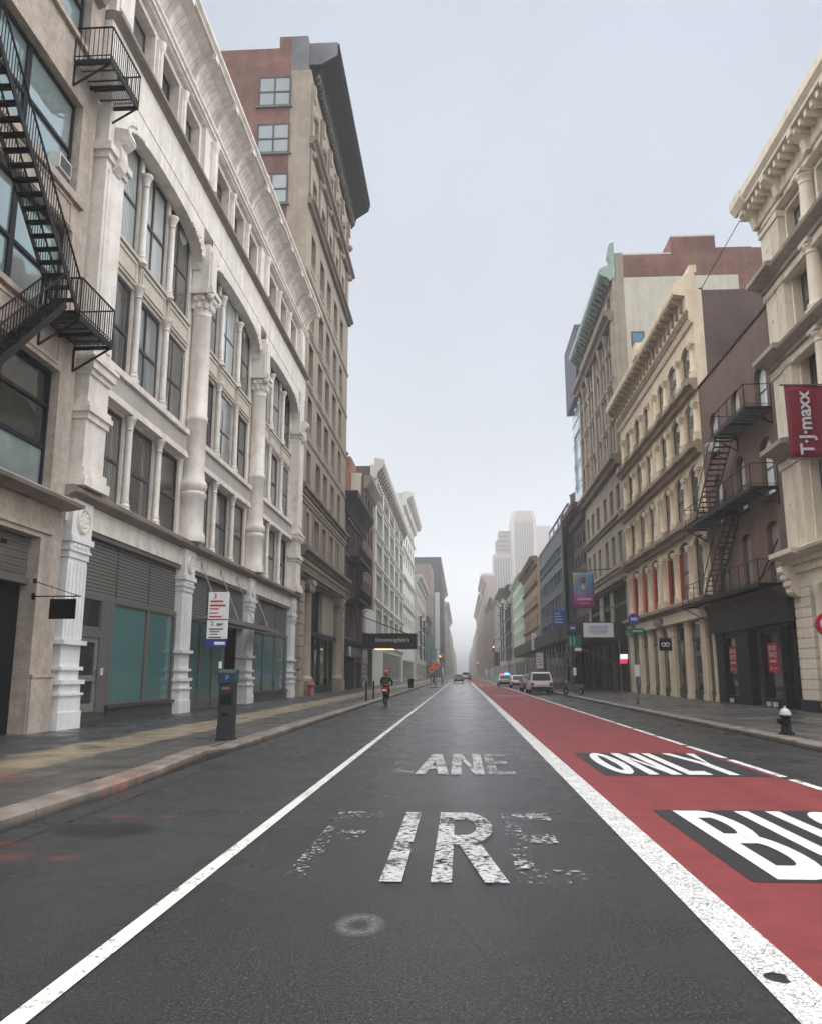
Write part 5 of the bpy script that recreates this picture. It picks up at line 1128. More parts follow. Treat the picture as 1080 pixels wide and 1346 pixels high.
A3.part('shop_front', m, flat('dark_green_shopfront', (0.03, 0.04, 0.032), 0.5))
o = link('flank_window', win_mesh(1.15, 2.05, 'sash', M_frame, G_blue, 0.09)[0], A3.root, (2.02, -0.03, 29.6), (0, 0, R(-90))); link('pane', win_mesh(1.15, 2.05, 'sash', M_frame, glass('blue_window_glass', (0.12, 0.25, 0.36), (0.14, 0.27, 0.38), rough=0.05, metal=0.3), 0.09)[1], o)
# coloured banner and the sidewalk shed in front of it
CB = empty('event_banner', (FR, 76.5, 7.5), 'blue and magenta event banner hung above the sidewalk shed', 'banner')
m = MB(-1); nU, nZ = 8, 12
ids = [[m.V(-1.5 + 0.05*math.sin(i*0.9+j*0.3), 2.0 + 1.85*i/nU, 3.15*j/nZ) for i in range(nU+1)] for j in range(nZ+1)]
for j in range(nZ):
    for i in range(nU): m.F(ids[j][i], ids[j][i+1], ids[j+1][i+1], ids[j+1][i])
def banner_mat():
    N = NT('printed_banner_cloth'); sp_ = N.n('SeparateXYZ', {0: N.n('TexCoord').outputs['Generated']}); z = sp_.outputs[2]
    c = N.mix(N.rng(z, 0.22, 0.60, 0, 1), (0.36, 0.06, 0.26), (0.10, 0.22, 0.42))
    c = N.mix(N.math('MULTIPLY', N.rng(N.math('SUBTRACT', z, sp_.outputs[0]), 0.35, 0.8, 0, 1), 0.8), c, (0.38, 0.42, 0.16))
    c = N.mix(N.math('GREATER_THAN', 0.24, z), c, (0.40, 0.03, 0.20))
    c = N.mix(N.rng(N.noise(0.9, 3.0), 0.5, 0.7, 0.0, 0.5), c, (0.16, 0.30, 0.40)); N.P(Base_Color=c, Roughness=0.7); return N.mat
bo = m.build('cloth', banner_mat(), CB, smooth=True); bo.modifiers.new('thickness', 'SOLIDIFY').thickness = 0.01
m = MB(-1); m.tube((-1.5, 0.0, 3.5), (-1.5, 4.1, 3.25), 0.05, 8); m.build('pole', M_irongrey, CB); m = MB(-1); m.tube((-1.5, 0.0, -0.05), (-1.5, 4.0, -0.02), 0.04, 8); m.build('pole', M_irongrey, CB)
m = MB(-1); m.box(-1.60, -1.585, 2.25, 3.55, 0.62, 0.82); m.box(-1.60, -1.585, 2.4, 3.4, 0.35, 0.42); m.build('print', flat('pink_print', (0.62, 0.35, 0.52), 0.6), CB)
m = MB(-1); m.ball(-1.58, 2.95, 2.5, 0.24, 10, (0.2, 1, 1.1)); m.build('red_motif', flat('red_print', (0.30, 0.02, 0.05), 0.6), CB)
m = MB(-1); m.prism([(2.8, 1.6), (3.2, 1.7), (3.1, 2.0), (2.98, 2.2), (2.9, 1.95)], -1.6, -1.57, 'u'); m.build('yellow_motif', flat('yellow_print', (0.55, 0.48, 0.12), 0.6), CB)
SH = empty('sidewalk_shed', (FR, 72.0, 0.15), 'dark green plywood sidewalk shed on steel posts along the right pavement', 'scaffold')
M_ply = surf('dark_green_plywood', (0.016, 0.030, 0.027), 0.6, 0.2, 0.1); M_post = flat('galvanised_scaffold', (0.20, 0.20, 0.20), 0.5, 0.3)
m = MB(-1); m.box(0, 0.08, 0.02, 4.9, 4.50, 5.85); m.box(0.081, 74.0, 4.82, 4.9, 4.5, 5.85); m.build('parapet', M_ply, SH)
m = MB(-1); m.box(0.09, 74.0, 0.02, 4.81, 4.36, 4.49); 
for k in range(38): m.box(0.1+k*2.0, 0.22+k*2.0, 0.02, 4.9, 4.22, 4.355)
m.build('deck', flat('shed_timber', (0.06, 0.052, 0.042), 0.8), SH)
for k in range(26):
    for d in (0.5, 4.7):
        m = MB(-1); u = 0.15 + k*2.95; m.tube((u, d, 0.0), (u, d, 4.21), 0.055, 8); m.box(u-0.14, u+0.14, d-0.14, d+0.14, 0, 0.04); m.build('post', M_post, SH)
m = MB(-1); m.tube((0.1, 0.5, 2.2), (0.1, 4.7, 4.0), 0.035, 6)
for k in range(0, 24, 3): u = 0.15 + k*2.95; m.tube((u, 4.7, 2.2), (u+2.95, 4.7, 4.1), 0.035, 6); m.tube((u, 4.7, 2.2), (u+2.95, 4.7, 2.2), 0.03, 6)
m.build('brace', M_post, SH)
WS = empty('white_sign', (FR-2.2, 71.9, 4.7), 'white rectangular sign with pale blue print on the end of the sidewalk shed', 'sign')
m = MB(); m.box(-0.06, 0.03, -1.35, 1.2, 0.0, 1.22); m.build('sign_board', flat('white_sign_board', (0.70, 0.72, 0.74), 0.5), WS); bp = flat('pale_blue_print', (0.36, 0.44, 0.60), 0.6)
m = MB()
for z, w in ((0.92, 0.78), (0.78, 0.86), (0.62, 0.74), (0.48, 0.86), (0.34, 0.66)): m.box(-0.066, -0.061, -0.08-w, -0.08+w, z-0.05, z+0.05)
m.build('print', bp, WS)
RW = empty('shop_light_box', (FR-0.25, 71.0, 2.4), 'small lit white and red shop sign in the shade of the sidewalk shed', 'sign')
m = MB(); m.box(-0.1, 0.1, -0.45, 0.15, 0.45, 0.85); m.build('upper_face', flat('lit_white_face', (0.8, 0.8, 0.8), 0.5, emit=(1, 0.9, 0.92), es=0.9), RW)
m = MB(); m.box(-0.1, 0.1, -0.5, 0.1, 0.08, 0.44); m.build('lower_face', flat('lit_red_face', (0.5, 0.02, 0.08), 0.5, emit=(1, 0.05, 0.15), es=0.6), RW)
m = MB(); m.box(-0.03, 0.03, 0.15, 0.36, 0.4, 0.5); m.build('bracket', M_iron, RW)
# ------------------------------------------------------------------ buildings farther down the street
def far(name, side, X, Y0, Y1, H, mat, label, cols, rows, gm=None, z0=5.5, cor=(0.9, 1.6), cmat=None, ww=0.55, hh=0.6, depth=16, flank=None, courses=(), cornice=True, shop=True, top=0.0, base=0.0):
    B = Bld(name, side, X, Y0, Y1, label); L = B.L; cw = (L-1.0)/cols; rh = (H-2.2-top-z0)/rows; holes = []
    for j in range(rows):
        for i in range(cols):
            u = 0.5 + cw*(i+0.5); z = z0 + rh*j + rh*0.22
            holes.append((u-cw*ww/2, u+cw*ww/2, z, z+rh*hh))
    sh = [(0.8, L-0.8, 0.14, min(4.2, z0-0.8))] if shop else []
    m = B.mb(); m.wall(0, L, base, H, holes + sh, depth=0.35); B.part('wall', m, mat); B.body(H-0.01, flank or mat, depth=depth, z0=base)
    if holes:
        g = B.mb(); w, h = cw*ww, rh*hh; g.box(-w/2+0.003, w/2-0.003, -0.02, 0.0, 0.003, h-0.003); g.box(-w/2+0.003, w/2-0.003, 0.001, 0.03, h*0.48, h*0.52)
        gme = g.mesh('window', gm or G_dark)
        for (a, c, p, q) in holes: link('window', gme, B.root, (-B.sx*0.20, (a+c)/2, p))
    if cornice:
        d, ch = cor; m = B.mb(); m.prism([(0.003, H-ch), (d*0.3, H-ch*0.95), (d*0.4, H-ch*0.5), (d*0.95, H-ch*0.25), (d, H-0.1), (d, H+0.15), (0.003, H+0.3)], -0.1, L+0.1, 'u')
        k = 0.4
        while k < L and L < 60: m.box(k, k+0.3, d*0.4, d*0.85, H-ch*0.55, H-ch*0.3); k += 1.1
        B.part('cornice', m, cmat or mat)
    for z in courses: course(B, z, 0.45, 0.4, cmat or mat)
    if shop:
        m = B.mb(); m.box(0.82, L-0.82, -0.30, -0.26, 0.15, sh[0][3]-0.02); B.part('shop_pane', m, G_shop)
    return B
M_w5 = surf('soft_white_masonry', (0.62, 0.61, 0.56), 0.8, 0.07, 0.15); M_dkred = surf('dark_oxblood_paint', (0.07, 0.045, 0.045), 0.8, 0.2, 0.2)
M_tanb = brick('tan_brick', (0.30, 0.205, 0.125), (0.24, 0.165, 0.10), (0.30, 0.24, 0.17), vary=0.15); M_green = surf('pale_green_paint', (0.42, 0.52, 0.42), 0.7, 0.08, 0.15)
M_far1 = surf('sandy_masonry', (0.34, 0.28, 0.22), 0.85, 0.15, 0.2); M_far2 = surf('grey_white_masonry', (0.45, 0.44, 0.42), 0.85, 0.12, 0.2)
M_pink = surf('pinkish_brickwork', (0.33, 0.235, 0.205), 0.85, 0.12, 0.2); M_dktower = surf('dark_slate_cladding', (0.018, 0.018, 0.024), 0.8, 0.12, 0.0)
M_farbrown = surf('russet_masonry', (0.205, 0.160, 0.145), 0.85, 0.12, 0.2)
# left row
B5 = Bld('department_store', 'L', FL, 103.25, 156.0, 'long off-white department store with broad window bands and a bracketed cornice')
L = B5.L; cols = [(2.2 + k*10.1, 2.2 + k*10.1 + 8.4) for k in range(5)]; rows = [(6.4, 10.0), (11.4, 14.7), (16.2, 18.9), (20.4, 23.4), (24.6, 26.3)]
m = B5.mb(); m.wall(0, L, 0, 28.4, [(a, c, z0, z1) for (z0, z1) in rows for (a, c) in cols] + [(14, 50, 0.14, 4.6)], depth=0.5); B5.part('wall', m, M_w5); B5.body(28.2, M_brickdk, front=-0.51)
for (z0, z1) in rows:
    for (a, c) in cols:
        f = B5.mb(); n = 4; w = c-a
        for k in range(n+1): f.box(k*(w-0.1)/n - w/2, k*(w-0.1)/n - w/2 + 0.1, -0.04, 0.04, 0, z1-z0)
        f = B5.part('window', f, M_w5, loc=(-0.30, (a+c)/2, z0)); g = B5.mb(); g.box(-w/2, w/2, -0.02, 0.0, 0.003, z1-z0-0.003); g.build('pane', G_pale, f)
for z in (5.2, 10.5, 15.2, 19.4, 23.8): course(B5, z, 0.5, 0.4, M_w5)
m = B5.mb()
for k in range(6): m.box(max(0.02, 0.35+k*10.1), 1.95+k*10.1 if k else 1.95, 0.003, 0.22, 5.8, 27.3)
B5.part('pilaster', m, M_w5)
m = B5.mb(); m.prism([(0.003, 26.6), (0.25, 26.6), (0.4, 27.4), (1.2, 28.2), (1.35, 28.4), (1.35, 29.0), (0.003, 29.3)], -0.02, L+0.2, 'u'); B5.part('cornice', m, M_w5)
for k in range(26): m = B5.mb(); u = 1.0+k*2.02; m.prism([(0.26, 26.7), (0.5, 26.8), (1.1, 27.9), (1.1, 28.1), (0.42, 27.5)], u-0.22, u+0.22, 'u'); B5.part('bracket', m, M_ledge)
m = B5.mb(); m.box(14.1, 49.9, -0.3, -0.26, 0.15, 4.58); B5.part('shop_pane', m, G_shop)
far('corner_tower', 'L', FL, 157.0, 194.0, 36.5, M_w5, 'tall off-white corner building with heavy square cornice beyond the department store', 5, 7, cor=(1.9, 2.6), courses=(14.5, 20.0, 25.5, 30.5), ww=0.42, hh=0.5, z0=6)
L7 = far('loft_building', 'L', FL, 205.0, 256.0, 26.0, M_far2, 'low pale ornate loft building before the russet block on the left', 9, 5, cor=(1.4, 1.8))
far('shop_building', 'L', FL, 257.0, 289.0, 19.0, M_dkred, 'low dark shop building hung with teal banners on the left', 6, 4)
far('apartment_building', 'L', -10.6, 290.0, 322.0, 40.0, M_farbrown, 'russet brick apartment block fading in the mist on the left', 6, 9, cornice=False, flank=M_farbrown)
far('office_tower', 'L', -7.9, 330.0, 392.0, 48.0, M_dktower, 'dark slate tower standing out against the mist on the left', 9, 10, cornice=False, gm=M_dktower, depth=26)
far('loft_building', 'L', -10.4, 402.0, 515.0, 50.0, M_far1, 'sandy loft block just past the dark tower, half lost in mist', 12, 8, cor=(2.2, 2.4))
far('loft_building', 'L', -10.2, 520.0, 740.0, 46.0, M_far2, 'grey block deep in the mist on the left side', 14, 7, cor=(2.5, 3), shop=False)
far('loft_building', 'L', -10.0, 745.0, 980.0, 40.0, M_far1, 'farthest block on the left, barely a shadow in the mist', 12, 6, shop=False, cornice=False)
far('loft_building', 'L', -9.8, 985.0, 1600.0, 34.0, M_far2, 'last grey shadow of the left row at the vanishing point', 12, 4, shop=False, cornice=False)
# right row
far('loft_building', 'R', 12.6, 985.0, 1600.0, 34.0, M_far2, 'last grey shadow of the right row at the vanishing point', 12, 4, shop=False, cornice=False)
R4 = far('corner_tenement', 'R', FR, 91.4, 101.6, 20.4, M_dkred, 'dark oxblood tenement with a jutting cornice beside the tall tan block', 4, 5, cor=(1.5, 1.7), cmat=surf('oxblood_cornice', (0.10, 0.045, 0.045), 0.7, 0.2, 0.2), z0=6.2)
GT = far('glass_tower', 'R', FR+0.35, 91.6, 101.0, 33.6, G_blue, 'slim pale blue glass tower rising over the oxblood tenement', 1, 1, shop=False, cornice=False, base=20.6, z0=21, ww=0.9, hh=0.7, gm=G_blue)
m = GT.mb()
for k in range(5): m.box(0.01, GT.L, 0.003, 0.04, 21.5+k*2.6, 21.62+k*2.6)
GT.part('mullion_band', m, M_blue)
LS = empty('louvre_screen', (FR+0.2, 91.5, 33.7), 'violet grey louvred screen on top of the slim glass tower', 'screen')
m = MB(-1)
for k in range(24): m.box(0.3*(k % 2)*0.2, 9.6, -0.1, 0.55, 0.02+k*0.35, 0.24+k*0.35)
m.build('louvres', flat('violet_grey_metal', (0.13, 0.125, 0.175), 0.6), LS)
m = MB(-1)
for u in (0.4, 3.2, 6.2, 9.2): m.box(u, u+0.15, -0.4, -0.11, 0.0, 8.5)
m.build('post', M_irongrey, LS)
R5 = far('blue_building', 'R', 12.95, 102.6, 136.0, 20.8, M_blue, 'blue grey clad building with glassy floors behind the sidewalk shed', 8, 4, cornice=False, z0=6.2, ww=0.84, hh=0.62, gm=glass('bluish_office_glass', (0.05, 0.07, 0.09), (0.22, 0.27, 0.30), spec=1.0))
m = R5.mb()
for z in (6.2, 9.5, 13.0, 16.6, 20.2): m.box(2.5, R5.L, 0.003, 0.10, z, z+0.25)
R5.part('string_course', m, M_blue)
m = R5.mb(); m.box(0.0, 1.2, -0.40, 0.25, 0.14, 21.2); R5.part('end_pier', m, M_blue)
m = R5.mb(); m.box(6, 30, -9, -1.5, 20.81, 24.0); R5.part('penthouse', m, G_blue)
m = R5.mb()
for u in (6, 12, 18, 24, 29.8): m.box(u, u+0.2, -1.48, -1.40, 20.81, 24.05)
m.box(6, 30, -1.48, -1.38, 23.95, 24.1); R5.part('penthouse_frame', m, M_blue)
WT = empty('water_tank', (16.6, 114.0, 20.8), 'small dark water tank on stilts on the roof of the blue grey building', 'water tank')
m = MB(); m.lathe(0, 0, [(1.15, 3.7), (1.15, 5.4)], 14); m.lathe(0, 0, [(1.3, 5.41), (0.1, 6.2)], 14); m.build('tank', flat('weathered_tank_wood', (0.07, 0.055, 0.045), 0.8), WT)
m = MB()
for a in (-0.8, 0.8):
    for c in (-0.8, 0.8): m.box(a-0.06, a+0.06, c-0.06, c+0.06, 0, 3.69)
m.build('stilts', M_iron, WT)
far('corner_building', 'R', 13.3, 143.0, 176.0, 21.6, M_tanb, 'tan brick corner building with deep brown ledges beyond the blue grey one', 6, 4, cor=(1.3, 1.4), courses=(5.6, 9.3, 13.2, 17.1), cmat=surf('brown_ledge_stone', (0.16, 0.105, 0.065), 0.8, 0.2, 0.2), ww=0.5)
far('green_building', 'R', 13.5, 179.0, 216.0, 23.4, M_green, 'pale green painted building past the tan brick corner', 7, 5, cor=(1.0, 1.2))
R8 = far('loft_building', 'R', 13.5, 217.0, 250.0, 24.5, M_far1, 'sandy loft building with iron balconies past the pale green one', 6, 5, cor=(1.6, 1.2), cmat=M_cornice)
R9 = far('loft_building', 'R', 13.4, 251.0, 284.0, 27.0, M_far2, 'grey white loft building with dark cornice on the right', 6, 6, cor=(1.8, 1.4), cmat=M_cornice)
far('apartment_building', 'R', 13.4, 285.0, 340.0, 29.5, M_far2, 'grey apartment block fading on the right past the dark cornice', 8, 7, cor=(1.2, 1.6))
far('loft_building', 'R', 13.3, 341.0, 428.0, 33.0, M_far1, 'sandy block in the mist between the grey block and the pink one', 10, 7, cor=(1.6, 1.6))
far('apartment_building', 'R', 13.2, 430.0, 505.0, 52.0, M_pink, 'pinkish brick block with a jutting top cornice in the mist', 10, 9, cor=(3.0, 3.2), depth=5.5)
far('loft_building', 'R', 13.0, 510.0, 720.0, 50.0, M_far1, 'hazy sandy block beyond the pinkish one', 13, 7, shop=False, cor=(2.5, 3))
far('loft_building', 'R', 12.8, 725.0, 980.0, 40.0, M_far2, 'farthest block on the right, a mere shadow in the mist', 12, 6, shop=False, cornice=False)
def balconies(B, us, zs):
    for z in zs:
        for u in us:
            m = B.mb(); m.box(u-1.6, u+1.6, 0.01, 1.1, z, z+0.12); m.box(u-1.6, u+1.6, 1.05, 1.1, z+0.9, z+0.98)
            for k in range(9): m.box(u-1.6+k*0.39, u-1.55+k*0.39, 1.05, 1.1, z+0.12, z+0.9)
            m.bar((u-1.4, 0.5, z+0.1), (u+1.4, 0.5, z-3.3), 0.5, 0.12); B.part('balcony', m, M_iron)
balconies(R8, (6, 16, 26), (8.5, 12.3, 16.1, 19.9)); balconies(R9, (8, 22), (8.8, 12.6, 16.4, 20.2, 23.0)); balconies(L7, (10, 30), (8.5, 12.3, 16.1))
# ghostly skyscraper and its stepped neighbour
T = empty('skyscraper', (36.0, 470.0, 0), 'ribbed skyscraper with chamfered top looming faintly in the fog', 'skyscraper')
M_sky = surf('pale_tower_stone', (0.40, 0.37, 0.35), 0.85, 0.06, 0.0)
def oct_(w, c): return [(-c, -w), (c, -w), (w, -c), (w, c), (c, w), (-c, w), (-w, c), (-w, -c)]
m = MB(); p = oct_(7.3, 5.6); m.frustum(p, 0, p, 88.0); p2 = oct_(6.9, 4.8); m.frustum(p2, 88.01, p2, 91.0); p3 = oct_(6.0, 4.0); m.frustum(p3, 91.01, p3, 93.2); m.build('shaft', M_sky, T)
m = MB()
for k in range(9): m.box(-7.5, -7.305, -5.2+k*1.3-0.3, -5.2+k*1.3+0.3, 0, 87)
for k in range(9): m.box(-5.2+k*1.3-0.3, -5.2+k*1.3+0.3, -7.5, -7.305, 0, 87)
m.build('rib', M_sky, T)
m = MB()
for k in range(8): m.box(-7.31, -7.302, -4.55+k*1.3-0.3, -4.55+k*1.3+0.3, 4, 86)
m.build('window_strip', surf('dim_tower_glass', (0.16, 0.16, 0.17), 0.4, 0.05, 0), T)
T2 = empty('stepped_tower', (25.0, 470.0, 0), 'stepped pale tower with banded crown left of the foggy skyscraper', 'skyscraper')
m = MB(); m.box(-6, 12, -6.5, 3.6, 0, 68.0); m.box(-5, 10, -5, 3.6, 68.01, 76.0); m.box(-4, 8, -3.4, 3.5, 76.01, 81.5); m.build('shaft', M_sky, T2)
m = MB()
for z in (70, 72.5, 75, 78, 80.4): m.box(-6.2 if z < 76 else -5.2, -6.0 if z < 76 else -5.0, -4.5 if z < 76 else -3, 3.2, z, z+1.1)
for k in range(6): m.box(-6.2, -6.003, -5.6+k*1.5, -4.9+k*1.5, 4, 66)
m.build('window_band', surf('dim_tower_glass', (0.16, 0.16, 0.17), 0.4, 0.05, 0), T2)
T3 = empty('slab_tower', (52.0, 520.0, 0), 'flat-topped pale slab standing in the fog behind the skyscraper', 'skyscraper')
m = MB(); m.box(-9, 9, -8, 8, 0, 91.0); m.box(-7, 7, -5, 5, 91.01, 93.0); m.build('shaft', M_sky, T3)
T4 = empty('slim_tower', (20.5, 640.0, 0), 'slim pale tower half dissolved in the fog above the pinkish block', 'skyscraper')
m = MB(); m.box(-6, 20, -6.3, 6, 0, 70.0); m.box(-4, 16, -4.5, 4.5, 70.01, 78.0); m.build('shaft', M_sky, T4)
m = MB()
for k in range(6): m.box(-6.2, -6.003, -5.4+k*1.9, -4.5+k*1.9, 4, 68)
m.build('window_strip', bpy.data.materials['dim_tower_glass'], T4)
# hanging banners on the dark shop building
for k, (y, z0, z1, mt, lab) in enumerate(((258.5, 6.2, 13.0, (0.08, 0.22, 0.21), 'tall teal banner nearer of the two on the low dark shop building'), (281.0, 6.2, 9.8, (0.09, 0.25, 0.22), 'short teal banner farther along the low dark shop building'), (322.8, 5.0, 33.0, (0.62, 0.66, 0.70), 'very tall narrow white vertical banner in front of the dark slate tower'))):
    Bn = empty('banner', (FL if k < 2 else -10.6, y, z0), lab, 'banner', 'teal banners on the dark shop building' if k < 2 else None)
    m = MB(); m.box(-0.02, 0.02, 0.3, 2.6 if k < 2 else 2.2, 0, z1-z0); m.build('cloth', flat('teal_banner_cloth' if k < 2 else 'white_banner_cloth', mt, 0.7), Bn)
    m = MB(); m.bar((0, 0, z1-z0+0.04), (0, 2.7 if k < 2 else 2.3, z1-z0+0.04), 0.06, 0.06); m.build('pole', M_iron, Bn)
# ------------------------------------------------------------------ street furniture
GREENP = flat('dark_green_post_paint', (0.012, 0.045, 0.030), 0.45)
PS = empty('parking_sign', (-5.66, 19.45, 0.15), 'white parking regulation sign with red and blue bands on a dark green post', 'sign')
m = MB(); m.lathe(0, 0, [(0.05, 0), (0.05, 0.3), (0.036, 0.32), (0.036, 3.42)], 10); m.build('post', GREENP, PS, smooth=True)
wht = flat('white_sign_enamel', (0.72, 0.72, 0.72), 0.4); redp = flat('red_sign_print', (0.42, 0.02, 0.03), 0.5); dkp = flat('dark_sign_print', (0.06, 0.065, 0.07), 0.5); blp = flat('blue_sign_print', (0.02, 0.035, 0.22), 0.5)
SB = MB(); SB.box(-0.06, -0.045, -0.36, 0.14, 2.78, 3.42); SB.build('upper_plate', wht, PS)
SB = MB(); SB.box(-0.06, -0.045, -0.37, 0.13, 2.31, 2.765); SB.build('lower_plate', wht, PS)
SB = MB(); SB.box(-0.06, -0.045, -0.38, 0.12, 2.12, 2.30); SB.build('blue_plate', blp, PS)
m = MB()
for z, x0, x1, h in ((3.20, -0.31, 0.0, 0.02), (3.10, -0.32, 0.06, 0.022), (3.02, -0.32, -0.1, 0.014), (2.92, -0.32, -0.12, 0.012)): m.box(-0.066, -0.061, x0, x1, z-h, z+h)
m.box(-0.066, -0.061, -0.33, -0.02, 2.82, 2.85); m.build('red_print', redp, PS)
m = MB()
for z, x0, x1, h in ((2.66, -0.14, 0.02, 0.012), (2.63, -0.14, -0.02, 0.008), (2.54, -0.32, 0.02, 0.014), (2.48, -0.3, -0.06, 0.01), (2.42, -0.3, -0.1, 0.01), (2.345, -0.32, -0.02, 0.014)): m.box(-0.066, -0.061, x0, x1, z-h, z+h)
m.box(-0.066, -0.061, -0.36, 0.13, 2.755, 2.765); m.build('dark_print', dkp, PS)
link('numeral', text_mesh('3', 0.19, redp, 0.003), PS, (-0.2, -0.064, 3.32), (R(90), 0, 0)); link('numeral', text_mesh('2', 0.15, dkp, 0.003), PS, (-0.25, -0.064, 2.67), (R(90), 0, 0))
m = MB(); m.box(-0.066, -0.061, -0.18, 0.08, 2.17, 2.24); m.build('white_print', wht, PS)
m = MB(); m.box(-0.05, -0.036, -0.05, 0.02, 1.62, 1.78); m.build('sticker', wht, PS)
PM_ = empty('parking_meter', (-5.42, 19.25, 0.15), 'dark pay-and-display parking meter with blue P panel on the left pavement', 'parking meter')
m = MB(); m.box(-0.17, 0.17, -0.20, 0.20, 0, 0.06); m.prism([(-0.15, 0.06), (0.15, 0.06), (0.15, 1.28), (-0.15, 1.28)], -0.175, 0.175, 'd'); m.build('cabinet', flat('charcoal_meter_steel', (0.025, 0.027, 0.030), 0.45), PM_)
m = MB(); m.prism([(-0.18, 1.285), (0.16, 1.285), (0.16, 1.56), (0.08, 1.60), (-0.18, 1.52)], -0.20, 0.20, 'd'); hd = m.build('head', flat('meter_head_green', (0.02, 0.05, 0.05), 0.4), PM_)
m = MB(); m.box(-0.187, -0.181, -0.17, 0.17, 1.31, 1.50); m.build('blue_panel', flat('meter_blue', (0.010, 0.042, 0.11), 0.4), hd)
link('lettering', text_mesh('P', 0.17, flat('pale_blue_meter_print', (0.22, 0.32, 0.5), 0.5), 0.003), PM_, (0.02, -0.19, 1.40), (R(90), 0, R(0)))
m = MB(); m.box(-0.156, -0.151, -0.10, 0.08, 1.14, 1.20); m.build('label_strip', flat('pink_meter_label', (0.32, 0.12, 0.10), 0.5), PM_)
m = MB(); m.box(-0.156, -0.151, -0.13, 0.13, 0.80, 1.05); m.box(-0.156, -0.151, -0.08, 0.08, 0.55, 0.62); m.build('slot_plate', M_black, PM_)
HY = empty('fire_hydrant', (8.09, 21.74, 0.15), 'black fire hydrant with a silver bonnet on the right pavement', 'hydrant')
m = MB(); m.lathe(0, 0, [(0.19, 0), (0.19, 0.05), (0.135, 0.07), (0.125, 0.12), (0.12, 0.40), (0.15, 0.43), (0.15, 0.47), (0.12, 0.48)], 18); m.build('barrel', flat('black_hydrant_paint', (0.012, 0.012, 0.013), 0.35), HY, smooth=True)
m = MB(); m.lathe(0, 0, [(0.145, 0.481), (0.14, 0.52), (0.11, 0.60), (0.05, 0.645), (0.03, 0.65), (0.03, 0.70)], 18); m.build('bonnet', flat('silver_hydrant_paint', (0.42, 0.42, 0.44), 0.35), HY, smooth=True)
for nm, p in (('outlet', (0.0, -1, 0.33)), ('outlet', (-1.0, 0, 0.31)), ('outlet', (1.0, 0, 0.31))):
    m = MB(); m.tube((p[0]*0.1, p[1]*0.1, p[2]), (p[0]*0.19, p[1]*0.19, p[2]), 0.062, 12); m.tube((p[0]*0.19, p[1]*0.19, p[2]), (p[0]*0.215, p[1]*0.215, p[2]), 0.035, 6); m.build(nm, flat('black_hydrant_paint', (0.012, 0.012, 0.013), 0.35), HY)
def name_pole(x, y, h, label, plates, square=False):
    N_ = empty('street_sign', (x, y, 0.15), label, 'sign')
    m = MB(); m.lathe(0, 0, [(0.07, 0), (0.07, 0.25), (0.045, 0.28), (0.04, h)], 10); m.build('post', flat('brown_green_post', (0.05, 0.05, 0.035), 0.5), N_, smooth=True)
    gr = flat('street_sign_green', (0.01, 0.13, 0.085), 0.45); pr = flat('pale_green_print', (0.35, 0.45, 0.40), 0.5)
    if not square:
        m = MB(); m.box(-0.05, -0.042, -0.42, 0.52, h-0.62, h-0.36); m.build('name_plate', gr, N_); m = MB(); m.box(-0.055, -0.051, -0.1, 0.40, h-0.53, h-0.45); m.build('print', pr, N_)
        m = MB(); m.box(-0.5, 0.45, -0.05, -0.042, h-0.34, h-0.10); m.build('name_plate', gr, N_)
    else:
        m = MB(); m.box(-0.05, -0.042, -0.42, 0.62, h-1.35, h-0.45); m.build('direction_plate', gr, N_); m = MB()
        m.box(-0.055, -0.051, 0.05, 0.12, h-1.2, h-0.6); m.box(-0.055, -0.051, -0.25, -0.18, h-1.2, h-0.6); m.build('print', pr, N_)
        m = MB(); m.box(-0.05, -0.042, 0.1, 0.62, h-1.66, h-1.42); m.build('white_plate', wht, N_)
    m = MB(); m.tube((-0.055, 0, h+0.12), (-0.03, 0, h+0.12), 0.30, 20); m.build('emblem_disc', flat('violet_blue_disc', (0.05, 0.045, 0.22), 0.45), N_)
    m = MB(); m.box(-0.062, -0.057, -0.17, 0.17, h+0.05, h+0.2); m.build('emblem_print', flat('pale_emblem_print', (0.45, 0.47, 0.62), 0.5), N_)
    if plates: m = MB(); m.box(-0.06, -0.05, -0.10, 0.16, 1.35, 1.95); m.build('notice', wht, N_)
    return N_
name_pole(8.93, 43.5, 4.15, 'street sign post with green name plates and a violet disc by the cream building', True)
name_pole(8.75, 66.0, 4.9, 'sign post with a square green plate under a violet disc before the sidewalk shed', True, True)
# blue sign, two white signs on the shed
for nm, x, y, z, w, h, mt, lab in (('blue_sign', 9.1, 78.0, 6.0, 1.25, 1.5, (0.02, 0.08, 0.28), 'bright blue sign standing over the green shed parapet'), ('white_notice', 9.06, 105.0, 4.55, 0.62, 2.1, (0.66, 0.67, 0.68), 'upright white notice fixed to the far shed parapet'), ('white_notice', 8.6, 93.0, 2.2, 0.75, 1.7, (0.66, 0.67, 0.68), 'white notice on a post under the sidewalk shed edge')):
    N_ = empty(nm, (x, y, z), lab, 'sign'); m = MB(); m.box(-0.03, 0.03, -w/2, w/2, 0, h); m.build('board', flat(nm + '_face', mt, 0.5), N_)
    m = MB(); m.box(0.032, 0.07, -0.04, 0.04, -min(z-0.15, 1.0 if nm == 'blue_sign' else 0.3 if z > 4 else 2.05), h*0.8); m.build('post', M_irongrey, N_)
    m = MB()
    for k in range(4): m.box(-0.036, -0.031, -w*0.32, w*(0.3-0.07*k), h*(0.2+0.18*k), h*(0.27+0.18*k))
    m.build('print', flat('pale_print' if nm == 'blue_sign' else 'grey_print', (0.4, 0.45, 0.6) if nm == 'blue_sign' else (0.3, 0.3, 0.32), 0.6), N_)
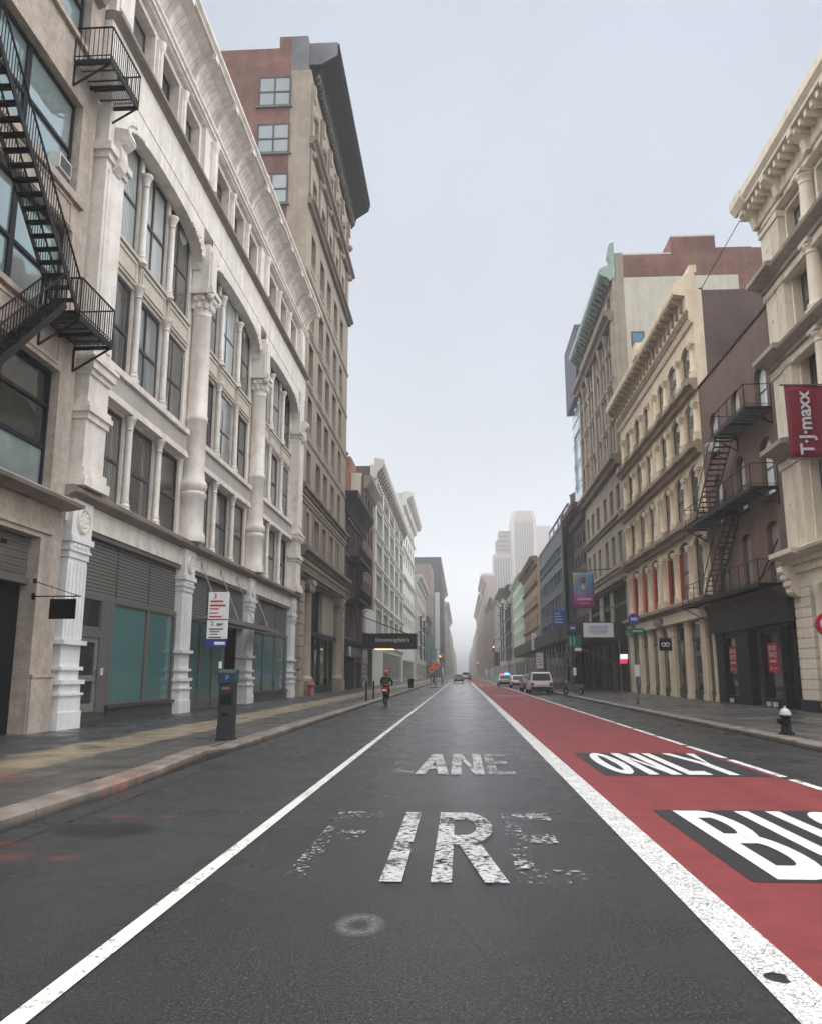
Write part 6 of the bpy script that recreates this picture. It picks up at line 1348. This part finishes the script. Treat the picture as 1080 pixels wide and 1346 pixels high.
# orange road-work signs and traffic signals
def work_sign(x, y, label, h=2.9, s=0.48):
    N_ = empty('roadwork_sign', (x, y, 0.0), label, 'sign', 'orange road-work signs')
    og = flat('orange_sign_face', (0.75, 0.16, 0.05), 0.45, emit=(1.0, 0.22, 0.07), es=0.10)
    m = MB(); m.prism([(-s, h-s), (0, h-2*s), (s, h-s), (0, h)], -0.02, 0.02, 'd'); o = m.build('diamond', og, N_); o.rotation_euler = (0, 0, R(90))
    m = MB(); m.tube((0.03, 0, 0), (0.03, 0, h-s), 0.03, 8); m.bar((0.0, -0.5, 0.03), (0.0, 0.5, 0.03), 0.05, 0.05); m.bar((-0.5, 0, 0.03), (0.5, 0, 0.03), 0.05, 0.05); m.build('stand', M_irongrey, N_)
    m = MB(); m.box(-0.026, -0.021, -0.18, 0.18, h-s-0.06, h-s+0.06); m.build('print', M_black, N_)
work_sign(-3.05, 100.0, 'taller orange diamond road-work sign by the left kerb', 3.2, 0.55); work_sign(-3.55, 98.0, 'lower orange diamond road-work sign nearer the left kerb', 2.5, 0.42)
def signal(x, y, z, label, arm, px):
    N_ = empty('traffic_signal', (px, y, 0.0), label, 'traffic light', 'red traffic signals down the street')
    m = MB(); m.tube((0, 0, 0), (0, 0, z+1.6), 0.09, 8, 0.07); m.bar((0, 0, z+1.5), (0, x-px, z+1.4), 0.09, 0.09); m.build('mast', M_irongrey, N_)
    m = MB(); m.box(-0.16, 0.16, x-px-0.17, x-px+0.17, z-0.85, z+0.35); m.box(-0.05, 0.05, x-px-0.04, x-px+0.04, z+0.352, z+1.4); m.build('housing', flat('signal_yellow', (0.18, 0.12, 0.02), 0.5), N_)
    m = MB(); m.tube((-0.19, x-px, z+0.14), (-0.161, x-px, z+0.14), 0.13, 14); m.build('red_lamp', flat('red_lamp_lens', (0.6, 0.05, 0.03), 0.3, emit=(1.0, 0.16, 0.08), es=9.0), N_)
    m = MB(); m.tube((-0.17, x-px, z-0.22), (-0.161, x-px, z-0.22), 0.12, 14); m.tube((-0.17, x-px, z-0.6), (-0.161, x-px, z-0.6), 0.12, 14); m.build('dark_lamp', M_black, N_)
signal(5.7, 150.0, 6.2, 'traffic signal showing red over the bus lane on the right', 1, 8.4); signal(-3.9, 152.0, 4.6, 'traffic signal showing red near the left kerb beyond the crosswalk', 1, -5.6); signal(4.9, 260.0, 4.8, 'small far traffic signal showing red on the right', 1, 8.4)
HB = empty('street_banner', (8.35, 149.0, 0), 'dark blue street banner hung on a lamp post below the red signal on the right', 'banner')
m = MB(); m.tube((0, 0, 0), (0, 0, 6.4), 0.08, 8); m.build('post', M_irongrey, HB)
m = MB(); m.box(-0.02, 0.02, -2.6, -1.6, 3.0, 5.4); m.build('cloth', flat('dark_blue_cloth', (0.045, 0.045, 0.075), 0.7), HB); m = MB(); m.bar((0, 0, 5.45), (0, -2.7, 5.45), 0.05, 0.05); m.bar((0, 0, 2.97), (0, -2.7, 2.97), 0.05, 0.05); m.build('arm', M_irongrey, HB)
for x, y, lab in ((-5.35, 47.0, 'thin dark bollard nearer on the left pavement edge by the cyclist'), (-5.25, 50.0, 'thin dark bollard farther on the left pavement edge by the cyclist')):
    N_ = empty('bollard', (x, y, 0.148), lab, 'bollard', 'dark bollards on the left pavement'); m = MB(); m.lathe(0, 0, [(0.09, 0), (0.06, 0.05), (0.05, 0.95), (0.07, 0.98), (0.02, 1.08)], 10); m.build('post', M_iron, N_, smooth=True)
N_ = empty('litter_bin', (-5.35, 88.0, 0.148), 'dark litter bin at the left kerb by the black marquee', 'bin'); m = MB(); m.lathe(0, 0, [(0.25, 0), (0.32, 0.9), (0.34, 0.92), (0.30, 0.98)], 14, flute=0.06); m.build('basket', M_iron, N_); m = MB(); m.lathe(0, 0, [(0.31, 0.985), (0.25, 1.04), (0.24, 1.0)], 14); m.build('rim', M_irongrey, N_)

# ------------------------------------------------------------------ vehicles (local: +y is forward)
TYRE = flat('tyre_rubber', (0.012, 0.012, 0.012), 0.8); RIM = flat('alloy_rim', (0.35, 0.35, 0.36), 0.35, 0.8); CARG = glass('car_glass', (0.006, 0.007, 0.008), (0.010, 0.012, 0.013), spec=0.2); TAIL = flat('tail_lamp_red', (0.30, 0.012, 0.012), 0.3, emit=(1, 0.05, 0.03), es=0.04); TRIM = flat('black_plastic_trim', (0.02, 0.02, 0.021), 0.6); PLATE = flat('licence_plate', (0.6, 0.55, 0.35), 0.5)
def car(name, label, x, y, paint_, kind='suv', L=4.6, Wd=1.88, H=1.7, rz=0.0, police=False, cat='car'):
    V_ = empty(name, (x, y, 0.0), label, cat, 'vehicles along the right kerb', rz)
    w = Wd/2; belt = H*0.58; nose = belt*0.88; tail = belt if kind == 'suv' else belt*0.94
    st = [(-L/2, w*0.80, 0.42, tail*0.78), (-L/2+0.10, w*0.93, 0.34, tail*0.96), (-L/2+0.55, w*0.99, 0.28, tail), (-L*0.1, w, 0.26, belt), (L*0.17, w, 0.26, belt*0.98), (L/2-0.65, w*0.97, 0.28, nose), (L/2-0.12, w*0.88, 0.34, nose*0.9), (L/2, w*0.74, 0.42, nose*0.72)]
    m = MB(); rings = []
    for (yy, ww, zb, zt) in st:
        zm = (zb+zt)/2
        P = [(-ww*0.86, zb), (-ww, zb+0.12), (-ww*1.0, zm), (-ww*0.955, zt-0.07), (-ww*0.86, zt), (ww*0.86, zt), (ww*0.955, zt-0.07), (ww, zm), (ww, zb+0.12), (ww*0.86, zb)]
        rings.append([m.V(yy, p, z) for p, z in P])
    for A, B in zip(rings, rings[1:]):
        for k in range(10): m.F(A[k], A[(k+1) % 10], B[(k+1) % 10], B[k])
    m.F(*rings[0]); m.F(*rings[-1]); m.build('body', paint_, V_, smooth=True)
    if kind == 'suv': b0, b1, r0, r1 = -L/2+0.10, L*0.22, -L/2+0.42, L*0.05
    elif kind == 'sedan': b0, b1, r0, r1 = -L/2+0.55, L*0.24, -L/2+1.25, L*0.06
    bz, rz_ = belt-0.02, H-0.02; wi = w*0.90; wr = w*0.74
    m = MB(); m.frustum([(b0, -wi), (b1, -wi*0.96), (b1, wi*0.96), (b0, wi)], bz, [(r0, -wr), (r1, -wr), (r1, wr), (r0, wr)], rz_-0.05)
    m.frustum([(r0, -wr), (r1, -wr), (r1, wr), (r0, wr)], rz_-0.049, [(r0+0.12, -wr*0.88), (r1-0.15, -wr*0.88), (r1-0.15, wr*0.88), (r0+0.12, wr*0.88)], rz_+0.02); m.build('roof', paint_, V_)
    def lerp(a, b, t): return a+(b-a)*t
    def quad(nm, f0, f1, corners, mat, off):
        m = MB(); m.F(*[m.V(c[0]+off[0], c[1]+off[1], c[2]+off[2]) for c in corners]); o = m.build(nm, mat, V_); o.modifiers.new('thickness', 'SOLIDIFY').thickness = 0.008
    hz = rz_-0.05
    for nm, (ba, ra, sg) in (('rear_window', (b0, r0, -1)), ('windscreen', (b1, r1, 1))):
        t0, t1 = 0.12, 0.90
        c = [(lerp(ba, ra, t0), -lerp(wi, wr, t0)*0.88, lerp(bz, hz, t0)), (lerp(ba, ra, t0), lerp(wi, wr, t0)*0.88, lerp(bz, hz, t0)), (lerp(ba, ra, t1), lerp(wi, wr, t1)*0.88, lerp(bz, hz, t1)), (lerp(ba, ra, t1), -lerp(wi, wr, t1)*0.88, lerp(bz, hz, t1))]
        quad(nm, 0, 0, c, CARG, (sg*0.014, 0, 0.004))
    for sg in (-1, 1):
        for (s0, s1) in ((0.06, 0.46), (0.50, 0.92)):
            t0, t1 = 0.12, 0.90
            def pt(s, t): return (lerp(lerp(b0, r0, t), lerp(b1, r1, t), s), sg*lerp(wi*0.985, wr, t), lerp(bz, hz, t))
            quad('side_window', 0, 0, [pt(s0, t0), pt(s1, t0), pt(s1, t1), pt(s0, t1)], CARG, (0, sg*0.012, 0.002))
        m = MB(); m.box(b1-0.55, b1-0.40, sg*(wi+0.02) if sg > 0 else -wi-0.20, wi+0.20 if sg > 0 else -wi-0.02, belt, belt+0.13); m.build('mirror', paint_, V_)
        m = MB(); yb = -L/2-0.012
        m.box(yb, yb+0.16, min(sg*w*0.62, sg*w*0.87), max(sg*w*0.62, sg*w*0.87), tail*0.66, tail*0.90); m.build('tail_lamp', TAIL, V_)
        m = MB(); m.box(L/2-0.16, L/2-0.02, min(sg*w*0.5, sg*w*0.80), max(sg*w*0.5, sg*w*0.80), nose*0.64, nose*0.80); m.build('headlight', flat('headlamp_lens', (0.6, 0.6, 0.62), 0.2), V_)
        for yw in (-L*0.30, L*0.31):
            r = H*0.20; m = MB(); m.torus((yw, sg*(w-0.10), r), (0, 1, 0), r-0.085, 0.085, 20, 8); wh = m.build('wheel', TYRE, V_, smooth=True)
            m = MB(); m.tube((yw, sg*(w-0.15), r), (yw, sg*(w-0.05), r), r-0.10, 16); m.build('rim', RIM, wh)
    m = MB(); m.box(-L/2-0.06, -L/2+0.2, -w*0.86, w*0.86, 0.34, 0.60); m.box(L/2-0.2, L/2+0.04, -w*0.80, w*0.80, 0.34, 0.56); m.build('bumper', TRIM, V_)
    m = MB(); m.box(-L/2-0.03, -L/2-0.005, -0.26, 0.26, tail*0.66, tail*0.66+0.15); m.build('licence_plate', PLATE, V_)
    if police:
        m = MB(); m.box(-0.2, 0.1, -0.58, -0.02, H+0.01, H+0.17); m.build('red_beacon', flat('red_beacon', (0.5, 0.05, 0.08), 0.3, emit=(1, 0.12, 0.2), es=0.8), V_)
        m = MB(); m.box(-0.2, 0.1, 0.02, 0.58, H+0.01, H+0.17); m.build('blue_beacon', flat('blue_beacon', (0.03, 0.2, 0.8), 0.3, emit=(0.04, 0.32, 1.0), es=9.0), V_)
        m = MB(); m.box(-L/2-0.02, -L/2+0.02, -0.75, 0.75, tail*0.92, tail*0.98); m.build('stripe', flat('police_blue', (0.02, 0.06, 0.3), 0.4), V_)
    return V_
PW = flat('white_car_paint', (0.50, 0.51, 0.53), 0.3, coat=0.6, vary=0.03); PD = flat('dark_maroon_car_paint', (0.035, 0.018, 0.018), 0.3, coat=0.6, vary=0.03); PS_ = flat('silver_car_paint', (0.42, 0.43, 0.45), 0.3, 0.3, coat=0.6, vary=0.03)
car('suv', 'white sport utility vehicle seen from behind at the right kerb', 6.42, 70.6, PW, 'suv', 4.7, 1.98, 1.78)
car('parked_car', 'dark maroon car parked just ahead of the white sport utility vehicle', 6.35, 78.5, PD, 'sedan', 4.6, 1.84, 1.62)
car('parked_car', 'silver car farther along the right kerb beyond the maroon one', 6.5, 99.0, PS_, 'sedan', 4.5, 1.8, 1.5)
car('police_car', 'white police car with a glowing blue beacon by the bus lane', 5.65, 112.0, PW, 'sedan', 4.9, 1.92, 1.55, police=True)
car('parked_car', 'small white car far off ahead of the police car', 6.6, 126.0, PW, 'sedan', 4.4, 1.8, 1.5)
car('taxi', 'dark car far down the left lane beyond the crosswalk', -0.6, 150.0, PD, 'sedan', 4.6, 1.84, 1.55)
car('taxi', 'pale van far down the middle lane in the mist', 0.9, 205.0, PS_, 'suv', 5.2, 2.0, 2.1, cat='van')
# scooter on the right pavement
SCT = empty('motor_scooter', (8.05, 61.0, 0.148), 'grey motor scooter parked on the right pavement near the shed', 'scooter', rz=R(55))
m = MB(); m.prism([(-0.55, 0.45), (-0.75, 0.62), (-0.5, 0.78), (0.05, 0.74), (0.15, 0.5), (0.0, 0.32), (-0.4, 0.3)], -0.17, 0.17, 'd'); m.prism([(0.15, 0.30), (0.42, 0.30), (0.58, 0.95), (0.46, 0.98)], -0.19, 0.19, 'd'); m.box(-0.1, 0.4, -0.15, 0.15, 0.24, 0.30); m.build('body', flat('grey_scooter_paint', (0.10, 0.10, 0.105), 0.35), SCT)
m = MB(); m.prism([(-0.6, 0.785), (0.0, 0.75), (0.02, 0.82), (-0.55, 0.86)], -0.15, 0.15, 'd'); m.build('seat', TRIM, SCT)
for yw in (-0.5, 0.68): m = MB(); m.torus((yw, 0, 0.23), (0, 1, 0), 0.17, 0.06, 18, 8); wh = m.build('wheel', TYRE, SCT, smooth=True); m = MB(); m.tube((yw, -0.05, 0.23), (yw, 0.05, 0.23), 0.12, 12); m.build('rim', RIM, wh)
m = MB(); m.tube((0.66, 0, 0.28), (0.50, 0, 1.05), 0.03, 8); m.bar((0.50, -0.33, 1.05), (0.50, 0.33, 1.05), 0.035, 0.035); m.build('handlebar', M_iron, SCT)
m = MB(); m.ball(0.62, 0, 0.92, 0.09, 10); m.build('headlight', flat('headlamp_lens', (0.6, 0.6, 0.62), 0.2), SCT)

# ------------------------------------------------------------------ people (one grown skin each) and the bicycle
def figure(name, label, loc, rz, J, bones, mats, root='pelvis', group=None):
    """joints J: name -> (x, y, z, r); bones: (a, b, material index)"""
    names = list(J); idx = {n: i for i, n in enumerate(names)}
    me = bpy.data.meshes.new(name); me.from_pydata([J[n][:3] for n in names], [(idx[a], idx[b]) for a, b, _ in bones], []); me.update()
    o = bpy.data.objects.new(name, me); C.objects.link(o)
    sk = o.modifiers.new('skin', 'SKIN'); sk.use_smooth_shade = True
    for i, n in enumerate(names):
        v = me.skin_vertices[0].data[i]; r = J[n][3]; v.radius = (r, r) if not isinstance(r, tuple) else r; v.use_root = (n == root)
    ss = o.modifiers.new('smooth', 'SUBSURF'); ss.levels = 1; ss.render_levels = 1
    dg = bpy.context.evaluated_depsgraph_get(); ev = bpy.data.meshes.new_from_object(o.evaluated_get(dg))
    C.objects.unlink(o); bpy.data.objects.remove(o)
    ev.materials.clear()
    for m_ in mats: ev.materials.append(m_)
    segs = [(Vector(J[a][:3]), Vector(J[b][:3]), k) for a, b, k in bones]
    def near(c):
        best = None
        for a, b, k in segs:
            ab = b-a; t = max(0, min(1, (c-a).dot(ab)/max(ab.length_squared, 1e-9))); dd = (c-a-ab*t).length
            if best is None or dd < best[0]: best = (dd, k)
        return best[1]
    for p in ev.polygons: p.material_index = near(p.center)
    ev.name = name; out = bpy.data.objects.new(name, ev); C.objects.link(out); out.location = loc; out.rotation_euler = (0, 0, rz)
    return tag(out, label, 'person', group)
def hand(J, bones, side, wrist, d, mi):
    w = Vector(J[wrist][:3]); d = Vector(d).normalized(); s = d.cross(Vector((0, 0, 1))); s = s.normalized() if s.length > 0.1 else Vector((1, 0, 0))
    n = 'palm' + side; J[n] = (*(w + d*0.07), 0.030); bones.append((wrist, n, mi))
    for k, (off, ln) in enumerate(((-0.03, 0.075), (-0.01, 0.088), (0.012, 0.08), (0.032, 0.062))):
        a, b_ = 'k%d%s' % (k, side), 'f%d%s' % (k, side); J[a] = (*(w + d*0.11 + s*off), 0.010); J[b_] = (*(w + d*(0.11+ln) + s*off - Vector((0, 0, 0.03))), 0.008); bones += [(n, a, mi), (a, b_, mi)]
    J['t'+side] = (*(w + d*0.09 + s*(-0.055) - Vector((0, 0, 0.02))), 0.010); bones.append((n, 't'+side, mi))
SKIN = flat('warm_skin', (0.36, 0.20, 0.14), 0.6); JKT = flat('black_jacket', (0.014, 0.013, 0.014), 0.8); TRS = flat('black_trousers', (0.012, 0.013, 0.017), 0.8); SHOE = flat('dark_shoes', (0.02, 0.02, 0.02), 0.6)
J = {'pelvis': (0, 0, 0.98, (0.17, 0.13)), 'waist': (0, 0.06, 1.12, (0.155, 0.12)), 'chest': (0, 0.14, 1.32, (0.19, 0.14)), 'neckb': (0, 0.20, 1.47, 0.085), 'neck': (0, 0.22, 1.53, 0.058), 'jaw': (0, 0.25, 1.59, 0.075), 'skull': (0, 0.25, 1.69, 0.09),
     'shL': (-0.19, 0.16, 1.42, 0.075), 'elL': (-0.30, 0.36, 1.20, 0.052), 'wrL': (-0.25, 0.60, 1.09, 0.036), 'shR': (0.19, 0.16, 1.42, 0.075), 'elR': (0.30, 0.36, 1.20, 0.052), 'wrR': (0.25, 0.60, 1.09, 0.036),
     'hipL': (-0.10, 0.02, 0.93, 0.105), 'knL': (-0.12, 0.36, 0.62, 0.068), 'anL': (-0.12, 0.20, 0.26, 0.046), 'toL': (-0.12, 0.36, 0.20, 0.038), 'hipR': (0.10, 0.02, 0.93, 0.105), 'knR': (0.12, 0.42, 0.80, 0.068), 'anR': (0.12, 0.16, 0.49, 0.046), 'toR': (0.12, 0.33, 0.45, 0.038)}
bones = [('pelvis', 'waist', 0), ('waist', 'chest', 0), ('chest', 'neckb', 0), ('neckb', 'neck', 2), ('neck', 'jaw', 2), ('jaw', 'skull', 2), ('chest', 'shL', 0), ('shL', 'elL', 0), ('elL', 'wrL', 0), ('chest', 'shR', 0), ('shR', 'elR', 0), ('elR', 'wrR', 0),
         ('pelvis', 'hipL', 1), ('hipL', 'knL', 1), ('knL', 'anL', 1), ('anL', 'toL', 3), ('pelvis', 'hipR', 1), ('hipR', 'knR', 1), ('knR', 'anR', 1), ('anR', 'toR', 3)]
hand(J, bones, 'L', 'wrL', (0.0, 1, -0.1), 2); hand(J, bones, 'R', 'wrR', (0.0, 1, -0.1), 2)
CX, CY = -3.84, 42.5
CYC = figure('person', 'cyclist in dark clothes and an orange helmet riding away by the left kerb', (CX, CY, 0.0), 0, J, bones, [JKT, TRS, SKIN, SHOE])
m = MB(); m.ball(0.24, 0, 1.735, 0.125, 14, (1.15, 1, 0.85)); m.box(0.13, 0.16, -0.06, 0.06, 1.66, 1.72); m.build('helmet', flat('orange_helmet', (0.62, 0.13, 0.035), 0.45), CYC, smooth=True)
m = MB(); m.ball(0.20, 0, 1.60, 0.095, 10, (0.8, 1.1, 1.0)); m.build('hair', flat('auburn_hair', (0.22, 0.07, 0.03), 0.8), CYC, smooth=True)
m = MB(); m.prism([(-0.02, 1.02), (0.06, 1.02), (0.14, 1.36), (0.02, 1.38), (-0.06, 1.2)], -0.15, 0.15, 'd'); m.build('backpack', flat('dark_backpack', (0.03, 0.012, 0.010), 0.8), CYC)
m = MB(); m.box(-0.075, -0.058, -0.12, 0.13, 1.08, 1.13); m.build('reflective_band', flat('salmon_band', (0.45, 0.14, 0.08), 0.5), CYC)
BK = empty('bicycle', (CX, CY, 0.0), 'dark upright bicycle with a red rear box ridden along the left kerb', 'bicycle')
for yw in (-0.52, 0.56):
    m = MB(); m.torus((yw, 0, 0.345), (0, 1, 0), 0.325, 0.020, 32, 6); wh = m.build('wheel', TYRE, BK, smooth=True); m = MB()
    for k in range(14): t = 2*math.pi*k/14; m.bar((yw, 0, 0.345), (yw+0.31*math.cos(t), 0, 0.345+0.31*math.sin(t)), 0.004, 0.004)
    m.tube((yw, -0.05, 0.345), (yw, 0.05, 0.345), 0.03, 10); m.build('spokes', RIM, wh)
m = MB()
for p, q in (((-0.52, 0, 0.345), (0.02, 0, 0.30)), ((0.02, 0, 0.30), (-0.12, 0, 0.86)), ((-0.12, 0, 0.78), (0.42, 0, 0.80)), ((0.02, 0, 0.30), (0.44, 0, 0.72)), ((0.40, 0, 0.98), (0.56, 0, 0.345)), ((-0.52, 0, 0.345), (-0.11, 0, 0.74))): m.tube(p, q, 0.02, 8)
m.build('frame', M_black, BK)
m = MB(); m.prism([(-0.28, 0.87), (0.06, 0.875), (0.06, 0.90), (-0.24, 0.92)], -0.08, 0.08, 'd'); m.build('saddle', TRIM, BK)
m = MB(); m.tube((0.40, 0, 0.98), (0.42, 0, 1.06), 0.02, 8); m.tube((0.42, -0.30, 1.06), (0.42, 0.30, 1.06), 0.016, 8); m.tube((0.42, -0.27, 1.06), (0.66, -0.27, 1.06), 0.016, 8); m.tube((0.42, 0.27, 1.06), (0.66, 0.27, 1.06), 0.016, 8); m.build('handlebar', M_iron, BK)
m = MB(); m.box(-0.72, -0.34, -0.17, 0.17, 0.74, 0.98); m.build('rear_box', flat('red_box_plastic', (0.34, 0.02, 0.03), 0.5), BK); m = MB(); m.box(-0.726, -0.721, -0.12, 0.10, 0.80, 0.88); m.build('box_label', wht, BK)
m = MB(); m.box(-0.68, -0.38, -0.09, 0.09, 0.70, 0.735); m.bar((-0.52, -0.07, 0.345), (-0.52, -0.07, 0.72), 0.015, 0.015); m.bar((-0.52, 0.07, 0.345), (-0.52, 0.07, 0.72), 0.015, 0.015); m.build('rack', M_iron, BK)
m = MB(); m.tube((0.02, -0.09, 0.30), (0.02, 0.09, 0.30), 0.015, 8); m.bar((0.02, -0.09, 0.30), (0.12, -0.09, 0.17), 0.02, 0.02); m.bar((0.02, 0.09, 0.30), (-0.08, 0.09, 0.43), 0.02, 0.02); m.box(0.24, 0.34, -0.17, -0.08, 0.15, 0.17); m.box(0.18, 0.28, 0.08, 0.17, 0.40, 0.42); m.build('crank', M_iron, BK)
def walker(loc, rz, label, jk, tr):
    J = {'pelvis': (0, 0, 0.96, (0.16, 0.11)), 'waist': (0, 0, 1.10, (0.145, 0.105)), 'chest': (0, 0.01, 1.32, (0.18, 0.12)), 'neckb': (0, 0.01, 1.46, 0.08), 'neck': (0, 0.02, 1.52, 0.055), 'jaw': (0, 0.04, 1.58, 0.072), 'skull': (0, 0.03, 1.68, 0.088),
         'shL': (-0.19, 0, 1.42, 0.07), 'elL': (-0.24, 0.06, 1.15, 0.05), 'wrL': (-0.24, 0.14, 0.92, 0.034), 'shR': (0.19, 0, 1.42, 0.07), 'elR': (0.24, -0.06, 1.15, 0.05), 'wrR': (0.24, -0.04, 0.91, 0.034),
         'hipL': (-0.09, 0, 0.90, 0.10), 'knL': (-0.10, 0.16, 0.50, 0.065), 'anL': (-0.10, 0.02, 0.10, 0.043), 'toL': (-0.10, 0.17, 0.035, 0.035), 'hipR': (0.09, 0, 0.90, 0.10), 'knR': (0.10, 0.0, 0.50, 0.065), 'anR': (0.10, -0.22, 0.13, 0.043), 'toR': (0.10, -0.08, 0.04, 0.035)}
    b_ = [('pelvis', 'waist', 0), ('waist', 'chest', 0), ('chest', 'neckb', 0), ('neckb', 'neck', 2), ('neck', 'jaw', 2), ('jaw', 'skull', 2), ('chest', 'shL', 0), ('shL', 'elL', 0), ('elL', 'wrL', 0), ('chest', 'shR', 0), ('shR', 'elR', 0), ('elR', 'wrR', 0), ('pelvis', 'hipL', 1), ('hipL', 'knL', 1), ('knL', 'anL', 1), ('anL', 'toL', 3), ('pelvis', 'hipR', 1), ('hipR', 'knR', 1), ('knR', 'anR', 1), ('anR', 'toR', 3)]
    hand(J, b_, 'L', 'wrL', (0, 0.15, -1), 2); hand(J, b_, 'R', 'wrR', (0, 0.1, -1), 2)
    o = figure('person', label, loc, rz, J, b_, [jk, tr, SKIN, SHOE])
    m = MB(); m.ball(0.0, 0, 1.71, 0.105, 10, (1, 1, 0.9)); m.build('hair', flat('dark_hair', (0.02, 0.015, 0.012), 0.8), o, smooth=True); return o
GRY = flat('grey_coat', (0.10, 0.10, 0.11), 0.8); REDC = flat('dull_red_coat', (0.30, 0.05, 0.05), 0.8)
walker((-3.9, 118.0, 0), R(90), 'pedestrian in black crossing the street at the far left kerb', JKT, TRS)
walker((-2.9, 121.0, 0), R(-80), 'pedestrian in a grey coat crossing beside the one in black', GRY, TRS)
walker((1.3, 140.0, 0), R(10), 'pedestrian in a dull red coat far off in mid street', REDC, TRS)
# ------------------------------------------------------------------ the misty air
N = NT('misty_air'); N.t.nodes.remove(N.b); out = [n for n in N.t.nodes if n.type == 'OUTPUT_MATERIAL'][0]
pv = N.t.nodes.new('ShaderNodeVolumePrincipled'); pv.inputs['Color'].default_value = (0.985, 0.99, 1.0, 1); pv.inputs['Density'].default_value = 0.00080; pv.inputs['Anisotropy'].default_value = 0.0
N.t.links.new(pv.outputs[0], out.inputs['Volume'])
m = MB(); m.box(-60, 2040, -310, 310, -1.3, 150); tag(m.build('haze', N.mat), kind='stuff')
